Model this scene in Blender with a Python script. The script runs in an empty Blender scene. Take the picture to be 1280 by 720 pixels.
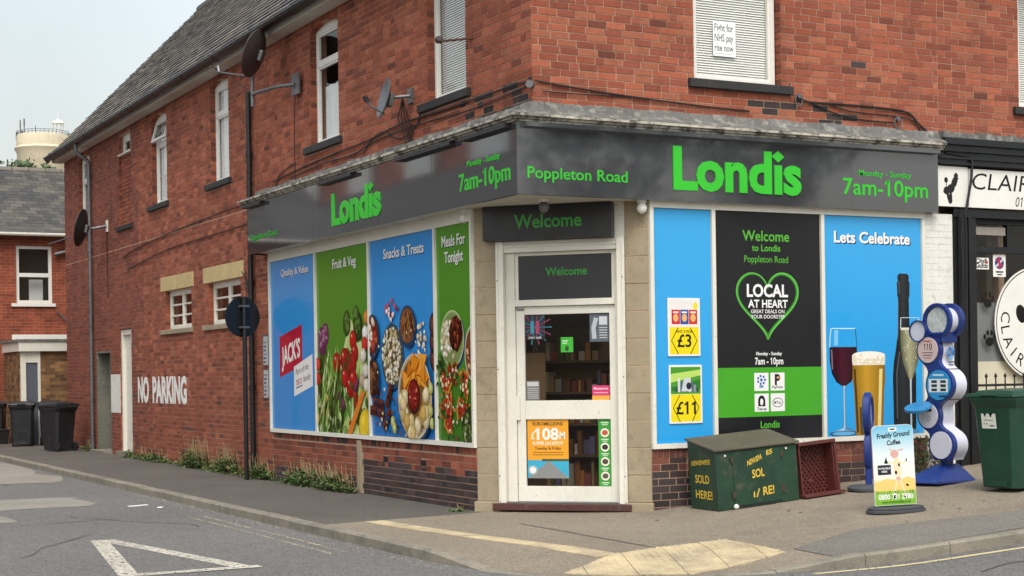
import bpy, math, random
import numpy as np
from mathutils import Matrix, Vector
random.seed(7)
S = bpy.context.scene
COL = S.collection
R = math.radians

# ------------------------------------------------------------------ camera
ROLL = R(0.8466); TH = R(62.18)
FW = Vector((math.cos(TH), math.sin(TH), 0)); RT = Vector((math.sin(TH), -math.cos(TH), 0)); UP = Vector((0, 0, 1))
CAMPOS = Vector((-8.0304, -14.7015, 1.57))
cx_ = RT * math.cos(ROLL) - UP * math.sin(ROLL); cu_ = RT * math.sin(ROLL) + UP * math.cos(ROLL)
cam = bpy.data.cameras.new('camera'); co = bpy.data.objects.new('camera', cam); COL.objects.link(co)
mw = Matrix.Identity(4)
for i in range(3):
    mw[i][0] = cx_[i]; mw[i][1] = cu_[i]; mw[i][2] = -FW[i]; mw[i][3] = CAMPOS[i]
co.matrix_world = mw
cam.sensor_width = 36; cam.lens = 55.786; cam.shift_y = 105.54 / 1280; cam.shift_x = -1.56 / 1280
cam.clip_start = 0.1; cam.clip_end = 2000
S.camera = co
def proj(p):
    v = Vector(p) - CAMPOS; z = v.dot(FW)
    if z < .1: return (-9e9, 0, z)
    x = v.dot(RT) / z * 1983.5; y = 105.547 - v.z / z * 1983.5
    c, s = math.cos(ROLL), math.sin(ROLL)
    return (x * c + y * s + 640, -x * s + y * c + 360, z)

# ------------------------------------------------------------------ sky and sun (overcast)
SUN_EL, SUN_AZ = R(55), R(203)      # azimuth clockwise from +Y
w = bpy.data.worlds.new('World'); S.world = w; w.use_nodes = True
nt = w.node_tree; bg = nt.nodes['Background']
sky = nt.nodes.new('ShaderNodeTexSky'); sky.sky_type = 'NISHITA'; sky.sun_disc = False
sky.sun_elevation = SUN_EL; sky.sun_rotation = SUN_AZ
sky.air_density = 1.6; sky.dust_density = 4.0; sky.ozone_density = 1.0
hs = nt.nodes.new('ShaderNodeHueSaturation'); hs.inputs['Saturation'].default_value = 0.45
nt.links.new(sky.outputs[0], hs.inputs['Color'])
wtc = nt.nodes.new('ShaderNodeTexCoord'); wn = nt.nodes.new('ShaderNodeTexNoise'); wn.inputs['Scale'].default_value = 2.2; wn.inputs['Detail'].default_value = 7; wn.inputs['Roughness'].default_value = .55
wr = nt.nodes.new('ShaderNodeMapRange'); wr.inputs[1].default_value = .3; wr.inputs[2].default_value = .7; wr.inputs[3].default_value = .88; wr.inputs[4].default_value = 1.10
wm = nt.nodes.new('ShaderNodeMix'); wm.data_type = 'RGBA'; wm.blend_type = 'MULTIPLY'; wm.inputs['Factor'].default_value = 1
nt.links.new(wtc.outputs['Generated'], wn.inputs['Vector']); nt.links.new(wn.outputs['Fac'], wr.inputs[0]); nt.links.new(hs.outputs[0], wm.inputs['A']); nt.links.new(wr.outputs[0], wm.inputs['B']); nt.links.new(wm.outputs['Result'], bg.inputs['Color'])
bg.inputs['Strength'].default_value = 0.12
sl = bpy.data.lights.new('sun', 'SUN'); sl.energy = 0.8; sl.angle = R(30); sl.color = (1, .96, .9)
so = bpy.data.objects.new('sun', sl); COL.objects.link(so)
sd = Vector((math.sin(SUN_AZ) * math.cos(SUN_EL), math.cos(SUN_AZ) * math.cos(SUN_EL), math.sin(SUN_EL)))
so.rotation_euler = sd.to_track_quat('Z', 'Y').to_euler()
vs = S.view_settings; vs.view_transform = 'Standard'; vs.look = 'None'; vs.gamma = 1; vs.exposure = 0.90

# ------------------------------------------------------------------ helpers
def lin(c): return c / 12.92 if c <= .04045 else ((c + .055) / 1.055) ** 2.4
def H(h, k=.85):
    h = h.lstrip('#'); return tuple(lin(int(h[i:i + 2], 16) / 255) * k for i in (0, 2, 4))
def mixc(a, b, t): return tuple(a[i] * (1 - t) + b[i] * t for i in range(3))
def vary(c, v):
    k = 1 + random.uniform(-v, v); return tuple(min(1, x * k) for x in c)
WHITE = (1, 1, 1)

class MB:
    def __init__(s): s.V = []; s.F = []; s.C = []
    def add(s, vs, fs, col=WHITE):
        o = len(s.V); s.V.extend(vs); s.F.extend([tuple(i + o for i in f) for f in fs])
        if isinstance(col, list): s.C.extend(col)
        else: s.C.extend([col] * len(vs))
        return s
    def box(s, x0, x1, y0, y1, z0, z1, col=WHITE, skip=''):
        v = [(x0, y0, z0), (x1, y0, z0), (x1, y1, z0), (x0, y1, z0), (x0, y0, z1), (x1, y0, z1), (x1, y1, z1), (x0, y1, z1)]
        f = {'b': (3, 2, 1, 0), 't': (4, 5, 6, 7), 'f': (0, 1, 5, 4), 'r': (1, 2, 6, 5), 'k': (2, 3, 7, 6), 'l': (3, 0, 4, 7)}
        return s.add(v, [q for k, q in f.items() if k not in skip], col)
    def hexa(s, lo, hi, col=WHITE):      # two quads (bottom, top), each counter-clockwise from above
        return s.add(list(lo) + list(hi), [(3, 2, 1, 0), (4, 5, 6, 7), (0, 1, 5, 4), (1, 2, 6, 5), (2, 3, 7, 6), (3, 0, 4, 7)], col)
    def prism(s, poly, y0, y1, col=WHITE):   # xz polygon extruded along y (front at y0)
        n = len(poly)
        v = [(p[0], y0, p[1]) for p in poly] + [(p[0], y1, p[1]) for p in poly]
        f = [tuple(range(n)), tuple(range(2 * n - 1, n - 1, -1))] + [((i + 1) % n, i, n + i, n + (i + 1) % n) for i in range(n)]
        return s.add(v, f, col)
    def prismz(s, poly, z0, z1, col=WHITE):  # xy polygon extruded along z
        n = len(poly)
        v = [(p[0], p[1], z0) for p in poly] + [(p[0], p[1], z1) for p in poly]
        f = [tuple(range(n - 1, -1, -1)), tuple(range(n, 2 * n))] + [(i, (i + 1) % n, n + (i + 1) % n, n + i) for i in range(n)]
        return s.add(v, f, col)
    def tube(s, pts, r, n=8, col=WHITE, caps=True):
        pts = [Vector(p) for p in pts]; rings = []; m = len(pts); v = []; f = []
        rr = r if isinstance(r, (list, tuple)) else [r] * m
        prev = None
        for i, p in enumerate(pts):
            d = (pts[min(i + 1, m - 1)] - pts[max(i - 1, 0)])
            d = d.normalized() if d.length > 1e-9 else Vector((0, 0, 1))
            a = prev if prev is not None else (Vector((0, 0, 1)) if abs(d.z) < .9 else Vector((1, 0, 0)))
            a = (a - d * a.dot(d))
            a = a.normalized() if a.length > 1e-6 else d.orthogonal().normalized()
            prev = a; b = d.cross(a)
            for k in range(n):
                t = 2 * math.pi * k / n; v.append(tuple(p + a * (rr[i] * math.cos(t)) + b * (rr[i] * math.sin(t))))
        for i in range(m - 1):
            for k in range(n):
                k2 = (k + 1) % n; f.append((i * n + k, i * n + k2, (i + 1) * n + k2, (i + 1) * n + k))
        if caps: f.append(tuple(range(n - 1, -1, -1))); f.append(tuple((m - 1) * n + k for k in range(n)))
        return s.add(v, f, col)
    def lathe(s, prof, n=24, Mx=None, col=WHITE):   # profile (r,z) turned about local z
        v = []; f = []; m = len(prof)
        for r, z in prof:
            for k in range(n):
                t = 2 * math.pi * k / n; p = Vector((r * math.cos(t), r * math.sin(t), z))
                v.append(tuple(Mx @ p) if Mx else tuple(p))
        for i in range(m - 1):
            for k in range(n):
                k2 = (k + 1) % n; f.append((i * n + k, i * n + k2, (i + 1) * n + k2, (i + 1) * n + k))
        f.append(tuple(range(n - 1, -1, -1))); f.append(tuple((m - 1) * n + k for k in range(n)))
        return s.add(v, f, col)
    def xform(s, Mx): s.V = [tuple(Mx @ Vector(v)) for v in s.V]; return s
    def mesh(s, name, mat, smooth=False):
        me = bpy.data.meshes.new(name); me.from_pydata(s.V, [], s.F)
        at = me.color_attributes.new('Col', 'FLOAT_COLOR', 'POINT')
        a = np.ones((len(s.V), 4), np.float32); a[:, :3] = np.array(s.C, np.float32).reshape(-1, 3)
        at.data.foreach_set('color', a.ravel())
        me.materials.append(mat)
        if smooth:
            for p in me.polygons: p.use_smooth = True
            me.set_sharp_from_angle(angle=R(40))
        me.update(); return me
    def build(s, name, mat, parent=None, M=None, smooth=False, bevel=0):
        return link(name, s.mesh(name, mat, smooth), parent, M, bevel)
WM = {}
def link(name, me, parent=None, M=None, bevel=0):
    o = bpy.data.objects.new(name, me); COL.objects.link(o)
    if parent: o.parent = parent
    if isinstance(M, str): o.matrix_parent_inverse = WM[parent.name].inverted()      # vertices are in world coordinates
    elif M is not None: o.matrix_local = M
    if bevel:
        b = o.modifiers.new('bevel', 'BEVEL'); b.width = bevel; b.segments = 2; b.limit_method = 'ANGLE'; b.angle_limit = R(40)
    return o
def tag(o, label, cat, group=None):
    o['label'] = label; o['category'] = cat
    if group: o['group'] = group
    return o
def struct(o): o['kind'] = 'structure'; return o
def thing(name, label, cat, M=None, group=None):
    o = bpy.data.objects.new(name, None); COL.objects.link(o); o.empty_display_size = .1
    if M is not None: o.matrix_world = M
    WM[o.name] = (M or Matrix.Identity(4)).copy()
    return tag(o, label, cat, group)
def TR(x, y, z, rz=0, rx=0, ry=0):
    return Matrix.Translation((x, y, z)) @ Matrix.Rotation(R(rz), 4, 'Z') @ Matrix.Rotation(R(ry), 4, 'Y') @ Matrix.Rotation(R(rx), 4, 'X')
def LW(y, z=0, x=0): return TR(x, y, z, -90)      # frame on the side wall: local x runs towards the corner, front is local -y
def RW(x, z=0, y=0): return TR(x, y, z, 0)        # frame on the front wall

# ------------------------------------------------------------------ materials
def mat(name, col=None, rough=.7, metal=0, spec=.5, fine=(60, .12), big=(1.2, .15), bump=0, bscale=80, coat=0, dirt=None, speck=None, worn=None, streak=None):
    m = bpy.data.materials.new(name); m.use_nodes = True; n = m.node_tree.nodes; L = m.node_tree.links
    b = n['Principled BSDF']; b.inputs['Roughness'].default_value = rough; b.inputs['Metallic'].default_value = metal
    b.inputs['Specular IOR Level'].default_value = spec; b.inputs['Coat Weight'].default_value = coat; b.inputs['Coat Roughness'].default_value = .08
    geo = n.new('ShaderNodeNewGeometry'); pos = geo.outputs['Position']
    if col is None:
        a = n.new('ShaderNodeAttribute'); a.attribute_name = 'Col'; c = a.outputs['Color']
    else:
        rgb = n.new('ShaderNodeRGB'); rgb.outputs[0].default_value = (*col, 1); c = rgb.outputs[0]
    def noise(scale, det=4, ro=.6):
        t = n.new('ShaderNodeTexNoise'); t.inputs['Scale'].default_value = scale; t.inputs['Detail'].default_value = det; t.inputs['Roughness'].default_value = ro
        L.new(pos, t.inputs['Vector']); return t.outputs['Fac']
    def remap(f, a0, a1, b0, b1):
        r = n.new('ShaderNodeMapRange'); r.inputs[1].default_value = a0; r.inputs[2].default_value = a1; r.inputs[3].default_value = b0; r.inputs[4].default_value = b1
        L.new(f, r.inputs[0]); return r.outputs[0]
    def mul(cs, f):
        x = n.new('ShaderNodeMix'); x.data_type = 'RGBA'; x.blend_type = 'MULTIPLY'; x.inputs['Factor'].default_value = 1
        L.new(cs, x.inputs['A']); L.new(f, x.inputs['B']); return x.outputs['Result']
    for sc_, am in (fine, big):
        if am: c = mul(c, remap(noise(sc_), .25, .75, 1 - am, 1 + am))
    if dirt:      # (colour, scale, lo, hi, max)
        x = n.new('ShaderNodeMix'); x.data_type = 'RGBA'
        L.new(remap(noise(dirt[1], 6, .7), dirt[2], dirt[3], 0, dirt[4]), x.inputs['Factor']); L.new(c, x.inputs['A']); x.inputs['B'].default_value = (*dirt[0], 1); c = x.outputs['Result']
    if streak:    # rain streaks running down a wall (colour, max)
        mp = n.new('ShaderNodeMapping'); mp.inputs['Scale'].default_value = (2.6, 2.6, .22); L.new(pos, mp.inputs['Vector'])
        t = n.new('ShaderNodeTexNoise'); t.inputs['Scale'].default_value = 1.0; t.inputs['Detail'].default_value = 6; t.inputs['Roughness'].default_value = .62; L.new(mp.outputs[0], t.inputs['Vector'])
        x = n.new('ShaderNodeMix'); x.data_type = 'RGBA'; L.new(remap(t.outputs['Fac'], .52, .78, 0, streak[1]), x.inputs['Factor']); L.new(c, x.inputs['A']); x.inputs['B'].default_value = (*streak[0], 1); c = x.outputs['Result']
    if speck:     # (scale, dark, light) aggregate in voronoi cells
        v = n.new('ShaderNodeTexVoronoi'); v.inputs['Scale'].default_value = speck[0]; L.new(pos, v.inputs['Vector'])
        sp = n.new('ShaderNodeSeparateColor'); L.new(v.outputs['Color'], sp.inputs[0])
        c = mul(c, remap(sp.outputs[0], 0, 1, speck[1], speck[2]))
    L.new(c, b.inputs['Base Color'])
    rr = remap(noise(7, 5), .3, .7, rough - min(.08, rough * .35), min(1, rough + min(.08, rough * .35))); L.new(rr, b.inputs['Roughness'])
    if bump:
        bp = n.new('ShaderNodeBump'); bp.inputs['Strength'].default_value = bump; bp.inputs['Distance'].default_value = .01
        L.new(noise(bscale, 3), bp.inputs['Height']); L.new(bp.outputs[0], b.inputs['Normal'])
    if worn:      # (scale, threshold) paint flaked away
        tr = n.new('ShaderNodeBsdfTransparent'); mx = n.new('ShaderNodeMixShader'); out = n['Material Output']
        L.new(remap(noise(worn[0], 5, .75), worn[1], worn[1] + .03, 0, 1), mx.inputs[0]); L.new(b.outputs[0], mx.inputs[1]); L.new(tr.outputs[0], mx.inputs[2]); L.new(mx.outputs[0], out.inputs['Surface'])
    return m
def glass_mat(name, tint=(.85, .88, .87), refl=1.0):
    m = bpy.data.materials.new(name); m.use_nodes = True; n = m.node_tree.nodes; L = m.node_tree.links
    n.remove(n['Principled BSDF']); t = n.new('ShaderNodeBsdfTransparent'); t.inputs[0].default_value = (*tint, 1)
    g = n.new('ShaderNodeBsdfGlossy'); g.inputs['Roughness'].default_value = .015
    fr = n.new('ShaderNodeFresnel'); ior = 1.0 + .55 * refl; ge = n.new('ShaderNodeNewGeometry'); mr = n.new('ShaderNodeMapRange'); mr.inputs[3].default_value = ior; mr.inputs[4].default_value = 1 / ior      # a thin pane has the same fresnel from both sides
    L.new(ge.outputs['Backfacing'], mr.inputs[0]); L.new(mr.outputs[0], fr.inputs[0])
    mx = n.new('ShaderNodeMixShader'); L.new(fr.outputs[0], mx.inputs[0]); L.new(t.outputs[0], mx.inputs[1]); L.new(g.outputs[0], mx.inputs[2]); L.new(mx.outputs[0], n['Material Output'].inputs['Surface'])
    return m
M = {}
M['brick'] = mat('brick', None, .9, spec=.25, fine=(26, .22), big=(.55, .16), bump=.6, bscale=90, dirt=((.085, .05, .038), 6, .52, .8, .45), streak=((.07, .046, .038), .38))
M['mortar'] = mat('mortar', H('#c6a38b', .84), .95, spec=.2, fine=(50, .15), big=(.9, .2), bump=.4, dirt=((.10, .085, .075), 1.3, .56, .8, .3), streak=((.07, .055, .05), .5))
M['mortar_light'] = mat('mortar_light', H('#d2a98c', .85), .95, spec=.2, fine=(50, .12), big=(.9, .12), bump=.4)
M['paintbrick'] = mat('painted_brick', H('#e4e2da', .9), .7, fine=(25, .06), big=(2, .08), bump=.5, bscale=50, dirt=((.25, .22, .18), 6, .55, .75, .6))
M['stone'] = mat('stone', H('#a89a80', .8), .85, spec=.3, fine=(70, .16), big=(1.8, .16), bump=.25, bscale=120, dirt=((.10, .085, .06), 5, .52, .78, .6))
M['sandstone'] = mat('sandstone', H('#cdb682', .85), .9, fine=(50, .12), big=(2, .15), bump=.3, dirt=((.22, .17, .1), 5, .5, .75, .5))
M['lead'] = mat('lead', H('#6e6d69', .8), .85, fine=(25, .3), big=(3, .3), bump=.7, bscale=30, dirt=((.33, .32, .28), 7, .5, .65, .8))
M['blackstone'] = mat('black_painted_stone', H('#2c2b2b', .9), .65, fine=(60, .3), big=(4, .3), bump=.3, dirt=((.16, .14, .12), 20, .6, .75, .5))
M['upvc'] = mat('white_plastic', H('#e6e4dc', .95), .4, fine=(40, .03), big=(3, .06))
M['whitepaint'] = mat('old_white_paint', H('#dfdccf', .92), .55, fine=(30, .05), big=(3, .08), bump=.15, bscale=40, dirt=((.2, .18, .14), 12, .62, .74, .75))
M['cornice'] = mat('weathered_white_cornice', H('#c4beaf', .85), .8, fine=(30, .15), big=(3, .2), bump=.6, bscale=25, dirt=((.055, .052, .04), 7, .46, .60, .92))
M['fascia'] = mat('grey_fascia', H('#3e3f43', .85), .045, fine=(30, .02), big=(1, .05), spec=1.0, coat=.8)
M['blackgloss'] = mat('black_paint', H('#17181a', .9), .38, fine=(40, .1), big=(3, .2), dirt=((.08, .075, .07), 14, .6, .8, .5))
M['blackplastic'] = mat('black_plastic', H('#222326', .85), .5, fine=(60, .1), big=(3, .15), dirt=((.07, .065, .06), 6, .5, .8, .4))
M['iron'] = mat('black_iron', H('#1d1d1f', .8), .5, metal=.1, fine=(60, .2), big=(4, .2))
M['slate'] = mat('slate', None, .75, spec=.35, fine=(35, .22), big=(1, .15), bump=.4, bscale=50, dirt=((.20, .19, .15), 5, .57, .72, .55))
M['print'] = mat('printed_vinyl', None, .16, fine=(80, .01), big=(1.3, .015), spec=.4, bump=.06, bscale=2.5)
M['letters'] = mat('sign_lettering', None, .35, fine=(80, .03), big=(2, .05))
M['matteprint'] = mat('paper_print', None, .65, fine=(80, .03), big=(5, .05))
M['wallpaint'] = mat('worn_wall_paint', None, .85, fine=(40, .08), big=(4, .12), bump=.4, worn=(16, .60))
M['glass'] = glass_mat('window_glass', (.97, .98, .975), 1.0)
M['glassdoor'] = glass_mat('door_glass', (.95, .96, .95), .8)
M['curtain'] = mat('net_curtain', H('#e2e4e2', .9), .9, fine=(30, .05), big=(3, .1))
M['room'] = mat('painted_dim_room', H('#7a736a', .5), .9)  # backing sheets: dimness of an unlit room put into the colour
M['asphalt'] = mat('asphalt', H('#7c7a77', .74), .9, spec=.3, fine=(120, .25), big=(.35, .16), bump=.6, bscale=160, speck=(70, .6, 1.45), dirt=((.09, .088, .085), .7, .5, .75, .5))
M['asphalt_pale'] = mat('asphalt_pale', H('#a09b90', .75), .92, spec=.3, fine=(100, .25), big=(.8, .2), bump=.6, bscale=150, speck=(120, .75, 1.25))
M['asphalt_dark'] = mat('asphalt_dark', H('#55575b', .7), .9, spec=.3, fine=(120, .25), big=(.6, .2), bump=.6, bscale=160, speck=(130, .72, 1.3))
M['footway'] = mat('footway_asphalt', H('#6c6761', .72), .93, spec=.25, fine=(130, .2), big=(.6, .16), bump=.5, bscale=170, speck=(150, .8, 1.2), dirt=((.17, .16, .13), 1.5, .55, .75, .5))
M['buff'] = mat('buff_aggregate', H('#948978', .82), .93, spec=.25, fine=(110, .22), big=(.5, .16), bump=.8, bscale=110, speck=(85, .7, 1.3), dirt=((.13, .115, .10), 1.1, .5, .72, .5))
M['kerb'] = mat('kerb_stone', H('#989182', .75), .9, spec=.25, fine=(70, .2), big=(1.2, .22), bump=.5, bscale=80, dirt=((.10, .10, .085), 4, .5, .7, .7))
M['tactile'] = mat('buff_tactile', H('#cdbb96', .85), .9, spec=.25, fine=(60, .22), big=(2, .2), bump=.3, bscale=100, dirt=((.24, .2, .15), 2.5, .42, .68, .8))
M['roadpaint'] = mat('road_paint', H('#cfc9b8', .85), .8, fine=(60, .12), big=(2, .15), bump=.3, worn=(28, .53))
M['yellowpaint'] = mat('faded_yellow_paint', H('#bfb493', .85), .8, fine=(60, .12), big=(2, .2), worn=(24, .47))
M['yellowline'] = mat('yellow_line_paint', H('#d3c594', .85), .8, fine=(60, .1), big=(2, .15), worn=(26, .66))
M['soil'] = mat('soil_ground', H('#5e594e', .7), .95, fine=(20, .2), big=(.5, .2))
M['leaf'] = mat('weed_leaf', None, .6, fine=(30, .15), big=(3, .15))
M['housebrick'] = None
M['metalgrey'] = mat('grey_metal', H('#77777a', .8), .45, metal=.5, fine=(50, .15), big=(4, .2), dirt=((.14, .1, .07), 15, .58, .75, .5))
M['dishbrown'] = mat('brown_dish', H('#4b4240', .8), .5, metal=.2, fine=(50, .15), big=(6, .25))
M['dishgrey'] = mat('grey_dish', H('#6f7276', .8), .5, metal=.2, fine=(60, .1), big=(6, .15))
M['boxgreen'] = mat('green_painted_wood', H('#20412f', .85), .5, fine=(40, .15), big=(2.5, .3), bump=.3, bscale=30, dirt=((.11, .085, .055), 7, .55, .75, .75))
M['boxtop'] = mat('mossy_box_lid', H('#5d5546', .8), .7, fine=(50, .2), big=(3, .25), bump=.4, dirt=((.05, .08, .045), 5, .5, .7, .6))
M['bingreen'] = mat('green_bin_plastic', H('#12402c', .85), .42, fine=(70, .08), big=(2.5, .2), dirt=((.06, .075, .06), 8, .55, .8, .4))
M['cratered'] = mat('red_crate_plastic', H('#63302a', .8), .5, fine=(60, .1), big=(5, .2), dirt=((.12, .05, .035), 9, .52, .75, .6))
M['kioskblue'] = mat('kiosk_blue', H('#1c347c', .85), .33, fine=(60, .08), big=(4, .18), spec=.5, dirt=((.10, .11, .14), 12, .58, .75, .5))
M['kioskwhite'] = mat('kiosk_white', H('#d2d4e0', .9), .38, fine=(60, .04), big=(4, .1), dirt=((.28, .27, .27), 9, .55, .75, .45))
M['rubber'] = mat('dark_rubber', H('#4a4c50', .8), .75, fine=(70, .15), big=(4, .2))
M['redstep'] = mat('red_step', H('#553029', .75), .6, fine=(50, .2), big=(4, .3), dirt=((.14, .12, .1), 10, .55, .7, .6))
M['soffit'] = mat('soffit_paint', H('#cfcabd', .85), .7, fine=(30, .06), big=(1.5, .12), dirt=((.2, .18, .14), 5, .55, .75, .6))
M['render'] = mat('mossy_render', H('#77766a', .8), .95, fine=(20, .25), big=(2, .3), bump=.8, bscale=14)
M['cream'] = mat('cream_concrete', H('#d9cdb0', .95), .9, fine=(2, .08), big=(.3, .1), dirt=((.3, .24, .15), .35, .5, .75, .5))
M['wood'] = mat('shelf_wood', H('#7d6040', .7), .6, fine=(40, .12), big=(4, .15))
M['goods'] = mat('packaging', None, .4, fine=(60, .1), big=(6, .15))
M['bark'] = mat('bark', H('#4a3d30', .8), .95)
def brick_tex(name, c1, c2, mo):
    m = mat(name, None, .9, spec=.25); n = m.node_tree.nodes; L = m.node_tree.links; b = n['Principled BSDF']
    tc = n.new('ShaderNodeTexCoord'); mp = n.new('ShaderNodeMapping'); mp.inputs['Rotation'].default_value = (R(90), 0, 0)
    sx = n.new('ShaderNodeSeparateXYZ'); cb = n.new('ShaderNodeCombineXYZ'); ad = n.new('ShaderNodeMath'); ad.operation = 'ADD'
    L.new(tc.outputs['Object'], sx.inputs[0]); L.new(sx.outputs[0], ad.inputs[0]); L.new(sx.outputs[1], ad.inputs[1]); L.new(ad.outputs[0], cb.inputs[0]); L.new(sx.outputs[2], cb.inputs[1])
    t = n.new('ShaderNodeTexBrick'); t.inputs['Scale'].default_value = 1; t.inputs['Brick Width'].default_value = .23; t.inputs['Row Height'].default_value = .08
    t.inputs['Mortar Size'].default_value = .006; t.inputs['Color1'].default_value = (*c1, 1); t.inputs['Color2'].default_value = (*c2, 1); t.inputs['Mortar'].default_value = (*mo, 1); t.inputs['Bias'].default_value = -.1
    L.new(cb.outputs[0], t.inputs['Vector'])
    nz = n.new('ShaderNodeTexNoise'); nz.inputs['Scale'].default_value = 3; nz.inputs['Detail'].default_value = 6; L.new(tc.outputs['Object'], nz.inputs['Vector'])
    r = n.new('ShaderNodeMapRange'); r.inputs[1].default_value = .3; r.inputs[2].default_value = .7; r.inputs[3].default_value = .7; r.inputs[4].default_value = 1.25; L.new(nz.outputs['Fac'], r.inputs[0])
    x = n.new('ShaderNodeMix'); x.data_type = 'RGBA'; x.blend_type = 'MULTIPLY'; x.inputs['Factor'].default_value = 1; L.new(t.outputs['Color'], x.inputs['A']); L.new(r.outputs[0], x.inputs['B'])
    L.new(x.outputs['Result'], b.inputs['Base Color']); return m
M['housebrick'] = brick_tex('far_house_brick', H('#a5553c', .8), H('#8e4533', .75), H('#a98a74', .6))
M['yardbrick'] = brick_tex('yard_brick', H('#a2794f', .8), H('#5e4230', .75), H('#8a7a66', .6))

# ------------------------------------------------------------------ text and flat print
_font_h = None; _tcache = {}
def text_mesh(s, bold=0.0):
    global _font_h
    k = (s, bold)
    if k in _tcache: return _tcache[k]
    def raw(t, b):
        cu = bpy.data.curves.new('t', 'FONT'); cu.body = t; cu.size = 1; cu.offset = b; cu.resolution_u = 3; cu.fill_mode = 'FRONT'; cu.dimensions = '2D'
        o = bpy.data.objects.new('t', cu); me = o.to_mesh()
        v = [(p.co.x, p.co.y) for p in me.vertices]; f = [tuple(q.vertices) for q in me.polygons]
        o.to_mesh_clear(); bpy.data.objects.remove(o); bpy.data.curves.remove(cu); return v, f
    if _font_h is None: _font_h = max(p[1] for p in raw('H', 0)[0])
    v, f = raw(s, bold)
    if '1' in s:      # give the figure 1 its flag
        one = raw('1', bold)[0]; tw = max(p[0] for p in one) - min(p[0] for p in one); h_ = _font_h
        for i, chh in enumerate(s):
            if chh == '1':
                xr = max(p[0] for p in raw(s[:i + 1], bold)[0]) - tw; k0 = len(v)
                v += [(xr + tw * .5, h_ + bold), (xr - .13, h_ * .84), (xr - .13, h_ * .84 - tw * .85), (xr + tw * .3, h_ * .94 - tw * .6)]; f.append((k0, k0 + 1, k0 + 2, k0 + 3))
    x0 = min(p[0] for p in v); x1 = max(p[0] for p in v)
    v = [((p[0] - x0) / (x1 - x0), p[1] / _font_h) for p in v]
    _tcache[k] = (v, f, (x1 - x0) / _font_h); return _tcache[k]

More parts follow.
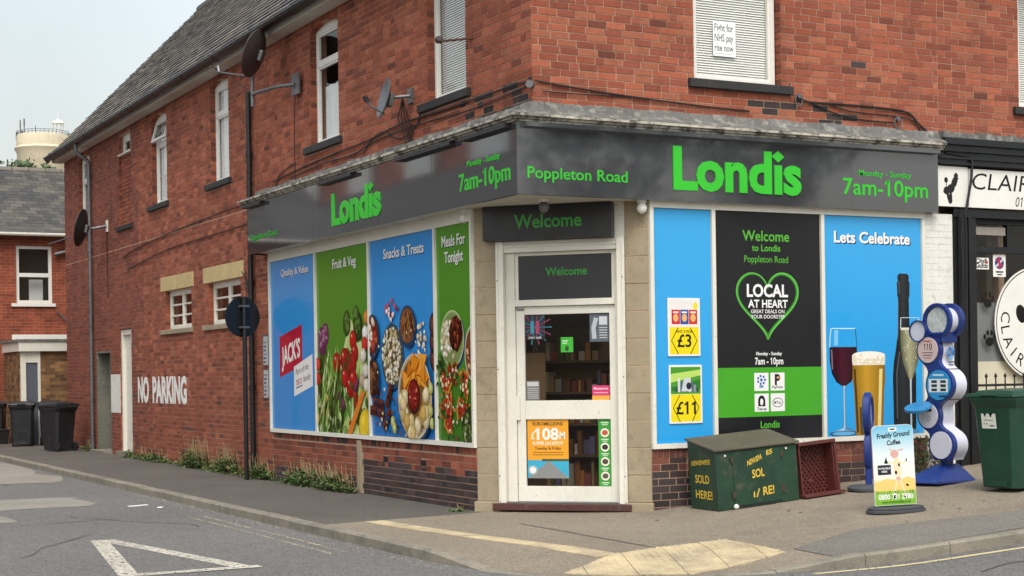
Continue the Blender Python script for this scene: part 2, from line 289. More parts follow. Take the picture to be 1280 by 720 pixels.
class Print:
    """flat printed artwork on a panel: x right, z up, thin ink layers towards local -y"""
    def __init__(s, w, h, step=.00003): s.w = w; s.h = h; s.mb = MB(); s.y = -.0004; s.step = step; s.shade = False
    def _clip(s, P):
        for ax, lim, sg in ((0, 0, 1), (0, s.w, -1), (1, 0, 1), (1, s.h, -1)):
            out = []; n = len(P)
            for i in range(n):
                a, b = P[i], P[(i + 1) % n]
                ia = (a[ax] - lim) * sg >= 0; ib = (b[ax] - lim) * sg >= 0
                if ia: out.append(a)
                if ia != ib:
                    t = (lim - a[ax]) / (b[ax] - a[ax]); out.append((a[0] + (b[0] - a[0]) * t, a[1] + (b[1] - a[1]) * t))
            P = out
            if not P: return P
        return P
    def up(s, k=1): s.y -= s.step * k
    def poly(s, P, col, hold=False):
        P = s._clip(P)
        if len(P) < 3: return
        if not hold: s.up()
        s.mb.add([(p[0], s.y, p[1]) for p in P], [tuple(range(len(P)))], [col(p) for p in P] if callable(col) else col)
    def rect(s, x0, z0, x1, z1, col, hold=False):
        s.poly([(x0, z0), (x1, z0), (x1, z1), (x0, z1)], col, hold)
    def grad(s, x0, z0, x1, z1, stops):     # vertical bands of printed colour [(z, col)...]
        s.up()
        for (a, ca), (b, cb) in zip(stops, stops[1:]):
            s.mb.add([(x0, s.y, a), (x1, s.y, a), (x1, s.y, b), (x0, s.y, b)], [(0, 1, 2, 3)], [ca, ca, cb, cb])
    def ell(s, cx, cz, rx, rz, col, rot=0, n=18, hold=False, wob=0, col2=None):
        if s.shade and not hold and max(rx, rz) > .012 and n > 5:
            s.shade = False; dk = tuple(q * .55 for q in col); hl = tuple(min(1, q * 1.2 + .02) for q in col); c1 = vary(col, .18)
            s.ell(cx + rx * .06, cz - rz * .08, rx * 1.03, rz * 1.03, dk, rot, n, False, wob); s.ell(cx, cz, rx * .92, rz * .92, tuple(q * .75 for q in c1), rot, n, False, wob); s.ell(cx - rx * .08, cz + rz * .1, rx * .72, rz * .72, c1, rot, n, False, wob); s.ell(cx - rx * .22, cz + rz * .28, rx * .3, rz * .28, hl, rot, 7, False, wob); s.shade = True; return
        a = R(rot); P = []
        for k in range(n):
            t = 2 * math.pi * k / n; q = 1 + random.uniform(-wob, wob)
            u, v = rx * math.cos(t) * q, rz * math.sin(t) * q
            P.append((cx + u * math.cos(a) - v * math.sin(a), cz + u * math.sin(a) + v * math.cos(a)))
        if col2 is None: return s.poly(P, col, hold)
        lim = lambda p: col if (p[1] - cz) < 0 else col2
        s.poly(P, lim, hold)
    def ring(s, cx, cz, rx, rz, th, col, n=28):
        s.up(); v = []; f = []
        for k in range(n):
            t = 2 * math.pi * k / n
            v += [(cx + rx * math.cos(t), s.y, cz + rz * math.sin(t)), (cx + (rx - th) * math.cos(t), s.y, cz + (rz - th) * math.sin(t))]
            j = (k + 1) % n; f.append((2 * k, 2 * j, 2 * j + 1, 2 * k + 1))
        s.mb.add(v, f, col)
    def stroke(s, pts, wd, col, hold=False):
        if not hold: s.up()
        n = len(pts); v = []; f = []
        for i, p in enumerate(pts):
            a = pts[max(0, i - 1)]; b = pts[min(n - 1, i + 1)]
            dx, dz = b[0] - a[0], b[1] - a[1]; l = math.hypot(dx, dz) or 1; ww = (wd[i] if isinstance(wd, (list, tuple)) else wd) / 2
            v += [(p[0] - dz / l * ww, s.y, p[1] + dx / l * ww), (p[0] + dz / l * ww, s.y, p[1] - dx / l * ww)]
        for i in range(n - 1): f.append((2 * i + 1, 2 * i + 3, 2 * i + 2, 2 * i))
        s.mb.add(v, f, col)
    def text(s, t, x0, x1, zb, h, col, bold=.0, skew=0, ital=0, shadow=None):
        v, f, asp = text_mesh(t, bold)
        if x1 is None: x1 = x0 + asp * h
        W = x1 - x0
        if shadow:
            s.up(); s.mb.add([(x0 + p[0] * W + shadow[1] + p[1] * h * ital, s.y, zb + p[1] * h - shadow[1] + skew * p[0] * W) for p in v], f, shadow[0])
        s.up(2)
        s.mb.add([(x0 + p[0] * W + p[1] * h * ital, s.y, zb + p[1] * h + skew * p[0] * W) for p in v], f, col)
    def ctext(s, t, cx, zb, h, col, bold=0, k=1.0, skew=0, shadow=None):
        W = text_mesh(t, bold)[2] * h * k; s.text(t, cx - W / 2, cx + W / 2, zb, h, col, bold, skew, 0, shadow)
    def build(s, name, parent, mat_, M=None): return s.mb.build(name, mat_, parent, M)

# ------------------------------------------------------------------ ground, road, pavement
SL = .068
def gz(x, y=0):
    t = min(x, 14.0) - 1.0
    if t < -.5: return 0.0
    if t > .5: return SL * t
    return SL * (t + .5) ** 2 / 2
KP = [(-2.13, 60), (-2.13, 1.0), (-2.13, -1.2), (-2.12, -2.0), (-2.04, -2.8), (-1.82, -3.42), (-1.42, -3.84), (-.9, -4.10), (-.2, -4.24), (.6, -4.28), (1.5, -4.32), (2.4, -4.40), (5, -4.62), (16, -5.3)]
def resample(P, step):
    out = []; 
    for a, b in zip(P, P[1:]):
        l = math.hypot(b[0] - a[0], b[1] - a[1]); n = max(1, round(l / step))
        for i in range(n): out.append((a[0] + (b[0] - a[0]) * i / n, a[1] + (b[1] - a[1]) * i / n))
    return out + [P[-1]]
DROP = [(-2.0, -2.95), (-1.82, -3.42), (-1.42, -3.84), (-.9, -4.10), (-.35, -4.22)]
def segd(p, a, b):
    ax, ay = b[0] - a[0], b[1] - a[1]; l2 = ax * ax + ay * ay
    t = max(0, min(1, ((p[0] - a[0]) * ax + (p[1] - a[1]) * ay) / l2)); return math.hypot(p[0] - a[0] - ax * t, p[1] - a[1] - ay * t)
def pz(x, y):
    d = min(segd((x, y), a, b) for a, b in zip(DROP, DROP[1:])) if (-4 < x < 3 and y < 0) else 9
    k = max(0, 1 - d / 1.25); k = k * k * (3 - 2 * k)
    return gz(x) - .092 * k
xs = [-400, -60, -9, .5, .7, .9, 1.1, 1.3, 1.5, 14, 60, 400]
def sheet(name, m, xs, y0, y1, dz):
    mb = MB()
    for a, b in zip(xs, xs[1:]):
        mb.add([(a, y0, gz(a) + dz), (b, y0, gz(b) + dz), (b, y1, gz(b) + dz), (a, y1, gz(a) + dz)], [(0, 1, 2, 3)])
    return struct(mb.build(name, m))
sheet('ground', M['soil'], xs, -400, 600, -.16)
sheet('road', M['asphalt'], [x for x in xs if -61 < x < 61], -60, 60, -.10)
def strip(name, m, P, Q, n=22, zf=pz, dz=0.0):
    mb = MB(); v = []; f = []
    for p, q in zip(P, Q):
        for k in range(n + 1):
            t = k / n; x = p[0] + (q[0] - p[0]) * t; y = p[1] + (q[1] - p[1]) * t; v.append((x, y, zf(x, y) + dz))
    for i in range(len(P) - 1):
        for k in range(n): a = i * (n + 1) + k; f.append((a, a + n + 1, a + n + 2, a + 1))
    mb.add(v, f); return mb.build(name, m)
kside = resample([(-2.02, 60), (-2.02, 1.0)], .8); inn = [(.2, 60 - (60 - 1.30) * i / (len(kside) - 1)) for i in range(len(kside))]
side_pav = struct(strip('side_pavement', M['footway'], kside, inn, 6))
off = []
kk = resample(KP[1:], .22)
for i, p in enumerate(kk):       # kerb back edge, 0.11 inside
    a = kk[max(0, i - 1)]; b = kk[min(len(kk) - 1, i + 1)]; dx, dy = b[0] - a[0], b[1] - a[1]; l = math.hypot(dx, dy); off.append((p[0] - dy / l * .11, p[1] + dx / l * .11))
bound = [(.2, 1.30), (.9, .75), (1.5, .2), (16, .2)]
bl = resample(bound, .05); inn2 = []
for i, p in enumerate(off):
    t = i / (len(off) - 1)
    xw = p[0]
    if xw < -.2: q = (max(.2, .2 + (1.0 - p[1]) * .16), 1.30 - (1.0 - p[1]) * .16); q = (min(q[0], 1.3), max(q[1], .3))
    else: q = (max(xw, 1.2), .2) if xw > 1.2 else (1.05 + .15 * (xw + .2) / 1.4, .42 - .22 * (xw + .2) / 1.4)
    inn2.append(q)
front_pav = struct(strip('front_pavement', M['buff'], off, inn2, 30))
# kerb stones, one by one
kerb = bpy.data.objects.new('kerb', None); COL.objects.link(kerb); struct(kerb)
def kerb_run(P):
    acc = [P[0]]; L = 0; out = []
    for a, b in zip(P, P[1:]):
        acc.append(b); L += math.hypot(b[0] - a[0], b[1] - a[1])
        if L > .86: out.append(acc); acc = [b]; L = 0
    if len(acc) > 1: out.append(acc)
    return out
for seg in kerb_run(resample([(-2.13, 27), *KP[1:]], .09)):
    a, b = seg[0], seg[-1]; j = random.uniform(-.004, .004); mb = MB()
    pts = seg[::3] if seg[::3][-1] == seg[-1] else seg[::3] + [seg[-1]]
    L_ = math.hypot(b[0] - a[0], b[1] - a[1]); v = []; f = []
    for i, p in enumerate(pts):
        q0 = pts[max(0, i - 1)]; q1 = pts[min(len(pts) - 1, i + 1)]; dx, dy = q1[0] - q0[0], q1[1] - q0[1]; l = math.hypot(dx, dy)
        e = .004 if i == 0 else (-.004 if i == len(pts) - 1 else 0)
        px, py = p[0] + dx / l * e, p[1] + dy / l * e; nx, ny = -dy / l, dx / l
        zt = pz(px, py) + .004 + j; zr = gz(px) - .15
        for w_, z_ in ((-.0, zr), (-.0, zt - .018), (.018, zt), (.12, zt), (.12, zr)): v.append((px + nx * w_, py + ny * w_, z_))
    n5 = 5
    for i in range(len(pts) - 1):
        for k in range(4): a_ = i * n5 + k; f.append((a_, a_ + n5, a_ + n5 + 1, a_ + 1))
    f.append((4, 3, 2, 1, 0)); f.append(tuple((len(pts) - 1) * n5 + k for k in range(5)))
    mb.add(v, f, WHITE); mb.build('kerb_stone', M['kerb'], kerb)
# flat things laid on the road
def flat(name, m, poly, dz, parent=None, zf=None, MM=None):
    zf = zf or (lambda x, y: gz(x) - .10)
    o = MB().add([(p[0], p[1], zf(*p) + dz) for p in poly], [tuple(range(len(poly)))]).build(name, m, parent, MM); return o
def dense(P, step=.3): return resample(P + [P[0]], step)[:-1]
A_, B_, C_ = (-4.155, 2.05), (-3.52, -1.45), (-4.72, -1.5)
gwy = thing('give_way_marking', 'worn white triangle outline painted on the side road', 'road marking', TR(-4.1, 0, -.1))
def bar(p, q, wd):
    dx, dy = q[0] - p[0], q[1] - p[1]; l = math.hypot(dx, dy); nx, ny = -dy / l * wd / 2, dx / l * wd / 2
    return [(p[0] - nx, p[1] - ny), (q[0] - nx, q[1] - ny), (q[0] + nx, q[1] + ny), (p[0] + nx, p[1] + ny)]
TRI = [(-4.13, 1.75, -3.66, -1.25, .17), (-4.20, 1.75, -4.66, -1.25, .17), (-4.75, -1.34, -3.52, -1.34, .17)]
for (x0, y0, x1, y1, wd) in TRI:
    o = flat('painted_bar', M['roadpaint'], bar((x0, y0), (x1, y1), wd), .004 + .0015 * TRI.index((x0, y0, x1, y1, wd)), gwy, None, 'W')
yl = thing('double_yellow_lines', 'faded double yellow lines beside the side road kerb', 'road marking', TR(-2.5, 2, -.1))
for dx in (0, .17):
    o = flat('painted_line', M['yellowpaint'], [(-2.47 - dx - .025, 3.9), (-2.47 - dx - .025, -.8), (-2.47 - dx + .025, -.8), (-2.47 - dx + .025, 3.9)], .004, yl, None, 'W')
yr = resample([(.1, -4.46), (.6, -4.46), (1.5, -4.52), (2.4, -4.62), (5, -4.86), (10, -5.2)], .3)
mb = MB()
for a, b in zip(yr, yr[1:]):
    mb.add([(a[0], a[1] - .03, gz(a[0]) - .096), (b[0], b[1] - .03, gz(b[0]) - .096), (b[0], b[1] + .03, gz(b[0]) - .096), (a[0], a[1] + .03, gz(a[0]) - .096)], [(0, 1, 2, 3)])
tag(mb.build('yellow_line', M['yellowline']), 'pale yellow line along the front road kerb', 'road marking')
def blob(cx, cy, rx, ry, n=22, wob=.12, sq=.0):
    P = []
    for k in range(n):
        t = 2 * math.pi * k / n; c, s = math.cos(t), math.sin(t)
        if sq: c = math.copysign(abs(c) ** sq, c); s = math.copysign(abs(s) ** sq, s)
        P.append((cx + rx * c * random.uniform(1 - wob, 1 + wob), cy + ry * s * random.uniform(1 - wob, 1 + wob)))
    return P
for nm, mt, P in [('road_patch', 'asphalt_pale', blob(-4.3, 7.2, 1.3, .9, sq=.5)), ('road_patch', 'asphalt_pale', blob(-3.2, 13.0, .9, 1.6, sq=.5)),
                  ('road_patch', 'asphalt_pale', blob(-2.75, 17.5, .5, 4.0, sq=.6)), ('road_patch', 'asphalt_pale', blob(-5.6, 4.9, 1.0, .8, sq=.5))]:
    struct(flat(nm, M[mt], P, .003 + random.uniform(0, .001)))
# grit along the gutter
mb = MB()
for _ in range(500):
    t = random.random(); y = 8 - 10.5 * t; x = -2.15 - abs(random.gauss(0, .12)) - .01; r = random.uniform(.004, .012); z = -.098
    c = vary(H('#857d70', .7), .4)
    mb.add([(x - r, y - r * .7, z), (x + r, y - r, z), (x + r * .3, y + r, z), (x, y, z + r)], [(0, 1, 3), (1, 2, 3), (2, 0, 3)], c)
for _ in range(260):
    x = random.uniform(-2, 2.4); y = -4.2 - .05 * x - abs(random.gauss(0, .12)) - .06; r = random.uniform(.004, .012); z = gz(x) - .098
    mb.add([(x - r, y - r * .7, z), (x + r, y - r, z), (x + r * .3, y + r, z), (x, y, z + r)], [(0, 1, 3), (1, 2, 3), (2, 0, 3)], vary(H('#857d70', .7), .4))
o = mb.build('gutter_grit', M['goods']); o['kind'] = 'stuff'; o['label'] = 'loose grit lying in the road gutters'; o['category'] = 'grit'
for i, (x, y, l, a) in enumerate([(-2.72, 5.9, .28, 20), (-2.55, 5.45, .10, 60), (-5.05, 5.2, .08, 0)]):
    o = MB().box(-l / 2, l / 2, -.03, .03, 0, .006).build('litter', M['matteprint'], None, TR(x, y, -.097, a))
    tag(o, ['long white paper scrap lying by the side road kerb', 'small white paper scrap beside the longer one', 'tiny white scrap out in the side road'][i], 'litter', None)
# buff tactile slabs and strip at the dropped kerb
def clip_convex(P, Q):
    for i in range(len(Q)):
        a, b = Q[i], Q[(i + 1) % len(Q)]; out = []
        sd_ = lambda p: (b[0] - a[0]) * (p[1] - a[1]) - (b[1] - a[1]) * (p[0] - a[0])
        for j in range(len(P)):
            p, q = P[j], P[(j + 1) % len(P)]; sp, sq = sd_(p), sd_(q)
            if sp >= 0: out.append(p)
            if sp * sq < 0: t = sp / (sp - sq); out.append((p[0] + (q[0] - p[0]) * t, p[1] + (q[1] - p[1]) * t))
        P = out
        if len(P) < 3: return []
    return P
TQ = [(-1.74, -3.34), (-.72, -3.93), (.42, -4.02 + .35), (.48, -2.69), (-.95, -3.03)]
TQ = [(-1.62, -3.38), (-1.30, -3.74), (-.75, -4.00), (.40, -3.70), (.47, -2.70), (-.97, -3.03)]
an = R(-22); ca, sa = math.cos(an), math.sin(an)
for i in range(-6, 8):
    for j in range(-6, 8):
        sq = [(i * .4 + .004, j * .4 + .004), (i * .4 + .396, j * .4 + .004), (i * .4 + .396, j * .4 + .396), (i * .4 + .004, j * .4 + .396)]
        sq = [(-.6 + u * ca - v * sa, -3.5 + u * sa + v * ca) for u, v in sq]
        P = clip_convex(sq, TQ)
        if len(P) < 3: continue
        ar = abs(sum(P[k][0] * P[(k + 1) % len(P)][1] - P[(k + 1) % len(P)][0] * P[k][1] for k in range(len(P)))) / 2
        if ar < .008: continue
        mb = MB(); n = len(P); c0 = vary((1, 1, 1), .08)
        mb.add([(p[0], p[1], pz(*p) + .008) for p in P] + [(p[0], p[1], pz(*p) - .02) for p in P], [tuple(range(n))] + [(k + n, (k + 1) % n + n, (k + 1) % n, k) for k in range(n)], c0)
        for a in range(6):
            for b in range(6):
                u, v = i * .4 + .033 + a * .0667, j * .4 + .033 + b * .0667
                x, y = -.6 + u * ca - v * sa, -3.5 + u * sa + v * ca
                if len(clip_convex([(x - .012, y - .012), (x + .012, y - .012), (x + .012, y + .012), (x - .012, y + .012)], P)) == 4:
                    z = pz(x, y) + .007
                    mb.add([(x - .014, y, z), (x, y - .014, z), (x + .014, y, z), (x, y + .014, z), (x - .008, y, z + .006), (x, y - .008, z + .006), (x + .008, y, z + .006), (x, y + .008, z + .006)], [(0, 1, 5, 4), (1, 2, 6, 5), (2, 3, 7, 6), (3, 0, 4, 7), (4, 5, 6, 7)], c0)
        mb.build('tactile_slab', M['tactile'], front_pav)
SP = resample([(-1.46, .98), (-1.42, .2), (-1.30, -.9), (-1.15, -1.9), (-1.0, -2.75), (-.98, -3.0)], .2)
sq_ = []
for i in range(0, len(SP) - 1, 2):
    a, b = SP[i], SP[min(i + 2, len(SP) - 1)]; mb = MB()
    P = [(a[0] - .11, a[1] - .006), (b[0] - .11, b[1] + .006), (b[0] + .11, b[1] + .006), (a[0] + .11, a[1] - .006)]
    mb.add([(p[0], p[1], pz(*p) + .008) for p in P] + [(p[0], p[1], pz(*p) - .02) for p in P], [(0, 1, 2, 3), (4, 5, 1, 0), (5, 6, 2, 1), (6, 7, 3, 2), (7, 4, 0, 3)], vary(WHITE, .1)); mb.build('strip_slab', M['tactile'], front_pav)
# concrete edging strip and trench reinstatement on the front pavement, asphalt repair by the front kerb
ed = resample([(-.28, -.15), (-.33, -1.6), (-.36, -2.85)], .25)
for a, b in zip(ed, ed[1:]):
    P = [(a[0] - .035, a[1] - .004), (b[0] - .035, b[1] + .004), (b[0] + .035, b[1] + .004), (a[0] + .035, a[1] - .004)]
    MB().add([(p[0], p[1], pz(*p) + .006) for p in P], [(0, 1, 2, 3)]).build('edging_strip', M['kerb'], front_pav)
def patch(name, m, top, bot, dz):
    mb = MB(); n = len(top)
    v = []; 
    for k in range(7):
        for a, b in zip(top, bot): x = a[0] + (b[0] - a[0]) * k / 6; y = a[1] + (b[1] - a[1]) * k / 6; v.append((x, y, pz(x, y) + dz))
    f = [(k * n + i, k * n + n + i, k * n + n + i + 1, k * n + i + 1) for k in range(6) for i in range(n - 1)]
    mb.add(v, f); return struct(mb.build(name, m))
T1 = resample([(.55, -3.62), (1.0, -3.35), (1.73, -3.04), (3.4, -3.42), (8, -3.9)], .25)
T2 = [(max(p[0], .35), -4.18 - .035 * p[0]) for p in T1]
patch('pavement_asphalt_strip', mat('worn_footway_asphalt', H('#837e76', .75), .93, spec=.25, fine=(120, .22), big=(.7, .16), bump=.6, bscale=150, speck=(90, .7, 1.3)), T1, T2, .005)

# ------------------------------------------------------------------ brickwork
COURSE = .0797; PITCH = .2325
RED = [H('#a05a43', .93), H('#99553f', .93), H('#a56048', .93), H('#945341', .93), H('#9f5d49', .93), H('#8d4f3d', .93), H('#a7664d', .93)]
DARK = [H('#834b3b', .95), H('#7b4638', .95), H('#8c503d', .95), H('#704135', .95)]
BLUE = [H('#4a4342', .75), H('#403b3c', .75), H('#55494a', .75), H('#4d3f3d', .75)]
PURP = [H('#8a5042', .92), H('#834b40', .92), H('#925541', .92), H('#78473c', .92), H('#8c513f', .92)]
def smooth(a, b, x): t = max(0, min(1, (x - a) / (b - a))); return t * t * (3 - 2 * t)
def nz(a, b): return math.sin(a * 1.7 + math.sin(b * 2.3) * 1.5) * math.sin(b * 1.3 + 1 + math.sin(a * .9))
def col_left(u, z):
    r = random.random()
    if z < .72 and u < 8.42:
        if (u < 4.85 and z < .34 + .16 * r) or z < .08 + .2 * r: return vary(random.choice(BLUE), .2)
        return vary(random.choice(DARK + RED[3:4] if u > 4.85 else RED[3:6] + DARK), .15)
    if u > 16.2 + .3 * nz(z * 2, 1): 
        base = random.choice(PURP + DARK[:1])
    else:
        base = random.choice(RED) if r > .10 else random.choice(DARK)
    if z < 1.3 + .25 * nz(u, z):
        base = mixc(base, random.choice(DARK), .45) if r > .06 else mixc(base, random.choice(BLUE), .6)
    if 1.3 < z < 4.3 and r < .25: base = mixc(base, random.choice(DARK), .5)
    if z < 4.68 and u < 2.2 and z > 4.3 and random.random() < .75 - .3 * u: base = random.choice(BLUE)
    return vary(base, .16)
def col_right(u, z):
    r = random.random()
    if z < .75: return vary(random.choice(BLUE) if (z < .42 and r > .1) or r < .25 else mixc(random.choice(DARK), BLUE[2], .3), .18)
    base = random.choice(RED) if r > .10 else random.choice(DARK + RED[5:6])
    if r > .996: base = random.choice(BLUE)
    if z < 4.66 and 2.7 < u < 4.3 and random.random() < .55: base = random.choice(BLUE)
    return vary(base, .14)
def lay(u0, u1, z0, z1, opens, colf, bond=.10):
    """brick list (ua, ub, za, zb, col, full)"""
    out = []; n = int(math.ceil((z1 - z0) / COURSE)); 
    for k in range(n):
        za = z0 + k * COURSE + .0060; zb = min(z0 + (k + 1) * COURSE - .0060, z1)
        if zb - za < .02: continue
        u = u0 - (PITCH / 2 if k % 2 else 0) - random.choice((0, 0, .03)); zc = (za + zb) / 2
        while u < u1:
            L = PITCH / 2 if random.random() < bond else PITCH
            rects = [(max(u, u0), min(u + L, u1), za, zb)]
            for (a, b, c, d) in opens:
                nr = []
                for (p0, p1, q0, q1) in rects:
                    if p1 <= a + .004 or p0 >= b - .004 or q1 <= c + .004 or q0 >= d - .004: nr.append((p0, p1, q0, q1)); continue
                    if p0 < a: nr.append((p0, a, q0, q1))
                    if p1 > b: nr.append((b, p1, q0, q1))
                    if q0 < c: nr.append((max(p0, a), min(p1, b), q0, c - .006))
                    if q1 > d: nr.append((max(p0, a), min(p1, b), d + .006, q1))
                rects = nr
            for (p0, p1, q0, q1) in rects:
                if p1 - p0 > .03 and q1 - q0 > .012: out.append((p0 + .0060, p1 - .0060, q0, q1, colf((p0 + p1) / 2, (q0 + q1) / 2), abs(p1 - p0 - L) < 1e-6 and q1 - q0 > .06))
            u += L
    return out
def brick_box(mb, wall, ua, ub, za, zb, col, d):
    j = lambda: random.uniform(-.0012, .0012)
    f = [(ua + j(), za + j()), (ub + j(), za + j()), (ub + j(), zb + j()), (ua + j(), zb + j())]
    if wall == 'L':
        v = [(-d, p[0], p[1]) for p in f] + [(.02, p[0], p[1]) for p in f]
        fs = [(3, 2, 1, 0), (0, 1, 5, 4), (1, 2, 6, 5), (2, 3, 7, 6), (3, 0, 4, 7)]
    else:
        v = [(p[0], -d, p[1]) for p in f] + [(p[0], .02, p[1]) for p in f]
        fs = [(0, 1, 2, 3), (4, 5, 1, 0), (5, 6, 2, 1), (6, 7, 3, 2), (7, 4, 0, 3)]
    mb.add(v, fs, col)
_bm = {}
def brick_mesh(L, col):
    k = (round(L, 3), tuple(round(c * 14) for c in col))
    if k not in _bm:
        mb = MB(); h = COURSE - .0120; q = lambda: random.uniform(-.0012, .0012)
        f = [(-L / 2 + q(), -h / 2 + q()), (L / 2 + q(), -h / 2 + q()), (L / 2 + q(), h / 2 + q()), (-L / 2 + q(), h / 2 + q())]
        mb.add([(p[0], 0, p[1]) for p in f] + [(p[0], .022, p[1]) for p in f], [(0, 1, 2, 3), (4, 5, 1, 0), (5, 6, 2, 1), (6, 7, 3, 2), (7, 4, 0, 3)], col)
        _bm[k] = mb.mesh('brick', M['brick'])
    return _bm[k]
def emit(bricks, parent, limit=300):
    """bricks: list of (wall, ua, ub, za, zb, col, full). The ones that show largest become parts, the rest one stuff mesh."""
    sc = []
    for i, b in enumerate(bricks):
        wl, ua, ub, za, zb = b[:5]
        P = [(0, ua, za), (0, ub, zb)] if wl == 'L' else [(ua, 0, za), (ub, 0, zb)]
        p, q = proj(P[0]), proj(P[1])
        ok = b[6] and all(-5 < t[0] < 1285 and -5 < t[1] < 725 for t in (p, q)) and abs(zb - za - (COURSE - .0120)) < .002
        sc.append((abs(p[0] - q[0]) * (zb - za) / p[2] * 1983 if ok else -1, i))
    top = {i for s_, i in sorted(sc, reverse=True)[:limit] if s_ > 0}
    mb = MB()
    for i, b in enumerate(bricks):
        wl, ua, ub, za, zb, col, full = b; d = random.uniform(-.0012, .0022)
        if i in top:
            me = brick_mesh(ub - ua, col)
            link('brick', me, parent, LW((ua + ub) / 2, (za + zb) / 2, -d) if wl == 'L' else RW((ua + ub) / 2, (za + zb) / 2, -d))
        else: brick_box(mb, wl, ua, ub, za, zb, col, d)
    o = mb.build('brickwork', M['brick'], parent); o['kind'] = 'stuff'
def core(mb, wall, u0, u1, z0, z1, opens, th=.25, face=.006):
    us = sorted({u0, u1, *[c for o in opens for c in o[:2] if u0 < c < u1]}); zs = sorted({z0, z1, *[c for o in opens for c in o[2:] if z0 < c < z1]})
    for a, b in zip(us, us[1:]):
        run = None
        for c, d in zip(zs, zs[1:]):
            inside = any(o[0] <= (a + b) / 2 <= o[1] and o[2] <= (c + d) / 2 <= o[3] for o in opens)
            if not inside: run = (run[0], d) if run else (c, d)
            if (inside or d == z1) and run:
                if wall == 'L': mb.box(face, th, a, b, run[0], run[1])
                else: mb.box(a, b, face, th, run[0], run[1])
                run = None

# ------------------------------------------------------------------ the corner shop building
SHOP = thing('corner_shop_building', 'long two storey red brick corner shop with grey slate roof', 'building')
# side wall (plane x = 0), u = y ; openings (u0, u1, z0, z1)
LWIN = [(20.15, 21.25), (14.05, 15.07), (10.35, 11.34), (5.5, 6.56), (1.57, 2.60)]
ZW0, ZW1 = 4.82, 6.50
LO = [(a, b, ZW0 - .1, ZW1) for a, b in LWIN] + [(16.65, 17.6, 4.65, 6.50), (12.6, 14.28, 2.36, 3.16), (9.85, 11.6, 2.36, 3.16), (16.8, 17.73, -.2, 2.57), (18.5, 19.73, -.2, 2.15)]
core_mb = MB()
core(core_mb, 'L', .006, 22.7, 4.2, 6.75, LO); core(core_mb, 'L', 8.42, 22.7, -.2, 4.2, LO)
core(core_mb, 'L', 1.43, 8.42, -.2, .70, [])
core_mb.box(.006, .25, 1.43, 8.42, 3.40, 4.2)
RO = [(2.07, 3.28, ZW0 - .1, 6.55)]
core(core_mb, 'R', .25, 5.65, 4.2, 6.75, RO); core(core_mb, 'R', 1.43, 5.38, -.2, .695, []); core_mb.box(1.43, 5.38, .006, .25, 3.40, 4.2)
core_mb.box(6.9, 7.0, .3, 22.7, 0, 6.7); core_mb.box(.26, 6.9, 22.45, 22.69, 0, 6.7)
core_mb.build('wall', M['mortar'], SHOP)
br = []
ARCH = .17
LB = LO + [(a - .01, b + .01, ZW1 - .02, ZW1 + ARCH) for a, b in LWIN] + [(12.45, 14.56, 3.16, 3.43), (9.68, 11.86, 3.16, 3.43)] + \
     [(a - .13, b + .22, ZW0 - .1, ZW0) for a, b in LWIN] + [(12.5, 14.5, 2.36, 2.45), (9.75, 11.87, 2.36, 2.45), (16.65, 17.6, 4.65, 6.08)]
for b in lay(0, 22.7, 4.20 + .02, 6.62, LB, col_left): br.append(('L', *b))
for b in lay(8.42, 22.7, -.1, 4.20, LB, col_left): br.append(('L', *b))
for b in lay(4.97, 8.42, -.1, .63, [], col_left): br.append(('L', *b))
for b in lay(1.43, 4.83, -.1, .63, [(3.98, 4.13, .44, .52), (2.82, 2.97, .44, .52)], col_left, .35): br.append(('L', *b))
RB = RO + [(1.98, 3.42, ZW0 - .1, ZW0)]
for b in lay(0, 5.65, 4.30 + .02, 6.62, RB, col_right): br.append(('R', *b))
for b in lay(1.43, 5.38, -.1, .60, [], col_right): br.append(('R', *b))
emit(br, SHOP, 296)
# soldier courses under the shop windows, arches over the upper windows, bricked-up recess
mb = MB()
u = 1.44
while u < 8.36:
    if not 4.83 < u < 4.97: brick_box(mb, 'L', u, u + .066, .638, .715, vary(random.choice(DARK + BLUE[:1]), .15), random.uniform(.002, .006))
    u += .077
u = 1.44
while u < 5.3:
    brick_box(mb, 'R', u, u + .066, .608, .705, vary(mixc(random.choice(DARK), BLUE[0], .4), .15), random.uniform(.002, .006)); u += .077
mb.build('soldier_course', M['brick'], SHOP)['kind'] = 'stuff'
def arch(u0, u1, wall):
    mb = MB(); n = int((u1 - u0) / .08); um = (u0 + u1) / 2; hw = (u1 - u0) / 2
    zl = lambda u_: ZW1 - .07 + .075 * (1 - ((u_ - um) / hw) ** 2)
    for k in range(n):
        a = u0 + (u1 - u0) * k / n + .004; b = u0 + (u1 - u0) * (k + 1) / n - .004
        lean = lambda u_: (u_ - um) * .10
        P = [(a, zl(a)), (b, zl(b)), (b + lean(b), ZW1 + ARCH - .01), (a + lean(a), ZW1 + ARCH - .01)]
        P = [(min(max(p[0], u0 - .01), u1 + .01), min(p[1], 6.62)) for p in P]
        c = vary(random.choice(RED[:4] + DARK[:2]), .15)
        if wall == 'L': mb.add([(-.002, p[0], p[1]) for p in P] + [(.11, p[0], p[1]) for p in P], [(3, 2, 1, 0), (0, 1, 5, 4), (1, 2, 6, 5), (3, 0, 4, 7), (2, 3, 7, 6)], c)
    o = mb.build('brick_arch', M['brick'], SHOP); o['kind'] = 'stuff'; return o
for a, b in LWIN: arch(a, b, 'L')
mb = MB()
for b in lay(16.66, 17.59, 4.66, 6.07, [], lambda u, z: vary(mixc(random.choice(RED), random.choice(PURP), .4), .14)): brick_box(mb, 'L', *b[:5], 0)
mb.build('recessed_brick_panel', M['brick'], SHOP, TR(.05, 0, 0))['kind'] = 'stuff'
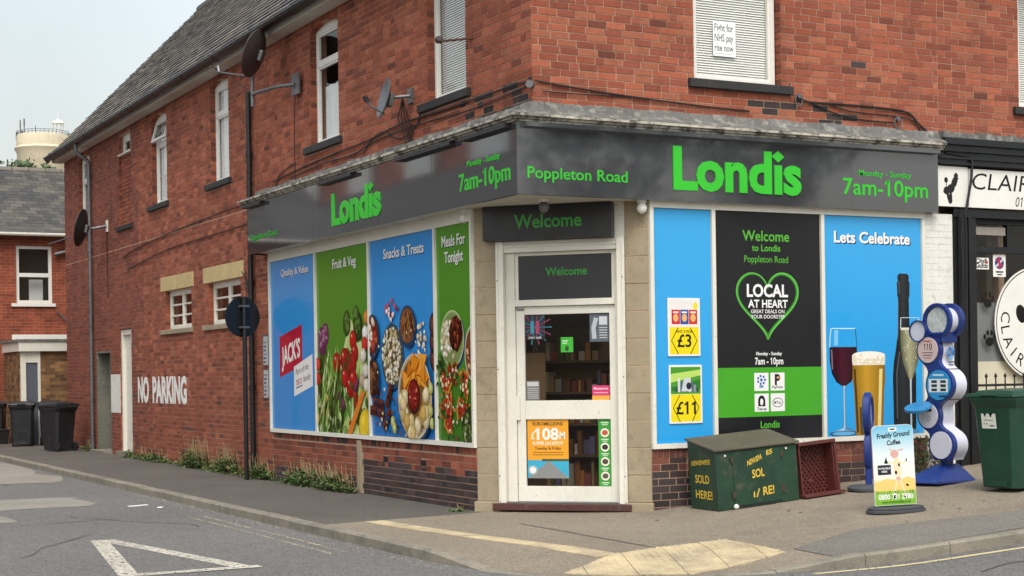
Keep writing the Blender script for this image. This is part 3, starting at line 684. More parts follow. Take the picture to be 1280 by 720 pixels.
MB().box(.045 + .02, .25, 16.65, 17.6, 4.65, 6.08).build('panel_backing', M['mortar'], SHOP)

def window(parent, Mx, w, h, style, curtain='net', open_top=False, name='window'):
    """local: x right, front -y, z up from the bottom of the frame; frame face at y=.09"""
    f = MB(); t = .055; y0, y1 = .09, .15
    f.box(0, w, y0, y1, 0, t); f.box(0, w, y0, y1, h - t - .06, h); f.box(0, t, y0, y1, t, h - t - .06); f.box(w - t, w, y0, y1, t, h - t - .06)
    panes = []
    if style == 'top':
        zt = h * .66; f.box(t, w - t, y0, y1, zt, zt + t * 1.3); panes = [(t, w - t, t, zt), (t, w - t, zt + t * 1.3, h - t - .06)]
    elif style == 'plain': panes = [(t, w - t, t, h - t - .06)]
    elif style == 'grid':
        xm = w * .5; f.box(xm - .03, xm + .03, y0, y1, t, h - t - .06)
        for k in range(1, 3): z = t + (h - 2 * t - .06) * k / 3; f.box(t, xm - .03, y0 + .01, y1, z - .015, z + .015); f.box(xm + .03, w - t, y0 + .01, y1, z - .015, z + .015)
        panes = [(t, xm - .03, t, h - t - .06), (xm + .03, w - t, t, h - t - .06)]
    o = f.build(name, M['upvc'] if style != 'grid' else M['whitepaint'], parent, Mx)
    for i, (a, b, c, d) in enumerate(panes):
        if open_top and i == 1:
            s = MB(); q = .045; s.box(0, b - a, 0, .05, 0, q); s.box(0, b - a, 0, .05, d - c - q, d - c); s.box(0, q, 0, .05, q, d - c - q); s.box(b - a - q, b - a, 0, .05, q, d - c - q)
            Mo = Matrix.Translation((a, y0 - .02, c)) @ Matrix.Translation((0, 0, d - c)) @ Matrix.Rotation(R(-15), 4, 'X') @ Matrix.Translation((0, 0, -(d - c)))
            so_ = s.build('open_casement', M['upvc'], o, Mo)
            MB().box(q, b - a - q, .018, .024, q, d - c - q).build('pane', M['glass'], o, Mo)
        else:
            g = MB(); iw = .028
            g.box(a, b, y0 + .012, y1 - .01, c, c + iw); g.box(a, b, y0 + .012, y1 - .01, d - iw, d); g.box(a, a + iw, y0 + .012, y1 - .01, c + iw, d - iw); g.box(b - iw, b, y0 + .012, y1 - .01, c + iw, d - iw)
            g.build('sash', M['upvc'] if style != 'grid' else M['whitepaint'], o)
            MB().add([(a + iw, .12, c + iw), (b - iw, .12, c + iw), (b - iw, .12, d - iw), (a + iw, .12, d - iw)], [(0, 1, 2, 3)]).build('pane', M['glass'], o)
    if curtain == 'net':
        c = MB(); n = 26; v = []; fs = []
        for k in range(n + 1):
            x = .03 + (w - .06) * k / n; y = .20 + .02 * math.sin(k * 1.9) + .01 * math.sin(k * .7)
            v += [(x, y - .04, .03), (x, y - .04, h * .93)]
        c.add(v, [(2 * k, 2 * k + 2, 2 * k + 3, 2 * k + 1) for k in range(n)]); c.build('curtain', M['curtain'], o, None, True)
    if curtain == 'blind':
        c = MB(); n = int(h / .028)
        for k in range(n):
            z = .03 + k * .028; c.add([(.04, .152, z), (w - .04, .152, z), (w - .04, .170, z + .027), (.04, .170, z + .027)], [(0, 1, 2, 3)], (.86, .85, .80))
        c.build('blind', M['matteprint'], o)
    if curtain == 'side':
        c = MB(); v = []; fs = []; n = 10
        for k in range(n + 1):
            x = w * .12 + (w * .85) * k / n; v += [(x, .18 + .02 * math.sin(k * 2.1), .03), (x, .18 + .02 * math.sin(k * 2.1), h * .50)]
        c.add(v, [(2 * k, 2 * k + 2, 2 * k + 3, 2 * k + 1) for k in range(n)]); c.build('curtain', M['curtain'], o, None, True)
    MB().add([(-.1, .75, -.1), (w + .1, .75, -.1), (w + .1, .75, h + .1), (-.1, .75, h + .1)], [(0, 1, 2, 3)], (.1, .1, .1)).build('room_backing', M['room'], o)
    return o
def sill(parent, Mx, w, x0, x1, h=.1, pr=.06, m='blackstone'):
    s = MB().box(x0, x1, -pr, .12, -h, -.002).build('sill', M[m], parent, Mx, False, .008); return s
ST = ['top', 'top', 'top', 'top', 'plain']; CU = ['net', 'net', 'net', 'side', 'blind']
for i, (a, b) in enumerate(LWIN):
    wd = window(SHOP, LW(b, ZW0), b - a, ZW1 - ZW0, ST[i], CU[i], open_top=(i == 1)); sill(wd, None, b - a, -.21, b - a + .12)
wd = window(SHOP, LW(17.55, 6.10), .85, .40, 'plain', None, open_top=False); sill(wd, None, .85, -.03, .88, .03, .03, 'upvc')
MB().box(-.05, .2, 16.55, 17.72, 4.55, 4.645).build('sill', M['blackstone'], SHOP, None, False, .008)
for a, b, la, lb in [(12.6, 14.28, 12.45, 14.56), (9.85, 11.6, 9.68, 11.86)]:
    wd = window(SHOP, LW(b, 2.45), b - a, .71 + .05, 'grid', None); 
    MB().box(-.012, .2, la + .005, lb - .005, 3.165, 3.425).build('lintel', M['sandstone'], SHOP, None, False, .006)
    MB().box(-.045, .1, la + .05, lb - .0, 2.362, 2.448).build('sill', M['stone'], SHOP, None, False, .008)
wd = window(SHOP, RW(2.09, ZW0), 1.16, 1.73, 'plain', 'blind'); sill(wd, None, 1.16, -.11, 1.32)
# bottom of the window board shows white; a dark cushion edge on the right reveal
def reveal(u, z0, z1, wall, sgn, dep=.10):
    mb = MB(); z = math.ceil((z0 - .02) / COURSE) * COURSE + (.02 if wall == 'L' else .02); k = 0; z = z0
    while z < z1 - .01:
        c = vary(random.choice(DARK + RED[:3]), .12); zt = min(z + COURSE - .012, z1); e = .012
        a, b = (u - e, u) if sgn > 0 else (u, u + e)
        if wall == 'L': mb.box(.0, dep, a, b, z, zt, c)
        else: mb.box(a, b, .0, dep, z, zt, c)
        z += COURSE
    o = mb.build('reveal_bricks', M['brick'], SHOP); o['kind'] = 'stuff'
for a, b in LWIN: reveal(b, ZW0, ZW1, 'L', 1)
reveal(17.6, 4.65, 6.48, 'L', 1, .06); reveal(14.28, 2.45, 3.16, 'L', 1); reveal(11.6, 2.45, 3.16, 'L', 1); reveal(17.73, .02, 2.56, 'L', 1, .1); reveal(3.28, ZW0, 6.5, 'R', 1, .1)
# side doors
d = MB(); d.box(0, .93, .10, .16, 0, 2.57, skip=''); dd = d.build('side_door', M['whitepaint'], SHOP, LW(17.73, 0))
MB().box(.0, .09, .03, .0999, .02, 2.55).box(.84, .93, .02, .0999, .02, 2.55).box(.09, .84, .04, .0999, 2.45, 2.55).build('door_frame', M['whitepaint'], dd)
MB().box(.24, .30, 18.5, 19.73, -.1, 2.15).build('recess_back', M['render'], SHOP)
MB().box(-.004, .24, 19.70, 19.735, 0, 2.148).box(.0, .24, 18.495, 18.53, 0, 2.148).box(.0, .24, 18.53, 19.70, 2.11, 2.148).build('recess_lining', M['render'], SHOP)
MB().box(-.18, .24, 18.45, 19.78, -.02, .05).build('doorstep', M['kerb'], SHOP)
MB().box(-.1, .1, 16.75, 17.78, -.02, .09).build('doorstep', M['kerb'], SHOP)
# little stone pier in the stall riser, air bricks
MB().box(-.03, .03, 4.835, 4.965, -.05, .70).build('stone_post', M['stone'], SHOP, None, False, .008)
for a, b in [(3.98, 4.13), (2.82, 2.97)]:
    m_ = MB().box(-.002, .02, a, b, .445, .52)
    for k in range(4): m_.box(-.006, -.002, a + .015 + k * .034, a + .03 + k * .034, .455, .51)
    m_.build('air_brick', M['blackplastic'], SHOP)
# plinth fillet at the wall foot
# roof
EX, EZ, PIT = -.34, 6.70, R(46); cp, sp_ = math.cos(PIT), math.sin(PIT); RX = 3.45; RZ = EZ + (RX - EX) * math.tan(PIT)
deck = MB(); X2 = 2 * RX - EX
deck.add([(EX, -.3, EZ), (X2, -.3, EZ), (X2, 22.95, EZ), (EX, 22.95, EZ), (RX, 3.4, RZ), (RX, 22.95, RZ)], [(0, 4, 5, 3), (1, 2, 5, 4), (0, 1, 4), (2, 3, 5)], H('#5b5a58', .7))
roof = deck.build('roof', M['slate'], SHOP, TR(0, 0, -.03))
SLC = [H('#77736b', .75), H('#6a6863', .75), H('#837d71', .75), H('#605f5f', .75), H('#918a7c', .75)]
sw, ex = .26, .19; rows = int((RX - EX) / cp / ex)
slates = []
for i in range(rows):
    for j in range(int(23.3 / sw)):
        y = -.3 + j * sw + (sw / 2 if i % 2 else 0); xx = EX + (i * ex) * cp
        if y < (xx - EX) * .976 - .1 or y > 22.8: continue
        slates.append((i, y + random.uniform(-.004, .004), xx))
def slate_geo(mb, col, jx=0):
    t0, t1 = .030 + jx, .022 + jx; L = ex * 1.12
    mb.add([(.004, 0, t0 - .016), (sw - .004, 0, t0 - .016), (sw - .004, L, .002), (.004, L, .002), (.004, 0, t0), (sw - .004, 0, t0), (sw - .004, L, t1 - .014), (.004, L, t1 - .014)], [(4, 5, 6, 7), (0, 1, 5, 4), (1, 2, 6, 5), (3, 0, 4, 7)], col)
SM = []
for k in range(16):
    b_ = MB(); slate_geo(b_, vary(random.choice(SLC), .2), random.uniform(0, .006)); SM.append(b_.mesh('slate', M['slate']))
def slate_M(i, y):
    return Matrix(((0, cp, -sp_, EX + i * ex * cp), (1, 0, 0, y), (0, sp_, cp, EZ + i * ex * sp_), (0, 0, 0, 1)))
def sscore(t):
    p = proj((t[2], t[1], EZ + t[0] * ex * sp_)); return -p[2] if (0 < p[0] < 1280 and 0 < p[1] < 720) else -1e9
order = sorted(range(len(slates)), key=lambda k: -sscore(slates[k])); top = set(order[:300])
mb = MB()
for k, (i, y, xx) in enumerate(slates):
    if k in top: link('slate', random.choice(SM), roof, TR(0, 0, .03) @ slate_M(i, y))
    else:
        b_ = MB(); slate_geo(b_, vary(random.choice(SLC), .2), random.uniform(0, .006)); b_.xform(slate_M(i, y)); mb.add(b_.V, b_.F, b_.C)
o = mb.build('slates', M['slate'], roof, TR(0, 0, .03)); o['kind'] = 'stuff'
mb = MB()
for k in range(44):
    y = 3.4 + k * .45; mb.tube([(RX, y, RZ - .03), (RX, y + .44, RZ - .03)], .11, 10, vary(SLC[1], .15))
mb.build('ridge_tiles', M['slate'], roof)
mb = MB(); mb.add([(EX - .02, 22.96, EZ - .02), (RX, 22.96, RZ + .02), (RX, 22.96, RZ - .10), (EX - .02, 22.96, EZ - .14)], [(0, 1, 2, 3)])
mb.add([(EX - .02, 22.9, EZ + .0), (RX, 22.9, RZ + .04), (RX, 22.99, RZ + .04), (EX - .02, 22.99, EZ + .0)], [(0, 1, 2, 3)]); mb.build('verge', M['mortar'], roof)
MB().box(-.24, -.004, -.2, 22.88, 6.585, 6.69).build('eaves_board', M['soffit'], SHOP)
mb = MB(); n = 8; prof = [(-.33 + .075 * math.cos(math.pi + math.pi * k / n), 6.70 + .075 * math.sin(math.pi + math.pi * k / n)) for k in range(n + 1)]
for a, b in zip(prof, prof[1:]): mb.add([(a[0], -.2, a[1]), (b[0], -.2, b[1]), (b[0], 22.98, b[1]), (a[0], 22.98, a[1])], [(0, 3, 2, 1)])
for k in range(13): mb.tube([(-.33, .9 + 1.8 * k, 6.70), (-.33, .97 + 1.8 * k, 6.70)], .082, 14)
mb.prism([(-p[0], p[1]) for p in prof], 0, .001) if False else None
mb.box(-.42, -.405, -.2, 22.98, 6.69, 6.715); mb.box(-.255, -.24, -.2, 22.98, 6.69, 6.715)
mb.build('gutter', M['blackgloss'], SHOP, None, True)
mb = MB(); mb.tube([(-.33, 19.98, 6.63), (-.33, 19.98, 6.5), (-.28, 19.97, 6.42), (-.1, 19.95, 6.30), (-.07, 19.93, 6.2), (-.07, 19.93, .03)], .042, 10)
for z in (5.9, 4.3, 2.7, 1.1): mb.tube([(-.07, 19.93, z), (-.07, 19.93, z + .09)], .052, 10)
mb.build('drainpipe', M['metalgrey'], SHOP, None, True)
mb = MB(); mb.tube([(-.07, 9.12, 6.0), (-.07, 9.12, .02)], .045, 10)
for z in (5.0, 3.0, 1.35): mb.tube([(-.07, 9.12, z), (-.07, 9.12, z + .08)], .056, 10)
mb.build('black_downpipe', M['blackgloss'], SHOP, None, True)
# ---- cornice, flashing, soffit above the shop front
def run_boxes(mb, out_l, out_r, z0, z1):
    mb.box(out_l, -.0035, out_r, 8.92, z0, z1); mb.box(-.0035, 5.60, out_r, -.0035, z0, z1)
mb = MB(); run_boxes(mb, -.272, -.132, 4.192, 4.214); run_boxes(mb, -.30, -.16, 4.2145, 4.240); run_boxes(mb, -.335, -.195, 4.2405, 4.270); mb.build('cornice', M['cornice'], SHOP)
for ln, pts in (('L', [8.95, -.03]), ('R', [-.03, 5.62])):
    mb = MB(); n = 150; v = []
    for k in range(n + 1):
        u_ = pts[0] + (pts[1] - pts[0]) * k / n; zt = 4.42 + .006 * math.sin(k * .31) + random.uniform(-.005, .005); ot = .03 + random.uniform(-.002, .002)
        row = [(.33 if ln == 'L' else .19, 4.2705 + random.uniform(0, .006)), (.22 if ln == 'L' else .13, 4.31 + random.uniform(-.003, .004)), (ot + .03, 4.345 + random.uniform(-.003, .003)), (ot, zt), (.0, zt + .012)]
        v += [((-d_, u_, z_) if ln == 'L' else (u_, -d_, z_)) for d_, z_ in row]
    f = [(k * 5 + q, k * 5 + q + 1, k * 5 + q + 6, k * 5 + q + 5) for k in range(n) for q in range(4)]
    if ln == 'L': f = [x[::-1] for x in f]
    mb.add(v, [x[::-1] for x in f]); mb.build('flashing', M['lead'], SHOP); FR_ = globals().setdefault('FLR', {}); FR_[ln] = (v[:5], v[-5:])
la_, rb_ = FLR['L'][1], FLR['R'][0]; mid_ = [(p[0] - .004, q[1] - .004, max(p[2], q[2])) for p, q in zip(la_, rb_)]
MB().add(la_ + mid_ + rb_, [(i, i + 1, i + 6, i + 5) for i in range(4)] + [(5 + i, 6 + i, 11 + i, 10 + i) for i in range(4)]).build('flashing_corner', M['lead'], SHOP)
sf = [(-.21, -.069), (5.38, -.069), (5.38, .05), (1.50, .05), (.05, 1.50), (.05, 8.42), (-.21, 8.42)]
MB().prismz(sf, 3.437, 3.452).build('soffit', M['soffit'], SHOP)
# ---- white window frames of the shop
mb = MB(); zb, zt = .72, 3.30
mb.box(-.035, .03, 1.435, 8.42, zb, zb + .055); mb.box(-.03, .03, 1.435, 8.42, 3.30, 3.435)
for y in (8.40, 6.45, 4.49, 2.45, 1.46): mb.box(-.034, .03, y - .022, y + .022, zb + .055, 3.30)
mb.build('window_frame', M['whitepaint'], SHOP)
mb = MB(); mb.box(1.435, 5.385, -.035, .03, .705, .76); mb.box(1.435, 5.385, -.03, .03, 3.36, 3.435)
for x in (1.455, 2.277, 3.818, 5.358): mb.box(x - .024, x + .024, -.034, .03, .76, 3.36)
mb.build('window_frame', M['whitepaint'], SHOP)
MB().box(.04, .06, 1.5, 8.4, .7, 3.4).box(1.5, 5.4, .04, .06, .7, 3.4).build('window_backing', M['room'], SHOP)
# white painted end pier
mb = MB(); zc = -.05; k = 0
while zc < 3.43:
    xs_ = [5.405, 5.63, 5.845] if k % 2 == 0 else [5.405, 5.515, 5.74, 5.845]
    for a, b in zip(xs_, xs_[1:]):
        d_ = random.uniform(.002, .005); mb.box(a + .003, b - .003, -d_, .05, zc + .003, min(zc + .0767, 3.43), vary(WHITE, .04))
    zc += .0797; k += 1
mb.build('painted_brick_pier', M['paintbrick'], SHOP); MB().box(5.40, 5.85, .0, .3, -.1, 3.43).build('pier_core', M['paintbrick'], SHOP)

# ------------------------------------------------------------------ chamfered corner with the door
CH = TR(0, 1.43, 0, -45)
for s0, s1 in ((0.0, .262), (1.752, 2.022)):
    for k in range(11):
        z0 = .115 + k * .3015; mb = MB(); mb.box(s0 + .002, s1 - .002, -.0 + random.uniform(-.003, .003), .32, z0 + .003, z0 + .2985, vary(WHITE, .07)); mb.build('stone_block', M['stone'], SHOP, CH, False, .006)
    MB().box(s0 + .01, s1 - .01, .006, .3, .1, 3.44).build('pier_joint', M['mortar'], SHOP, CH)
    MB().box(s0 - .03, s1 + .02, -.035, .30, -.15, .114).build('pier_plinth', M['stone'], SHOP, CH, False, .012)
fr = MB()
fr.box(.263, .352, -.03, .14, .10, 3.045); fr.box(1.662, 1.751, -.03, .14, .10, 3.045)
fr.box(.275, .292, -.042, -.03, .12, 3.0); fr.box(1.722, 1.739, -.042, -.03, .12, 3.0)
fr.box(.352, 1.662, .0, .14, 2.92, 3.044); fr.box(.352, 1.662, -.015, .0, 2.975, 3.0)
fr.box(.353, .46, .055, .14, .10, 2.919); fr.box(1.62, 1.661, .055, .14, .10, 2.919); fr.box(.461, .50, .07, .14, 2.385, 2.919); fr.box(1.582, 1.619, .07, .14, 2.385, 2.919)
fr.box(.461, 1.619, .045, .14, 2.312, 2.384); fr.box(.501, 1.581, .07, .14, 2.882, 2.918)
DF = fr.build('door_frame', M['whitepaint'], SHOP, CH, False, .004)
for s_, z_ in [(.283, .4), (.283, 1.6), (.283, 2.6), (1.73, .4), (1.73, 1.5), (1.73, 2.6)]:
    MB().box(s_ - .006, s_ + .006, -.046, -.042, z_, z_ + .012).build('screw', M['iron'], DF)
lf = MB(); a, b = .464, 1.617
lf.box(a, .560, .08, .125, .112, 2.308); lf.box(1.546, b, .08, .125, .112, 2.308); lf.box(.560, 1.546, .08, .125, 2.218, 2.308); lf.box(.560, 1.546, .078, .127, 1.036, 1.248); lf.box(.560, 1.546, .08, .125, .112, .284)
door = lf.build('shop_door', M['whitepaint'], SHOP, CH, False, .004)
MB().add([(.557, .104, 1.245), (1.549, .104, 1.245), (1.549, .104, 2.221), (.557, .104, 2.221)], [(0, 1, 2, 3)]).build('glass_pane', M['glassdoor'], door)
MB().add([(.557, .104, .281), (1.549, .104, .281), (1.549, .104, 1.039), (.557, .104, 1.039)], [(0, 1, 2, 3)]).build('glass_pane', M['glassdoor'], door)
hm = MB(); hm.box(.452, .50, .05, .08, 1.03, 1.30); hm.build('push_plate', M['whitepaint'], door)
MB().box(.475, .56, .065, .08, 2.27, 2.29).build('door_closer', M['metalgrey'], door)
MB().box(.20, 1.80, -.07, .30, .02, .098).build('red_step', M['redstep'], SHOP, CH, False, .008)
MB().box(.26, 1.76, -.02, .14, .0985, .111).build('threshold', M['metalgrey'], SHOP, CH)
# shop inside
inn_ = MB()
room_poly = [(.06, 1.45), (1.45, .07), (6.8, .07), (6.8, 8.4), (.06, 8.4)]
inn_.prismz(room_poly, .02, .09, H('#6d6255', .6)).prismz(room_poly, 3.2, 3.3, H('#b5ada0', .6)); inn_.build('shop_floor_and_ceiling', M['goods'], SHOP)
mb = MB(); mb.box(.3, 6.8, 8.3, 8.4, .1, 3.2, H('#6b5a48', .5)); mb.box(6.7, 6.8, .3, 8.3, .1, 3.2, H('#6b5a48', .5)); mb.build('inner_wall', M['goods'], SHOP)
PKG = ['#b23a2e', '#d8b24a', '#5a6ea0', '#e0d8c4', '#7a8a48', '#c77c3a', '#a04d5a', '#d9c9b0', '#7a4a2a', '#c9a878']
def shelf(Mx, label, w, levels, h):
    t = thing('shelf_unit', label, 'shelf', Mx)
    MB().box(0, w, .38, .40, 0, h).build('back_panel', M['wood'], t)
    for x in (0, w - .03): MB().box(x, x + .03, 0, .379, 0, h).build('side_panel', M['wood'], t)
    for k in range(levels):
        z = .08 + k * (h - .12) / levels; MB().box(.031, w - .031, 0, .378, z, z + .03).build('board', M['wood'], t)
        g = MB(); x = .05
        while x < w - .15:
            bw = random.uniform(.03, .085); bh = random.uniform(.08, (h - .12) / levels - .06); g.box(x, x + bw, .03 + random.uniform(0, .06), .3, z + .031, z + .031 + bh, vary(mixc(H(random.choice(PKG), .9), H('#9a6a38', .8), .35), .35)); x += bw + random.uniform(.004, .02)
        g.build('packets', M['goods'], t)
shelf(TR(1.05, 2.25, .09, -50), 'tall wooden shelf of packets straight behind the shop door', 1.4, 5, 2.0)
shelf(TR(1.95, 1.30, .09, -38), 'wooden goods shelf behind the right half of the door', 1.5, 4, 1.9)
shelf(TR(.40, 2.5, .09, -88), 'narrow packet shelf behind the left edge of the door', 1.2, 5, 1.7)

# ------------------------------------------------------------------ signs
GR = H('#33c22c', .9); GRD = H('#2a9a2e', .85)
SG = thing('fascia_sign', 'dark grey wraparound fascia sign with bright green shop lettering', 'shop sign', TR(-.25, -.11, 3.43))
mb = MB(); mb.box(-.25, -.21, -.11, 8.70, 3.43, 4.188); mb.box(-.21, -.004, 8.66, 8.70, 3.43, 4.188); mb.build('side_panel', M['fascia'], SG, 'W')
mb = MB(); mb.box(-.2098, 5.53, -.11, -.07, 3.43, 4.188); mb.box(5.49, 5.53, -.07, -.004, 3.43, 4.188); mb.build('front_panel', M['fascia'], SG, 'W')
for x in (-.02, 1.235, 2.70, 4.2): MB().box(x, x + (.045 if x == 1.235 else .004), -.1125, -.11, 3.432, 4.10).build('joint_strip', M['fascia'], SG, 'W')
for y in (2.0, 3.6, 5.9, 7.4): MB().box(-.2525, -.25, y, y + .004, 3.432, 4.186).build('joint_strip', M['fascia'], SG, 'W')
mb = MB(); mb.box(-.17, 5.50, -.19, -.1102, 4.135, 4.180); mb.build('light_trough', M['fascia'], SG, 'W')
for a, b in ((.0, 1.1), (1.35, 2.9), (4.3, 5.5), (7.9, 8.75)): MB().box(-.33, -.2502, a, b, 4.135, 4.180).build('light_trough', M['blackgloss'], SG, 'W')
def letters(name, s, Mx, w, h, col, bold, parent, depth=.012, ital=0):
    v, f, asp = text_mesh(s, bold); words = s.split(' '); bounds = []; acc = ''
    for wd_ in words:
        acc = (acc + ' ' + wd_) if acc else wd_; bounds.append(text_mesh(acc, bold)[2] / asp + .02)
    groups = {}
    for q in f:
        cxm = sum(v[i][0] for i in q) / len(q); groups.setdefault(next((i for i, b in enumerate(bounds) if cxm <= b), len(words) - 1), []).append(q)
    for g in groups.values():
        use = sorted({i for q in g for i in q}); ix = {k: i for i, k in enumerate(use)}; n = len(use); mb = MB()
        V = [(v[k][0] * w + v[k][1] * h * ital, 0, v[k][1] * h) for k in use]; V2 = [(q[0], -depth, q[2]) for q in V]; ec = set()
        for q in g:
            for i in range(len(q)): ec.add((ix[q[i]], ix[q[(i + 1) % len(q)]]))
        side = [(a, b, b + n, a + n) for (a, b) in ec if (b, a) not in ec]
        mb.add(V + V2, [tuple(ix[i] + n for i in q) for q in g] + side, col); mb.build(name, M['letters'], parent, Mx)
def raw_w(t, b): return text_mesh(t, b)[2]
def SGM(Mw): return Matrix.Translation((.25, .11, -3.43)) @ Mw
def logo(Mx, W, Hh):
    letters('letter_sign', 'Lond\u0131s', SGM(Mx), W, Hh, GR, .035, SG)
    # diamond over the i
    la, lb = raw_w('Lond', .035), raw_w('Lond\u0131', .035); lt = raw_w('Lond\u0131s', .035); xi = W * (lb - .5 * raw_w('\u0131', .035)) / lt; zi = Hh * .93; mb = MB(); mb.prism([(xi - .05 * W, zi), (xi, zi - .15 * Hh), (xi + .05 * W, zi), (xi, zi + .15 * Hh)], -.012, 0, GR); mb.build('letter_dot', M['letters'], SG, SGM(Mx))
def lsg(t, y0, y1, zb, h, c=GR, b=.012): letters('letter_sign', t, SGM(LW(y0, zb, -.2503)), y0 - y1, h, c, b, SG, .006)
def rsg(t, x0, x1, zb, h, c=GR, b=.012): letters('letter_sign', t, SGM(RW(x0, zb, -.1103)), x1 - x0, h, c, b, SG, .006)
logo(LW(5.16, 3.575, -.2503), 1.66, .39); logo(RW(1.69, 3.575, -.1103), 1.76, .44)
lsg('7am-10pm', 1.27, .04, 3.60, .185, GR, .012); lsg('Monday - Sunday', 1.06, .27, 3.85, .066, GR, .004); lsg('Poppleton Road', 8.57, 7.37, 3.63, .095, GRD, .0)
rsg('7am-10pm', 4.06, 5.36, 3.60, .185); rsg('Monday - Sunday', 4.30, 5.10, 3.825, .068, GR, .004); rsg('Poppleton Road', -.13, 1.10, 3.605, .118, GR, .008)
# welcome box over the door
WB = thing('welcome_box_sign', 'dark box sign reading Welcome in green above the shop door', 'shop sign', CH @ TR(.9, 0, 3.05))
CW = CH @ TR(0, 0, 0)
def ch(name, mb, m, parent): 
    return mb.build(name, m, parent, WM[parent.name].inverted() @ CH)
MB().box(.263, 1.751, .02, .2, 3.046, 3.436).build('lintel', M['whitepaint'], SHOP, CH)
ch('box', MB().box(.15, 1.64, -.13, .0, 3.05, 3.43), M['blackgloss'], WB)
p = Print(2, 4); p.y = -.1305; p.text('Welcome', .52, 1.30, 3.18, .145, GRD, .02); ch('lettering', p.mb, M['letters'], WB)
MB().box(.6, 1.1, -.2, -.1, 3.435, 3.436)
WP = thing('transom_panel', 'black panel with small green Welcome between the box sign and the door', 'shop sign', CH @ TR(1.04, .06, 2.385))
ch('panel', MB().box(.501, 1.581, .085, .11, 2.386, 2.881), mat('black_vinyl', H('#262629', .85), .35), WP)
p = Print(2, 4); p.y = .0845; p.text('Welcome', .815, 1.30, 2.655, .088, GRD, .02); ch('lettering', p.mb, M['letters'], WP)
# small lamp and cameras under the soffit
def camball(x, y, z, label, m):
    t = thing('security_camera', label, 'camera', TR(x, y, z))
    MB().lathe([(.055, 0), (.055, -.03), (.03, -.035)], 16).build('mount', M['upvc'], t, None, True)
    MB().lathe([(.03, -.03), (.05, -.05), (.06, -.09), (.045, -.13), (.015, -.15)], 16).build('head', m, t, None, True)
camball(.06 - .08, 1.62, 3.436, 'white round security camera at the left window corner', M['upvc'])
camball(1.35, -.0, 3.436, 'white round security camera above the right stone pier', M['upvc'])
camball(.28, .28, 3.436, 'small dark camera hanging under the fascia corner', M['metalgrey'])
mb = MB(); mb.tube([(0, 0, 0), (-.05, -.05, 0)], .03, 12); mb.tube([(-.05, -.05, 0), (-.075, -.075, 0)], .042, 12)
tag(mb.build('wall_lamp', M['metalgrey'], None, TR(.01, .01, 4.60), True), 'tiny round grey fitting on the brick corner above the sign', 'fitting')

# ------------------------------------------------------------------ printed window graphics
BLU = H('#2f8fd6', .9); BLU2 = H('#4aa0e0', .9); GRN = H('#4c8a2a', .85); GRN2 = H('#5b9a30', .85); SHD = H('#1b3a5c', .8)
def panel(name, label, Mx, w, z0, z1, stops):
    t = thing(name, label, 'poster', Mx); h = z1 - z0
    MB().box(0, w, 0, .012, 0, h).build('backing', M['upvc'], t)
    p = Print(w, h); p.grad(0, 0, w, h, [(f_ * h, c) for f_, c in stops]); p.t = t; return p
ZP = .78
def leaf(p, x, z, l, wd, a, c):
    a = R(a); p.poly([(x, z), (x + l * .4 * math.cos(a) - wd * math.sin(a), z + l * .4 * math.sin(a) + wd * math.cos(a)), (x + l * math.cos(a), z + l * math.sin(a)), (x + l * .4 * math.cos(a) + wd * math.sin(a), z + l * .4 * math.sin(a) - wd * math.cos(a))], c)
# 1 value
p = panel('window_graphic', 'blue window graphic with a red lettered block', LW(8.376, ZP, -.004), 1.904, ZP, 3.30, [(0, BLU), (.55, BLU), (1, BLU2)])
o = 2.30 - .78
p.text('Quality & Value', .46, 1.63, 3.055 - ZP, .10, H('#f2f2ee'), .018, shadow=(SHD, .012))
p.poly([(.36, 1.546 - ZP), (1.33, 1.715 - ZP), (1.33, 2.314 - ZP), (.36, 2.151 - ZP)], H('#b01c38', .9))
p.text("JACK'S", .45, 1.24, 1.72 - ZP, .26, H('#f2f2ee'), .03, skew=.17)
p.poly([(.97, 1.266 - ZP), (1.745, 1.421 - ZP), (1.745, 1.876 - ZP), (.97, 1.70 - ZP)], H('#efefec'))
p.text('Part of the', 1.05, 1.58, 1.575 - ZP, .085, H('#2a2a3a'), .005, skew=.18); p.text('TESCO', 1.05, 1.30, 1.42 - ZP, .075, H('#b01c38'), .02, skew=.18); p.text('family', 1.36, 1.66, 1.475 - ZP, .085, H('#2a2a3a'), .005, skew=.18)
p.stroke([(1.05, 1.385 - ZP), (1.32, 1.43 - ZP)], .018, H('#2a4a8a')); p.build('print', p.t, M['print'])
# 2 fruit and veg
p = panel('window_graphic', 'green window graphic of vegetables and tomatoes', LW(6.428, ZP, -.004), 1.916, ZP, 3.30, [(0, GRN), (.5, GRN), (1, GRN2)])
p.shade = True
p.text('Fruit & Veg', .62, 1.47, 3.035 - ZP, .125, H('#f2f2ee'), .022, shadow=(H('#1f3a14', .8), .012))
rnd = random.Random(3)
p.poly([(.25, 0), (1.25, 1.55), (1.75, 1.1), (1.9, .2), (1.5, 0)], H('#cfdc9a', .85))
p.poly([(.45, 0), (1.22, 1.38), (1.58, 1.02), (1.62, .3), (1.2, 0)], H('#b7cf7c', .85))
p.poly([(-.01, -.01), (.75, -.01), (.55, .55), (.35, 1.15), (-.01, 1.2)], H('#2f5a1c', .8))
for k in range(64): leaf(p, rnd.uniform(-.05, 1.3), rnd.uniform(-.2, .55), rnd.uniform(.3, .85), rnd.uniform(.03, .08), rnd.uniform(55, 120), H(rnd.choice(['#3c6b22', '#7fa84a', '#a9c46a', '#2f5520', '#d8e4b0', '#55852f']), .85))
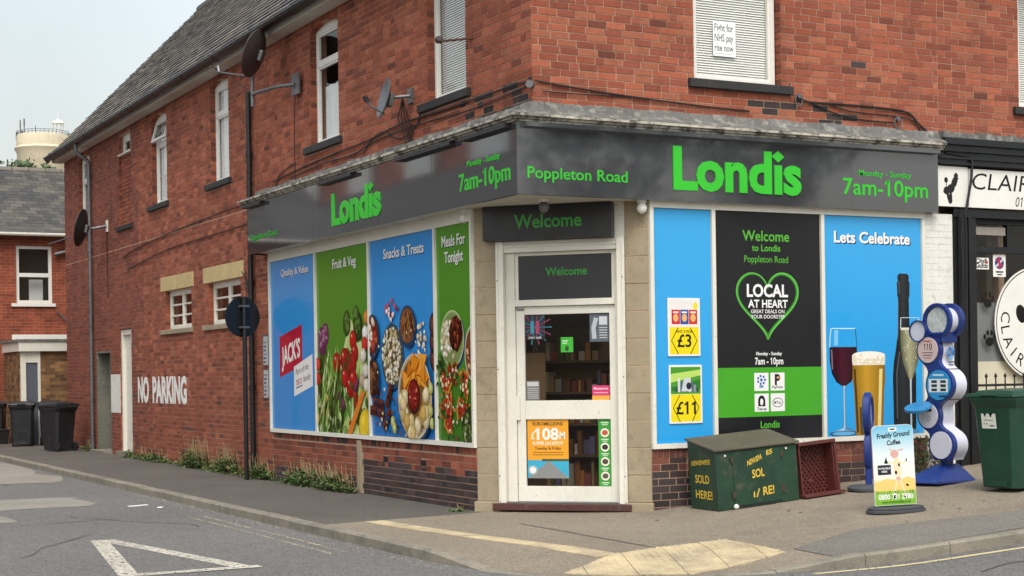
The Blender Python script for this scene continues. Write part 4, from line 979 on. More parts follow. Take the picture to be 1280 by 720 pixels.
for x, z, rx, rz, rt, c in [(.18, 1.28, .17, .2, 20, '#6b2c58'), (.3, 1.36, .14, .17, -15, '#7d3a66'), (1.12, 1.5, .13, .17, 0, '#33591f'), (1.52, 1.45, .16, .2, 10, '#2b4d1d'), (1.45, 1.62, .1, .1, 0, '#3b6a28')]:
    p.ell(x, z, rx, rz, H(c, .85), rt, wob=.06)
    for k in range(10): p.ell(x + rnd.uniform(-rx, rx) * .6, z + rnd.uniform(-rz, rz) * .6, .025, .04, H('#a985a0' if c[1] in '67' else '#5d8a3c', .85), rnd.uniform(0, 90), 8)
for k in range(12):
    x, z = 1.0 + rnd.uniform(-.28, .42), 1.0 + rnd.uniform(-.36, .3); r = rnd.uniform(.1, .14)
    p.ell(x, z, r, r * 1.1, H('#b3211c', .85), wob=.03, col2=H('#d2352a', .85)); p.ell(x - r * .3, z + r * .4, r * .22, r * .18, H('#f0a090'), 0, 8)
for k in range(9): p.stroke([(1.05 + rnd.uniform(-.2, .3), .98 + rnd.uniform(-.2, .2)), (1.1 + rnd.uniform(-.1, .2), 1.0 + rnd.uniform(-.1, .1)), (1.2 + rnd.uniform(-.2, .2), .95 + rnd.uniform(-.2, .1))], .018, H('#3b4a22', .8))
for x, z, a in [(.62, .62, 80), (.62, .13, 60), (.85, .18, 100), (.35, .2, 75)]:
    p.ell(x, z, .085, .15, H('#3f6d27', .85), a - 90); p.ell(x, z, .065, .12, H('#cfe0a0', .85), a - 90); p.ell(x, z, .03, .06, H('#a8c578', .85), a - 90)
for k in range(9): p.stroke([(.1 + .09 * k, -.02), (.16 + .08 * k, .3 + .05 * (k % 3)), (.3 + .07 * k, .62 + .1 * (k % 2))], [.05, .06, .02], H(rnd.choice(['#8bb35c', '#4d7d2c', '#c5d89c', '#2c4d1c']), .85))
for k in range(34):
    x, z = rnd.uniform(.0, 1.9), rnd.uniform(-.02, .95); z *= .55 + .45 * abs(x - .95); p.ell(x, z, rnd.uniform(.03, .09), rnd.uniform(.04, .11), H(rnd.choice(['#3c6424', '#6f9a3c', '#a83226', '#c9d49a', '#244316', '#86a850', '#d2c06a', '#7a3a60']), .8), rnd.uniform(0, 180), 12, wob=.12)
for k in range(30): leaf(p, rnd.uniform(-.05, 1.0), rnd.uniform(-.1, .6), rnd.uniform(.15, .5), rnd.uniform(.012, .035), rnd.uniform(40, 130), H(rnd.choice(['#1f3d14', '#9dbd62', '#d5e2ae', '#36601f']), .8))
p.poly([(1.12, -.02), (1.28, -.02), (1.76, .55), (1.66, .60)], H('#e0812c', .9))
for k in range(6): p.stroke([(1.2 + .075 * k, .06 + .09 * k), (1.27 + .075 * k, .02 + .09 * k)], .008, H('#b8601c', .9))
p.ell(1.74, .12, .2, .24, H('#e8c830', .9), -20, wob=.02, col2=H('#f2dc55', .9))
for x, z, c in [(1.8, 1.35, '#f0f0ea'), (1.78, 1.2, '#c9302c'), (1.85, 1.55, '#d98a3c'), (1.72, 1.05, '#efe6d8'), (1.8, .85, '#e2dccf'), (1.68, .72, '#b9a38c'), (1.82, .66, '#e9e2d4'), (.06, .75, '#c0392b'), (.05, .95, '#d04a38')]: p.ell(x, z, .1, .09, H(c, .85), 20, wob=.1)
p.build('print', p.t, M['print'])
# 3 snacks
p = panel('window_graphic', 'blue window graphic of popcorn and nacho bowls', LW(4.468, ZP, -.004), 1.996, ZP, 3.30, [(0, H('#2474be', .9)), (.5, BLU), (1, H('#3a95dc', .9))])
p.shade = True
p.text('Snacks & Treats', .44, 1.68, 3.045 - ZP, .12, H('#f2f2ee'), .022, shadow=(SHD, .014))
def bowl(x, z, rx, rz, rim, inside):
    sh_ = p.shade; p.shade = False; _bowl(x, z, rx, rz, rim, inside); p.shade = sh_
def _bowl(x, z, rx, rz, rim, inside): p.ell(x, z, rx, rz, H('#1c2c3a', .8), 0, 28); p.ell(x + .03, z - .03, rx * 1.02, rz * 1.02, H('#17406e', .8), 0, 28); p.ell(x, z, rx, rz, H(rim, .9), 0, 28); p.ell(x, z, rx * .95, rz * .95, tuple(q * .6 for q in H(rim, .9)), 0, 28); p.ell(x, z, rx * .88, rz * .88, H(inside, .7), 0, 28)
def scatter(cx, cz, rx, rz, n, s, cols, el=1.0):
    for k in range(n):
        t, q = rnd.uniform(0, 6.283), math.sqrt(rnd.random()); p.ell(cx + rx * q * math.cos(t), cz + rz * q * math.sin(t), s * rnd.uniform(.7, 1.2), s * el * rnd.uniform(.7, 1.2), H(rnd.choice(cols), .9), rnd.uniform(0, 180), 7, wob=.2)
bowl(.68, 1.02, .35, .42, '#3a5f78', '#7a6a48'); scatter(.68, 1.02, .29, .35, 150, .034, ['#efe6c8', '#f5efdc', '#e6dcbc', '#f2ead0', '#d9c68c'])
bowl(1.2, 1.39, .24, .25, '#274a66', '#8a5a3a')
for k in range(34): x = 1.2 + rnd.uniform(-.18, .18); z = 1.39 + rnd.uniform(-.08, .08); a = rnd.uniform(60, 120); l = rnd.uniform(.07, .13); p.stroke([(x - l * math.cos(R(a)), z - l * math.sin(R(a))), (x + l * math.cos(R(a)), z + l * math.sin(R(a)))], .026, H(rnd.choice(['#6b4028', '#9a6238', '#4a2a18', '#a87648', '#2f1a10']), .85))
scatter(1.62, 1.2, .13, .28, 26, .035, ['#e8e0cc', '#f2ecdc', '#c9a878']); scatter(.72, 1.60, .2, .12, 12, .04, ['#c8506a', '#f0f0ee', '#e9d8e0', '#8a2c48'])
for z in (.98, 1.18, 1.38): p.ell(1.98, z, .12, .15, H('#4a2c22', .85), 0); p.ell(1.98, z, .085, .11, H('#6b4030', .85), 0)
bowl(.1, 1.3, .2, .27, '#2a3c4c', '#7a2c20'); scatter(.1, 1.3, .13, .18, 14, .06, ['#b0402c', '#d06a3c', '#5a2018', '#e8dcc8'])
bowl(.12, .75, .18, .26, '#233544', '#4a2c1c'); scatter(.12, .75, .13, .2, 14, .05, ['#6b4630', '#8a5c3c', '#3a2014'], 2.2)
for x, z, a in [(.28, .42, -8), (.16, .32, -4), (.62, .52, 62), (.55, .22, 48), (.3, .30, -10)]:
    c_, s_ = math.cos(R(a)), math.sin(R(a)); P = [(x + u_ * c_ - v_ * s_, z + u_ * s_ + v_ * c_) for u_, v_ in ((-.17, -.06), (.17, -.06), (.17, .06), (-.17, .06))]
    p.poly(P, H('#4b2318', .85)); p.poly([(x + u_ * c_ - v_ * s_, z + u_ * s_ + v_ * c_) for u_, v_ in ((-.16, .01), (.16, .01), (.16, .05), (-.16, .05))], H('#6e3a28', .85))
scatter(1.0, .35, .95, .33, 60, .028, ['#1a4a80', '#0f3560', '#d9c08a', '#7a4a2c', '#3a1c12', '#e6d8b4'])
scatter(.95, 1.05, .9, .35, 40, .02, ['#1a5a98', '#0f3f70', '#e6d8b4', '#9a6a40'])
bowl(1.44, .51, .5, .53, '#d8c9a4', '#8a6434')
for k in range(26): 
    x, z = 1.44 + rnd.uniform(-.32, .32), .70 + rnd.uniform(-.12, .28); s_ = rnd.uniform(.10, .16); a = rnd.uniform(0, 6.28); p.poly([(x + .008 + s_ * 1.06 * math.cos(a + t), z - .012 + s_ * 1.16 * math.sin(a + t)) for t in (0, 2.1, 4.2)], H('#7a3c08', .85)); p.poly([(x + s_ * math.cos(a + t), z + s_ * 1.1 * math.sin(a + t)) for t in (0, 2.1, 4.2)], H(rnd.choice(['#e08a20', '#d2761a', '#eda23c', '#c46614']), .9))
for k in range(34):
    t = rnd.uniform(math.pi * .95, math.pi * 2.1); q = rnd.uniform(.26, .42); p.ell(1.44 + q * math.cos(t), .47 + q * 1.05 * math.sin(t), .085, .10, H(rnd.choice(['#e6cf98', '#efe0b4', '#d4b878', '#c9a45c']), .9), rnd.uniform(0, 180), 10)
p.ell(1.42, .53, .18, .21, H('#5a2018', .85)); p.ell(1.42, .54, .155, .18, H('#8f2420', .85)); scatter(1.42, .54, .12, .14, 16, .025, ['#b8402c', '#6b1814', '#d88060'])
for x, z in [(.78, .2), (.83, .12), (1.92, .35), (1.95, .2), (1.93, .62)]: p.ell(x, z, .06, .07, H('#d9c84a', .9)); p.ell(x, z, .04, .05, H('#c5d88a', .9))
p.build('print', p.t, M['print'])
# 4 meals
p = panel('window_graphic', 'narrow green window graphic of a rice bowl and pizza', LW(2.428, ZP, -.004), .946, ZP, 3.30, [(0, H('#3f7a22', .85)), (.5, GRN), (1, GRN2)])
p.shade = True
p.text('Meals For', .15, .78, 3.06 - ZP, .125, H('#f2f2ee'), .022, shadow=(H('#1f3a14', .8), .012)); p.text('Tonight', .22, .72, 2.87 - ZP, .125, H('#f2f2ee'), .022, shadow=(H('#1f3a14', .8), .012))
bowl(.40, 1.19, .32, .34, '#b9c88a', '#8aa05c'); scatter(.30, 1.16, .2, .24, 46, .04, ['#efe9d4', '#ded2b0', '#f5f0e2', '#cbbd94']); p.ell(.5, 1.27, .17, .2, H('#4a1c12', .85), wob=.1); scatter(.5, 1.27, .14, .17, 30, .035, ['#7a2c1c', '#3a140c', '#9a4a2c', '#551f14'])
bowl(.95, 1.02, .2, .32, '#cfd4b4', '#8a4a2c'); scatter(.95, 1.02, .14, .22, 26, .04, ['#8f3c22', '#b8643c', '#5a2414', '#d9b080'])
for cx_2, cz_2, a0 in [(.44, .78, 40), (.22, .48, 200), (.72, .62, 300), (.35, .30, 100), (.72, .35, 20), (.24, .75, 150)]:
    P = [(cx_2 + .20 * math.cos(R(a0 + q)), cz_2 + .23 * math.sin(R(a0 + q))) for q in (0, 110, 150, 190)]; p.poly(P, H('#c98a3c', .85)); p.poly([(cx_2 + (x - cx_2) * .8, cz_2 + (z - cz_2) * .8) for x, z in P], H('#a8321c', .85)); scatter(cx_2, cz_2, .12, .14, 14, .028, ['#e8d8a8', '#c0402c', '#3f5c24', '#f0e4c4', '#6b1c10'])
for k in range(16): leaf(p, rnd.uniform(.02, .25), rnd.uniform(.75, 1.0), .12, .03, rnd.uniform(0, 360), H(rnd.choice(['#2c4d1c', '#4f7a30', '#1f3814']), .85))
scatter(.45, .45, .5, .45, 70, .022, ['#274d14', '#1b3a0e', '#c98a3c', '#8f2c18', '#e8d8b0', '#56842c'])
bowl(.86, .16, .17, .22, '#2f3a24', '#3c4a24'); scatter(.86, .16, .13, .17, 24, .03, ['#4d6b2c', '#2c4018', '#7a8f4a', '#c8c8a0'])
p.build('print', p.t, M['print'])
# right hand panels
ZR = .762
p = panel('window_graphic', 'plain sky blue window graphic with two yellow price posters on it', RW(1.482, ZR, -.004), .768, ZR, 3.358, [(0, H('#2f9fe0', .92)), (1, H('#3fa6e2', .92))]); p.build('print', p.t, M['print'])
K1 = H('#232326', .85)
p = panel('window_graphic', 'black and green window graphic with a green heart', RW(2.303, ZR, -.004), 1.488, ZR, 3.358, [(0, K1), (.5, K1), (1, K1)])
X = lambda x: x - 2.303
Z = lambda z: z - ZR
p.rect(0, Z(1.025), 1.488, Z(1.585), H('#4aa82c', .85))
p.text('Welcome', X(2.69), X(3.35), Z(3.03), .115, H('#5cb83c'), .012); p.text('to Londis', X(2.82), X(3.22), Z(2.915), .072, H('#5cb83c'), .015); p.text('Poppleton Road', X(2.71), X(3.33), Z(2.785), .075, H('#5cb83c'), .0)
hp = []
def heart(t): return (16 * math.sin(t) ** 3 / 17.0, (13 * math.cos(t) - 5 * math.cos(2 * t) - 2 * math.cos(3 * t) - math.cos(4 * t)) / 17.0)
for off_, c, wd in ((0, '#4aa83a', .034), (.010, '#6fc85a', .010), (-.016, '#3a8a2c', .012)):
    hp = [heart(2 * math.pi * k / 60 + .02) for k in range(61)]; p.stroke([(X(3.03) + u_ * (.455 + off_), Z(2.37) + v_ * (.44 + off_) - .02) for u_, v_ in hp], [wd * (.55 + .6 * abs(math.sin(k * math.pi / 60 + .4))) for k in range(61)], H(c, .9))
p.text('LOCAL', X(2.74), X(3.32), Z(2.395), .135, H('#f4f4f2'), .03); p.text('AT HEART', X(2.755), X(3.315), Z(2.27), .085, H('#f4f4f2'), .028); p.ctext('GREAT DEALS ON', X(3.03), Z(2.205), .040, H('#f4f4f2'), .012); p.ctext('YOUR DOORSTEP', X(3.03), Z(2.145), .040, H('#f4f4f2'), .012)
p.ctext('Monday - Sunday', X(3.04), Z(1.725), .036, H('#e8e8e6'), .03); p.text('7am - 10pm', X(2.84), X(3.24), Z(1.62), .075, H('#f4f4f2'), .02)
for ix in (0, 1):
    for iz in (0, 1):
        x0, z0 = X(2.825 + ix * .228), Z(1.318 - iz * .237); p.rect(x0, z0, x0 + .2, z0 + .205, H('#f2f2f0'))
        if (ix, iz) == (0, 0):
            for q in range(7): p.ell(x0 + .1 + .05 * math.cos(q * .9), z0 + .125 + .045 * math.sin(q * .9), .016, .016, H('#3a6cb4'), 0, 8)
            p.ell(x0 + .1, z0 + .125, .02, .02, H('#3a6cb4'), 0, 8); p.stroke([(x0 + .07, z0 + .05), (x0 + .13, z0 + .05)], .03, H('#7a94c0'))
        elif (ix, iz) == (1, 0): p.text('P', x0 + .06, x0 + .14, z0 + .07, .11, H('#3a2c24'), .06); p.stroke([(x0 + .105, z0 + .15), (x0 + .13, z0 + .15)], .03, H('#e08a2c')); p.ctext('PayPoint', x0 + .1, z0 + .025, .03, H('#2a2a2a'), .02)
        elif (ix, iz) == (0, 1): p.ell(x0 + .1, z0 + .125, .05, .06, H('#222226')); p.rect(x0 + .05, z0 + .06, x0 + .15, z0 + .12, H('#222226')); p.ell(x0 + .1, z0 + .11, .022, .04, H('#f2f2f0')); p.ctext('Top-up', x0 + .1, z0 + .018, .03, H('#2a2a2a'), .03)
        else: p.ring(x0 + .1, z0 + .1, .075, .055, .008, H('#3a3a3e'), 20); p.ell(x0 + .06, z0 + .1, .014, .016, H('#3a3a3e'), 0, 8); p.text('Pay', x0 + .082, x0 + .15, z0 + .085, .035, H('#3a3a3e'), .01)
p.ctext('Londis', X(3.04), Z(.895), .075, H('#5cb83c'), .02, .95); p.build('print', p.t, M['print'])
SB = H('#2f9fe0', .92)
p = panel('window_graphic', 'sky blue window graphic of wine, beer and a champagne bottle', RW(3.845, ZR, -.004), 1.488, ZR, 3.358, [(0, SB), (.5, SB), (1, H('#3fa6e2', .92))])
X = lambda x: x - 3.845
p.text('Lets Celebrate', X(4.005), X(5.165), Z(3.045), .125, H('#f4f4f2'), .03, shadow=(SHD, .014))
def sym(cx, prof, col, col2=None):
    P = [(X(cx) - w_, Z(z)) for w_, z in prof] + [(X(cx) + w_, Z(z)) for w_, z in reversed(prof)]
    if col2: p.up(); n = len(prof); m = len(P); c = []; 
    if not col2: return p.poly(P, col)
    v = [(q[0], p.y, q[1]) for q in P[:len(prof)]] + [(X(cx) - .15 * w_, p.y, Z(z)) for w_, z in prof] + [(X(cx) + w_, p.y, Z(z)) for w_, z in prof]; n = len(prof)
    p.mb.add(v, [(i, n + i, n + i + 1, i + 1) for i in range(n - 1)] + [(n + i, 2 * n + i, 2 * n + i + 1, n + i + 1) for i in range(n - 1)], [col] * n + [col2] * n + [col] * n)
# bottle
BK = H('#15171a', .85)
sym(5.05, [(.168, .80), (.175, .88), (.18, 1.3), (.182, 1.45), (.165, 1.62), (.125, 1.80), (.095, 1.98), (.085, 2.2), (.083, 2.40), (.095, 2.42), (.1, 2.58), (.085, 2.60), (.09, 2.66), (.06, 2.69)], BK, H('#2c2f33', .85))
p.stroke([(X(4.93), Z(.95)), (X(4.93), Z(1.5)), (X(4.98), Z(1.75))], .014, H('#5a6068', .85)); p.stroke([(X(4.985), Z(2.45)), (X(4.985), Z(2.6))], .02, H('#4a4d52', .85)); p.stroke([(X(4.955), Z(1.9)), (X(4.968), Z(2.35))], .01, H('#6a6e74', .85))
# red wine
WR = H('#1f0c14', .85)
sym(4.125, [(.16, .785), (.215, .795), (.215, .81), (.03, .86), (.022, .92), (.02, 1.32), (.04, 1.37)], H('#39688c', .85), H('#a8d4ee', .9))
p.ell(X(4.11), Z(.79), .215, .035, H('#2c5a80', .85)); p.ell(X(4.11), Z(.795), .17, .022, H('#5fa8d8', .9))
sym(4.12, [(.03, 1.355), (.11, 1.40), (.175, 1.50), (.205, 1.64), (.205, 1.75), (.203, 1.812)], WR, H('#4a1626', .85))
p.stroke([(X(4.12) - .203, Z(1.81)), (X(4.12) - .195, Z(1.92)), (X(4.12) - .18, Z(2.03))], .014, H('#bfe0f2', .9)); p.stroke([(X(4.12) + .203, Z(1.81)), (X(4.12) + .195, Z(1.92)), (X(4.12) + .18, Z(2.03))], .014, H('#2a628c', .9)); p.stroke([(X(4.12) - .18, Z(2.03)), (X(4.12) + .18, Z(2.03))], .01, H('#d8ecf6', .9))
p.poly([(X(4.12) - .14, Z(1.83)), (X(4.12) - .08, Z(1.83)), (X(4.12) - .07, Z(2.01)), (X(4.12) - .13, Z(2.01))], H('#7cc4ec', .9)); p.stroke([(X(3.955), Z(1.55)), (X(3.945), Z(1.78))], .02, H('#8a6a78', .85))
# beer
sym(4.50, [(.205, .765), (.215, 1.0), (.23, 1.3), (.25, 1.42), (.245, 1.60)], H('#8a6414', .85), H('#c99a2c', .85))
p.poly([(X(4.62), Z(.8)), (X(4.67), Z(.8)), (X(4.71), Z(1.55)), (X(4.66), Z(1.55))], H('#e8d48a', .9)); p.poly([(X(4.31), Z(.8)), (X(4.34), Z(.8)), (X(4.30), Z(1.55)), (X(4.27), Z(1.55))], H('#4a3408', .85)); p.poly([(X(4.36), Z(.77)), (X(4.52), Z(.77)), (X(4.54), Z(1.1)), (X(4.35), Z(1.1))], H('#5f4a1a', .8))
sym(4.50, [(.245, 1.595), (.252, 1.66), (.25, 1.715)], H('#e6dcc4', .9)); p.ell(X(4.5), Z(1.715), .25, .045, H('#f2ebdc', .92), wob=.03)
for k in range(22): p.ell(X(4.5 + rnd.uniform(-.22, .22)), Z(rnd.uniform(1.61, 1.73)), .018, .012, H(rnd.choice(['#fff8ea', '#d8ccb0']), .9), 0, 7)
# flute
sym(5.145, [(.015, 1.0), (.016, 1.40), (.05, 1.46), (.12, 1.62), (.15, 1.80), (.155, 1.95), (.15, 2.02)], H('#5a5c44', .85), H('#a8a682', .9)); sym(5.145, [(.012, .83), (.012, 1.42)], H('#b8ccd6', .9)); p.ell(X(5.14), Z(.79), .13, .03, H('#4a88b4', .9))
p.rect(X(5.0), Z(2.01), X(5.29), Z(2.04), H('#d9d8c4', .9)); p.stroke([(X(4.997), Z(2.03)), (X(5.005), Z(2.16))], .012, H('#c5d8e0', .9)); p.stroke([(X(5.293), Z(2.03)), (X(5.283), Z(2.16))], .012, H('#c5d8e0', .9)); p.stroke([(X(5.005), Z(2.16)), (X(5.283), Z(2.16))], .008, H('#c5d8e0', .9))
for k in range(20): p.ell(X(5.145 + rnd.uniform(-.11, .11)), Z(rnd.uniform(1.6, 2.0)), .006, .008, H('#e8e8d8', .9), 0, 6)
p.build('print', p.t, M['print'])

# price posters on the blue panel
YE = H('#ead61c', .92)
def price(x, z, w_, h_, txt, label, kind):
    t = thing('price_poster', label, 'poster', RW(x, z, -.0085)); MB().box(0, w_, -.01, 0, 0, h_).build('frame', M['upvc'], t, None, False, .003)
    p = Print(w_, h_); p.y = -.0105; b = .022; p.rect(b, b, w_ - b, h_ * .50, YE); p.rect(b, h_ * .505, w_ - b, h_ - b, H('#ece8e4') if kind == 0 else H('#4c9a34', .85))
    cx, cz = w_ / 2, h_ * .27; k = H('#2a2610'); p.stroke([(cx - .08, b), (cx - .17, cz), (cx - .08, h_ * .49)], .01, k); p.stroke([(cx + .08, b), (cx + .17, cz), (cx + .08, h_ * .49)], .01, k)
    p.ctext(txt, cx, cz - .07, .135, k, .02)
    if kind == 0:
        p.ctext('ANY 2 FOR', cx, cz + .085, .03, k, .02)
        for q, c in enumerate(('#c8283c', '#2c4fa0', '#c83a2c')): x0 = .05 + q * .115; p.rect(x0, h_ * .55, x0 + .11, h_ * .8, H(c, .9)); p.ell(x0 + .055, h_ * .66, .035, .045, H('#e8b070', .9)); p.rect(x0 + .02, h_ * .74, x0 + .09, h_ * .77, H('#f0e8d8'))
        p.poly([(w_ - .1, h_ * .86), (w_ - .055, h_ * .79), (w_ - .01 - .02, h_ * .86), (w_ - .055, h_ * .95)], YE)
    else:
        p.poly([(b, h_ * .7), (w_ - b, h_ * .82), (w_ - b, h_ * .92), (b, h_ * .85)], H('#b8d86a', .9)); p.poly([(b, h_ * .55), (w_ - b, h_ * .6), (w_ - b, h_ * .75), (b, h_ * .62)], H('#2f7a2c', .85))
        for q in range(9): xx = .08 + q * .035; p.rect(xx, h_ * .54, xx + .03, h_ * (.6 + .06 * ((q * 7) % 4)), H(['#3a4652', '#d8dce0', '#5a6a78', '#8a94a0'][q % 4], .85))
        p.poly([(.16, h_ * .55), (.3, h_ * .55), (.27, h_ * .78), (.2, h_ * .78)], H('#c8ced4', .9)); p.ell(.26, h_ * .64, .035, .04, H('#2a3038'))
    p.build('print', t, M['print'])
price(1.655, 1.722, .43, .645, '£3', 'upper yellow and white price poster marked three pounds', 0)
price(1.660, .975, .44, .65, '£11', 'lower yellow and green price poster marked eleven pounds', 1)
# things stuck on the door
def notice(label, s0, z0, s1, z1, draw, y=.0985, bg_='#ffffff'):
    t = thing('door_notice', label, 'poster', CH @ TR(s0, y, z0)); MB().box(0, s1 - s0, 0, .001, 0, z1 - z0, H(bg_)).build('sheet', M['matteprint'], t)
    p = Print(s1 - s0, z1 - z0, .00005); p.y = -.0003; draw(p, s1 - s0, z1 - z0); p.build('print', t, M['matteprint'])
def d_euro(p, w_, h_):
    p.rect(0, h_ * .31, w_, h_, H('#eaa01e', .9)); p.rect(0, 0, w_, h_ * .31, H('#38a8c8', .9)); p.poly([(0, .0), (w_, .0), (w_ * .52, h_ * .3)], H('#8a8c8a', .85)); p.rect(w_ * .35, h_ * .29, w_, h_ * .33, H('#4a5a3a', .8))
    p.ctext('EUROMILLIONS', w_ / 2, h_ * .9, .035, H('#3a2c10'), .03); p.text('£', .045, .085, h_ * .67, .08, H('#f4f0e4'), .02); p.text('108', .085, .365, h_ * .66, .125, H('#f6f4ee'), .028); p.text('M', .375, .44, h_ * .67, .08, H('#f4f0e4'), .02); p.ctext('SUPER JACKPOT', w_ / 2, h_ * .57, .036, H('#f6f0e0'), .02, .95); p.ctext('Tuesday & Friday', w_ / 2, h_ * .49, .03, H('#4a3410'), .02)
    for q in range(2): p.stroke([(.06, h_ * (.44 - q * .04)), (w_ - .06, h_ * (.44 - q * .04))], .008, H('#8a5c18', .9))
    p.ell(.06, h_ * .14, .05, .05, H('#f0f0ec')); p.ring(.06, h_ * .14, .045, .045, .006, H('#4a5a6a'))
notice('orange and turquoise lottery poster low on the door glass', .573, .372, 1.052, 1.034, d_euro)
def d_rules(p, w_, h_):
    p.rect(0, 0, w_, h_, H('#3a9a38', .85))
    for q in range(4): z = h_ * (.80 - q * .215); p.ell(w_ / 2, z, .05, .05, H('#f0ead8')); p.ell(w_ / 2, z, .035, .03, H(['#c05a3a', '#2a2420', '#4a4038', '#5a5048'][q])); p.stroke([(.03, z - .075), (w_ - .03, z - .075)], .012, H('#d8ecd0')); p.stroke([(.045, z - .095), (w_ - .045, z - .095)], .008, H('#d8ecd0'))
    p.stroke([(.03, h_ * .95), (w_ - .03, h_ * .95)], .014, H('#d8ecd0')); p.stroke([(.04, h_ * .92), (w_ - .04, h_ * .92)], .01, H('#d8ecd0'))
notice('tall narrow green notice with four round symbols on the door', 1.400, .285, 1.546, 1.034, d_rules)
def d_vape(p, w_, h_):
    p.rect(0, 0, w_, h_, H('#2a2c38'))
    for q in range(14): a = q * .45; p.stroke([(w_ / 2, h_ * .5), (w_ / 2 + .2 * math.cos(a), h_ * .5 + .2 * math.sin(a))], [.004, .016], H(['#3a7a90', '#8a3a58'][q % 2], .8))
    p._c = 0; p.rect(w_ * .28, h_ * .25, w_ * .44, h_ * .75, H('#4a9ab4', .8)); p.rect(w_ * .56, h_ * .25, w_ * .72, h_ * .75, H('#b44a70', .8)); p.rect(0, 0, w_, h_ * .14, H('#1a1a20')); p.ctext('STAY SAFE', w_ / 2, .012, .022, H('#e8e8e8'), .02)
notice('blue and pink burst poster at the top left of the door glass', .563, 1.935, .794, 2.216, d_vape)
def d_mono(p, w_, h_):
    p.rect(0, 0, w_, h_, H('#5a626c')); p.stroke([(w_ * .25, h_ * .1), (w_ * .2, h_ * .5), (w_ * .35, h_ * .85)], .05, H('#b8c0c8')); p.rect(w_ * .5, h_ * .6, w_ * .92, h_ * .9, H('#d0d4d8'))
    for q in range(5): p.stroke([(w_ * .5, h_ * (.5 - q * .09)), (w_ * .92, h_ * (.5 - q * .09))], .01, H('#c8ccd0'))
notice('grey and white poster at the top right of the door glass', 1.316, 1.90, 1.535, 2.212, d_mono)
def d_grn(p, w_, h_): p.rect(0, 0, w_, h_, H('#3cb432', .9)); p.stroke([(.02, h_ * .75), (w_ * .6, h_ * .75)], .012, H('#d8f0d0')); p.stroke([(.02, h_ * .6), (w_ * .5, h_ * .6)], .012, H('#d8f0d0')); p.ell(w_ * .5, h_ * .25, .022, .03, H('#2a4a20'))
notice('small bright green square sticker in the middle of the door glass', .979, 1.788, 1.122, 1.957, d_grn)
def d_gs(p, w_, h_): 
    p.rect(0, 0, w_, h_, H('#6a6a68')); p.rect(.01, h_ * .72, w_ - .01, h_ * .95, H('#c8c8c4'))
    for q in range(6): p.stroke([(.012, h_ * (.62 - q * .1)), (w_ - .012, h_ * (.62 - q * .1))], .007, H('#d0d0cc'))
notice('small grey notice at the left foot of the upper door glass', .568, 1.25, .723, 1.472, d_gs)
def d_pk(p, w_, h_): p.rect(0, h_ * .3, w_, h_, H('#d0346c', .9)); p.rect(0, 0, w_, h_ * .3, H('#e8a83c', .9)); p.ctext('Moneygram', w_ / 2, h_ * .72, .024, H('#f4e8ec'), .02); p.stroke([(.02, h_ * .5), (w_ - .02, h_ * .5)], .012, H('#f0a8c0'))
notice('pink and orange sticker at the right foot of the upper door glass', 1.336, 1.25, 1.536, 1.411, d_pk)
# paper in the upstairs window, wall lettering, painted patch, notices by the downpipe
t = thing('window_notice', 'white paper with grey protest lettering inside the upper window', 'poster', RW(2.42, 4.83 + .30, .128)); MB().box(0, .31, 0, .001, 0, .40).build('sheet', M['matteprint'], t)
p = Print(.31, .40); p.y = -.0004; G_ = H('#7a7a7a'); p.text('Fight for', .02, .28, .285, .082, G_, .02); p.text('NHS pay', .02, .28, .17, .082, G_, .02); p.text('rise now', .02, .28, .06, .075, G_, .02); p.stroke([(.02, .03), (.28, .03)], .006, H('#bbbbbb')); p.build('print', t, M['matteprint'])
t = thing('wall_lettering', 'white NO PARKING letters painted on the side wall', 'painted sign', LW(16.32, 1.12, -.0045))
for tx, x0, x1 in (('NO', 0, .82), ('PARKING', 1.08, 3.37)):
    p = Print(4, 1, .0); p.text(tx, x0, x1, 0, .44, H('#e8e6e0', .95), .05); p.build('lettering', t, M['wallpaint'])
t = tag(MB().box(0, .79, 0, .004, 0, .79, H('#dfdcd4', .95)).build('painted_patch', M['wallpaint'], None, LW(18.50, .86, -.005)), 'square of white paint on the side wall beside the doorway', 'painted patch')
for i, (z0, z1) in enumerate(((1.72, 2.20), (1.22, 1.68))):
    t = thing('wall_notice', ['upper framed notice on the brick beside the blue graphic', 'lower framed notice on the brick beside the blue graphic'][i], 'notice', LW(8.75, z0, -.005)); MB().box(0, .26, -.012, 0, 0, z1 - z0).build('frame', M['metalgrey'], t)
    p = Print(.26, z1 - z0); p.y = -.0125; p.rect(.02, .02, .24, z1 - z0 - .02, H('#b8bcc0'))
    for k in range(6): p.rect(.04, .05 + k * .06, .04 + .1 + .02 * (k % 3), .08 + k * .06, H(['#7a3a3a', '#4a5a7a', '#8a8a8a'][k % 3]))
    p.build('print', t, M['matteprint'])

# ------------------------------------------------------------------ neighbour: dog salon
NB = thing('salon_building', 'red brick terrace house with a black painted salon front', 'building', TR(5.86, 0, 0))
mb = MB(); NO = [(7.0, 8.2, ZW0 - .1, 6.55)]
core(mb, 'R', 5.651, 11, 4.2, 6.75, NO); mb.box(5.86, 11, .5, .55, -.1, 4.2); mb.box(10.9, 11, .55, 8, -.1, 6.7); mb.box(5.9, 11, 7.9, 8, -.1, 6.7); mb.build('wall', M['mortar'], NB, 'W')
nb_e = thing('x', 'x', 'x'); bpy.data.objects.remove(nb_e)
nbr = [('R', *b) for b in lay(5.65, 11, 4.32, 6.62, NO + [(6.89, 8.3, ZW0 - .1, ZW0)], col_right)]
_l = link
def link(name, me, parent=None, M=None, bevel=0, _l=_l):
    if parent is NB and not isinstance(M, str): return _l(name, me, parent, WM[NB.name].inverted() @ (M if M is not None else Matrix.Identity(4)), bevel)
    return _l(name, me, parent, M, bevel)
emit(nbr, NB, 280)
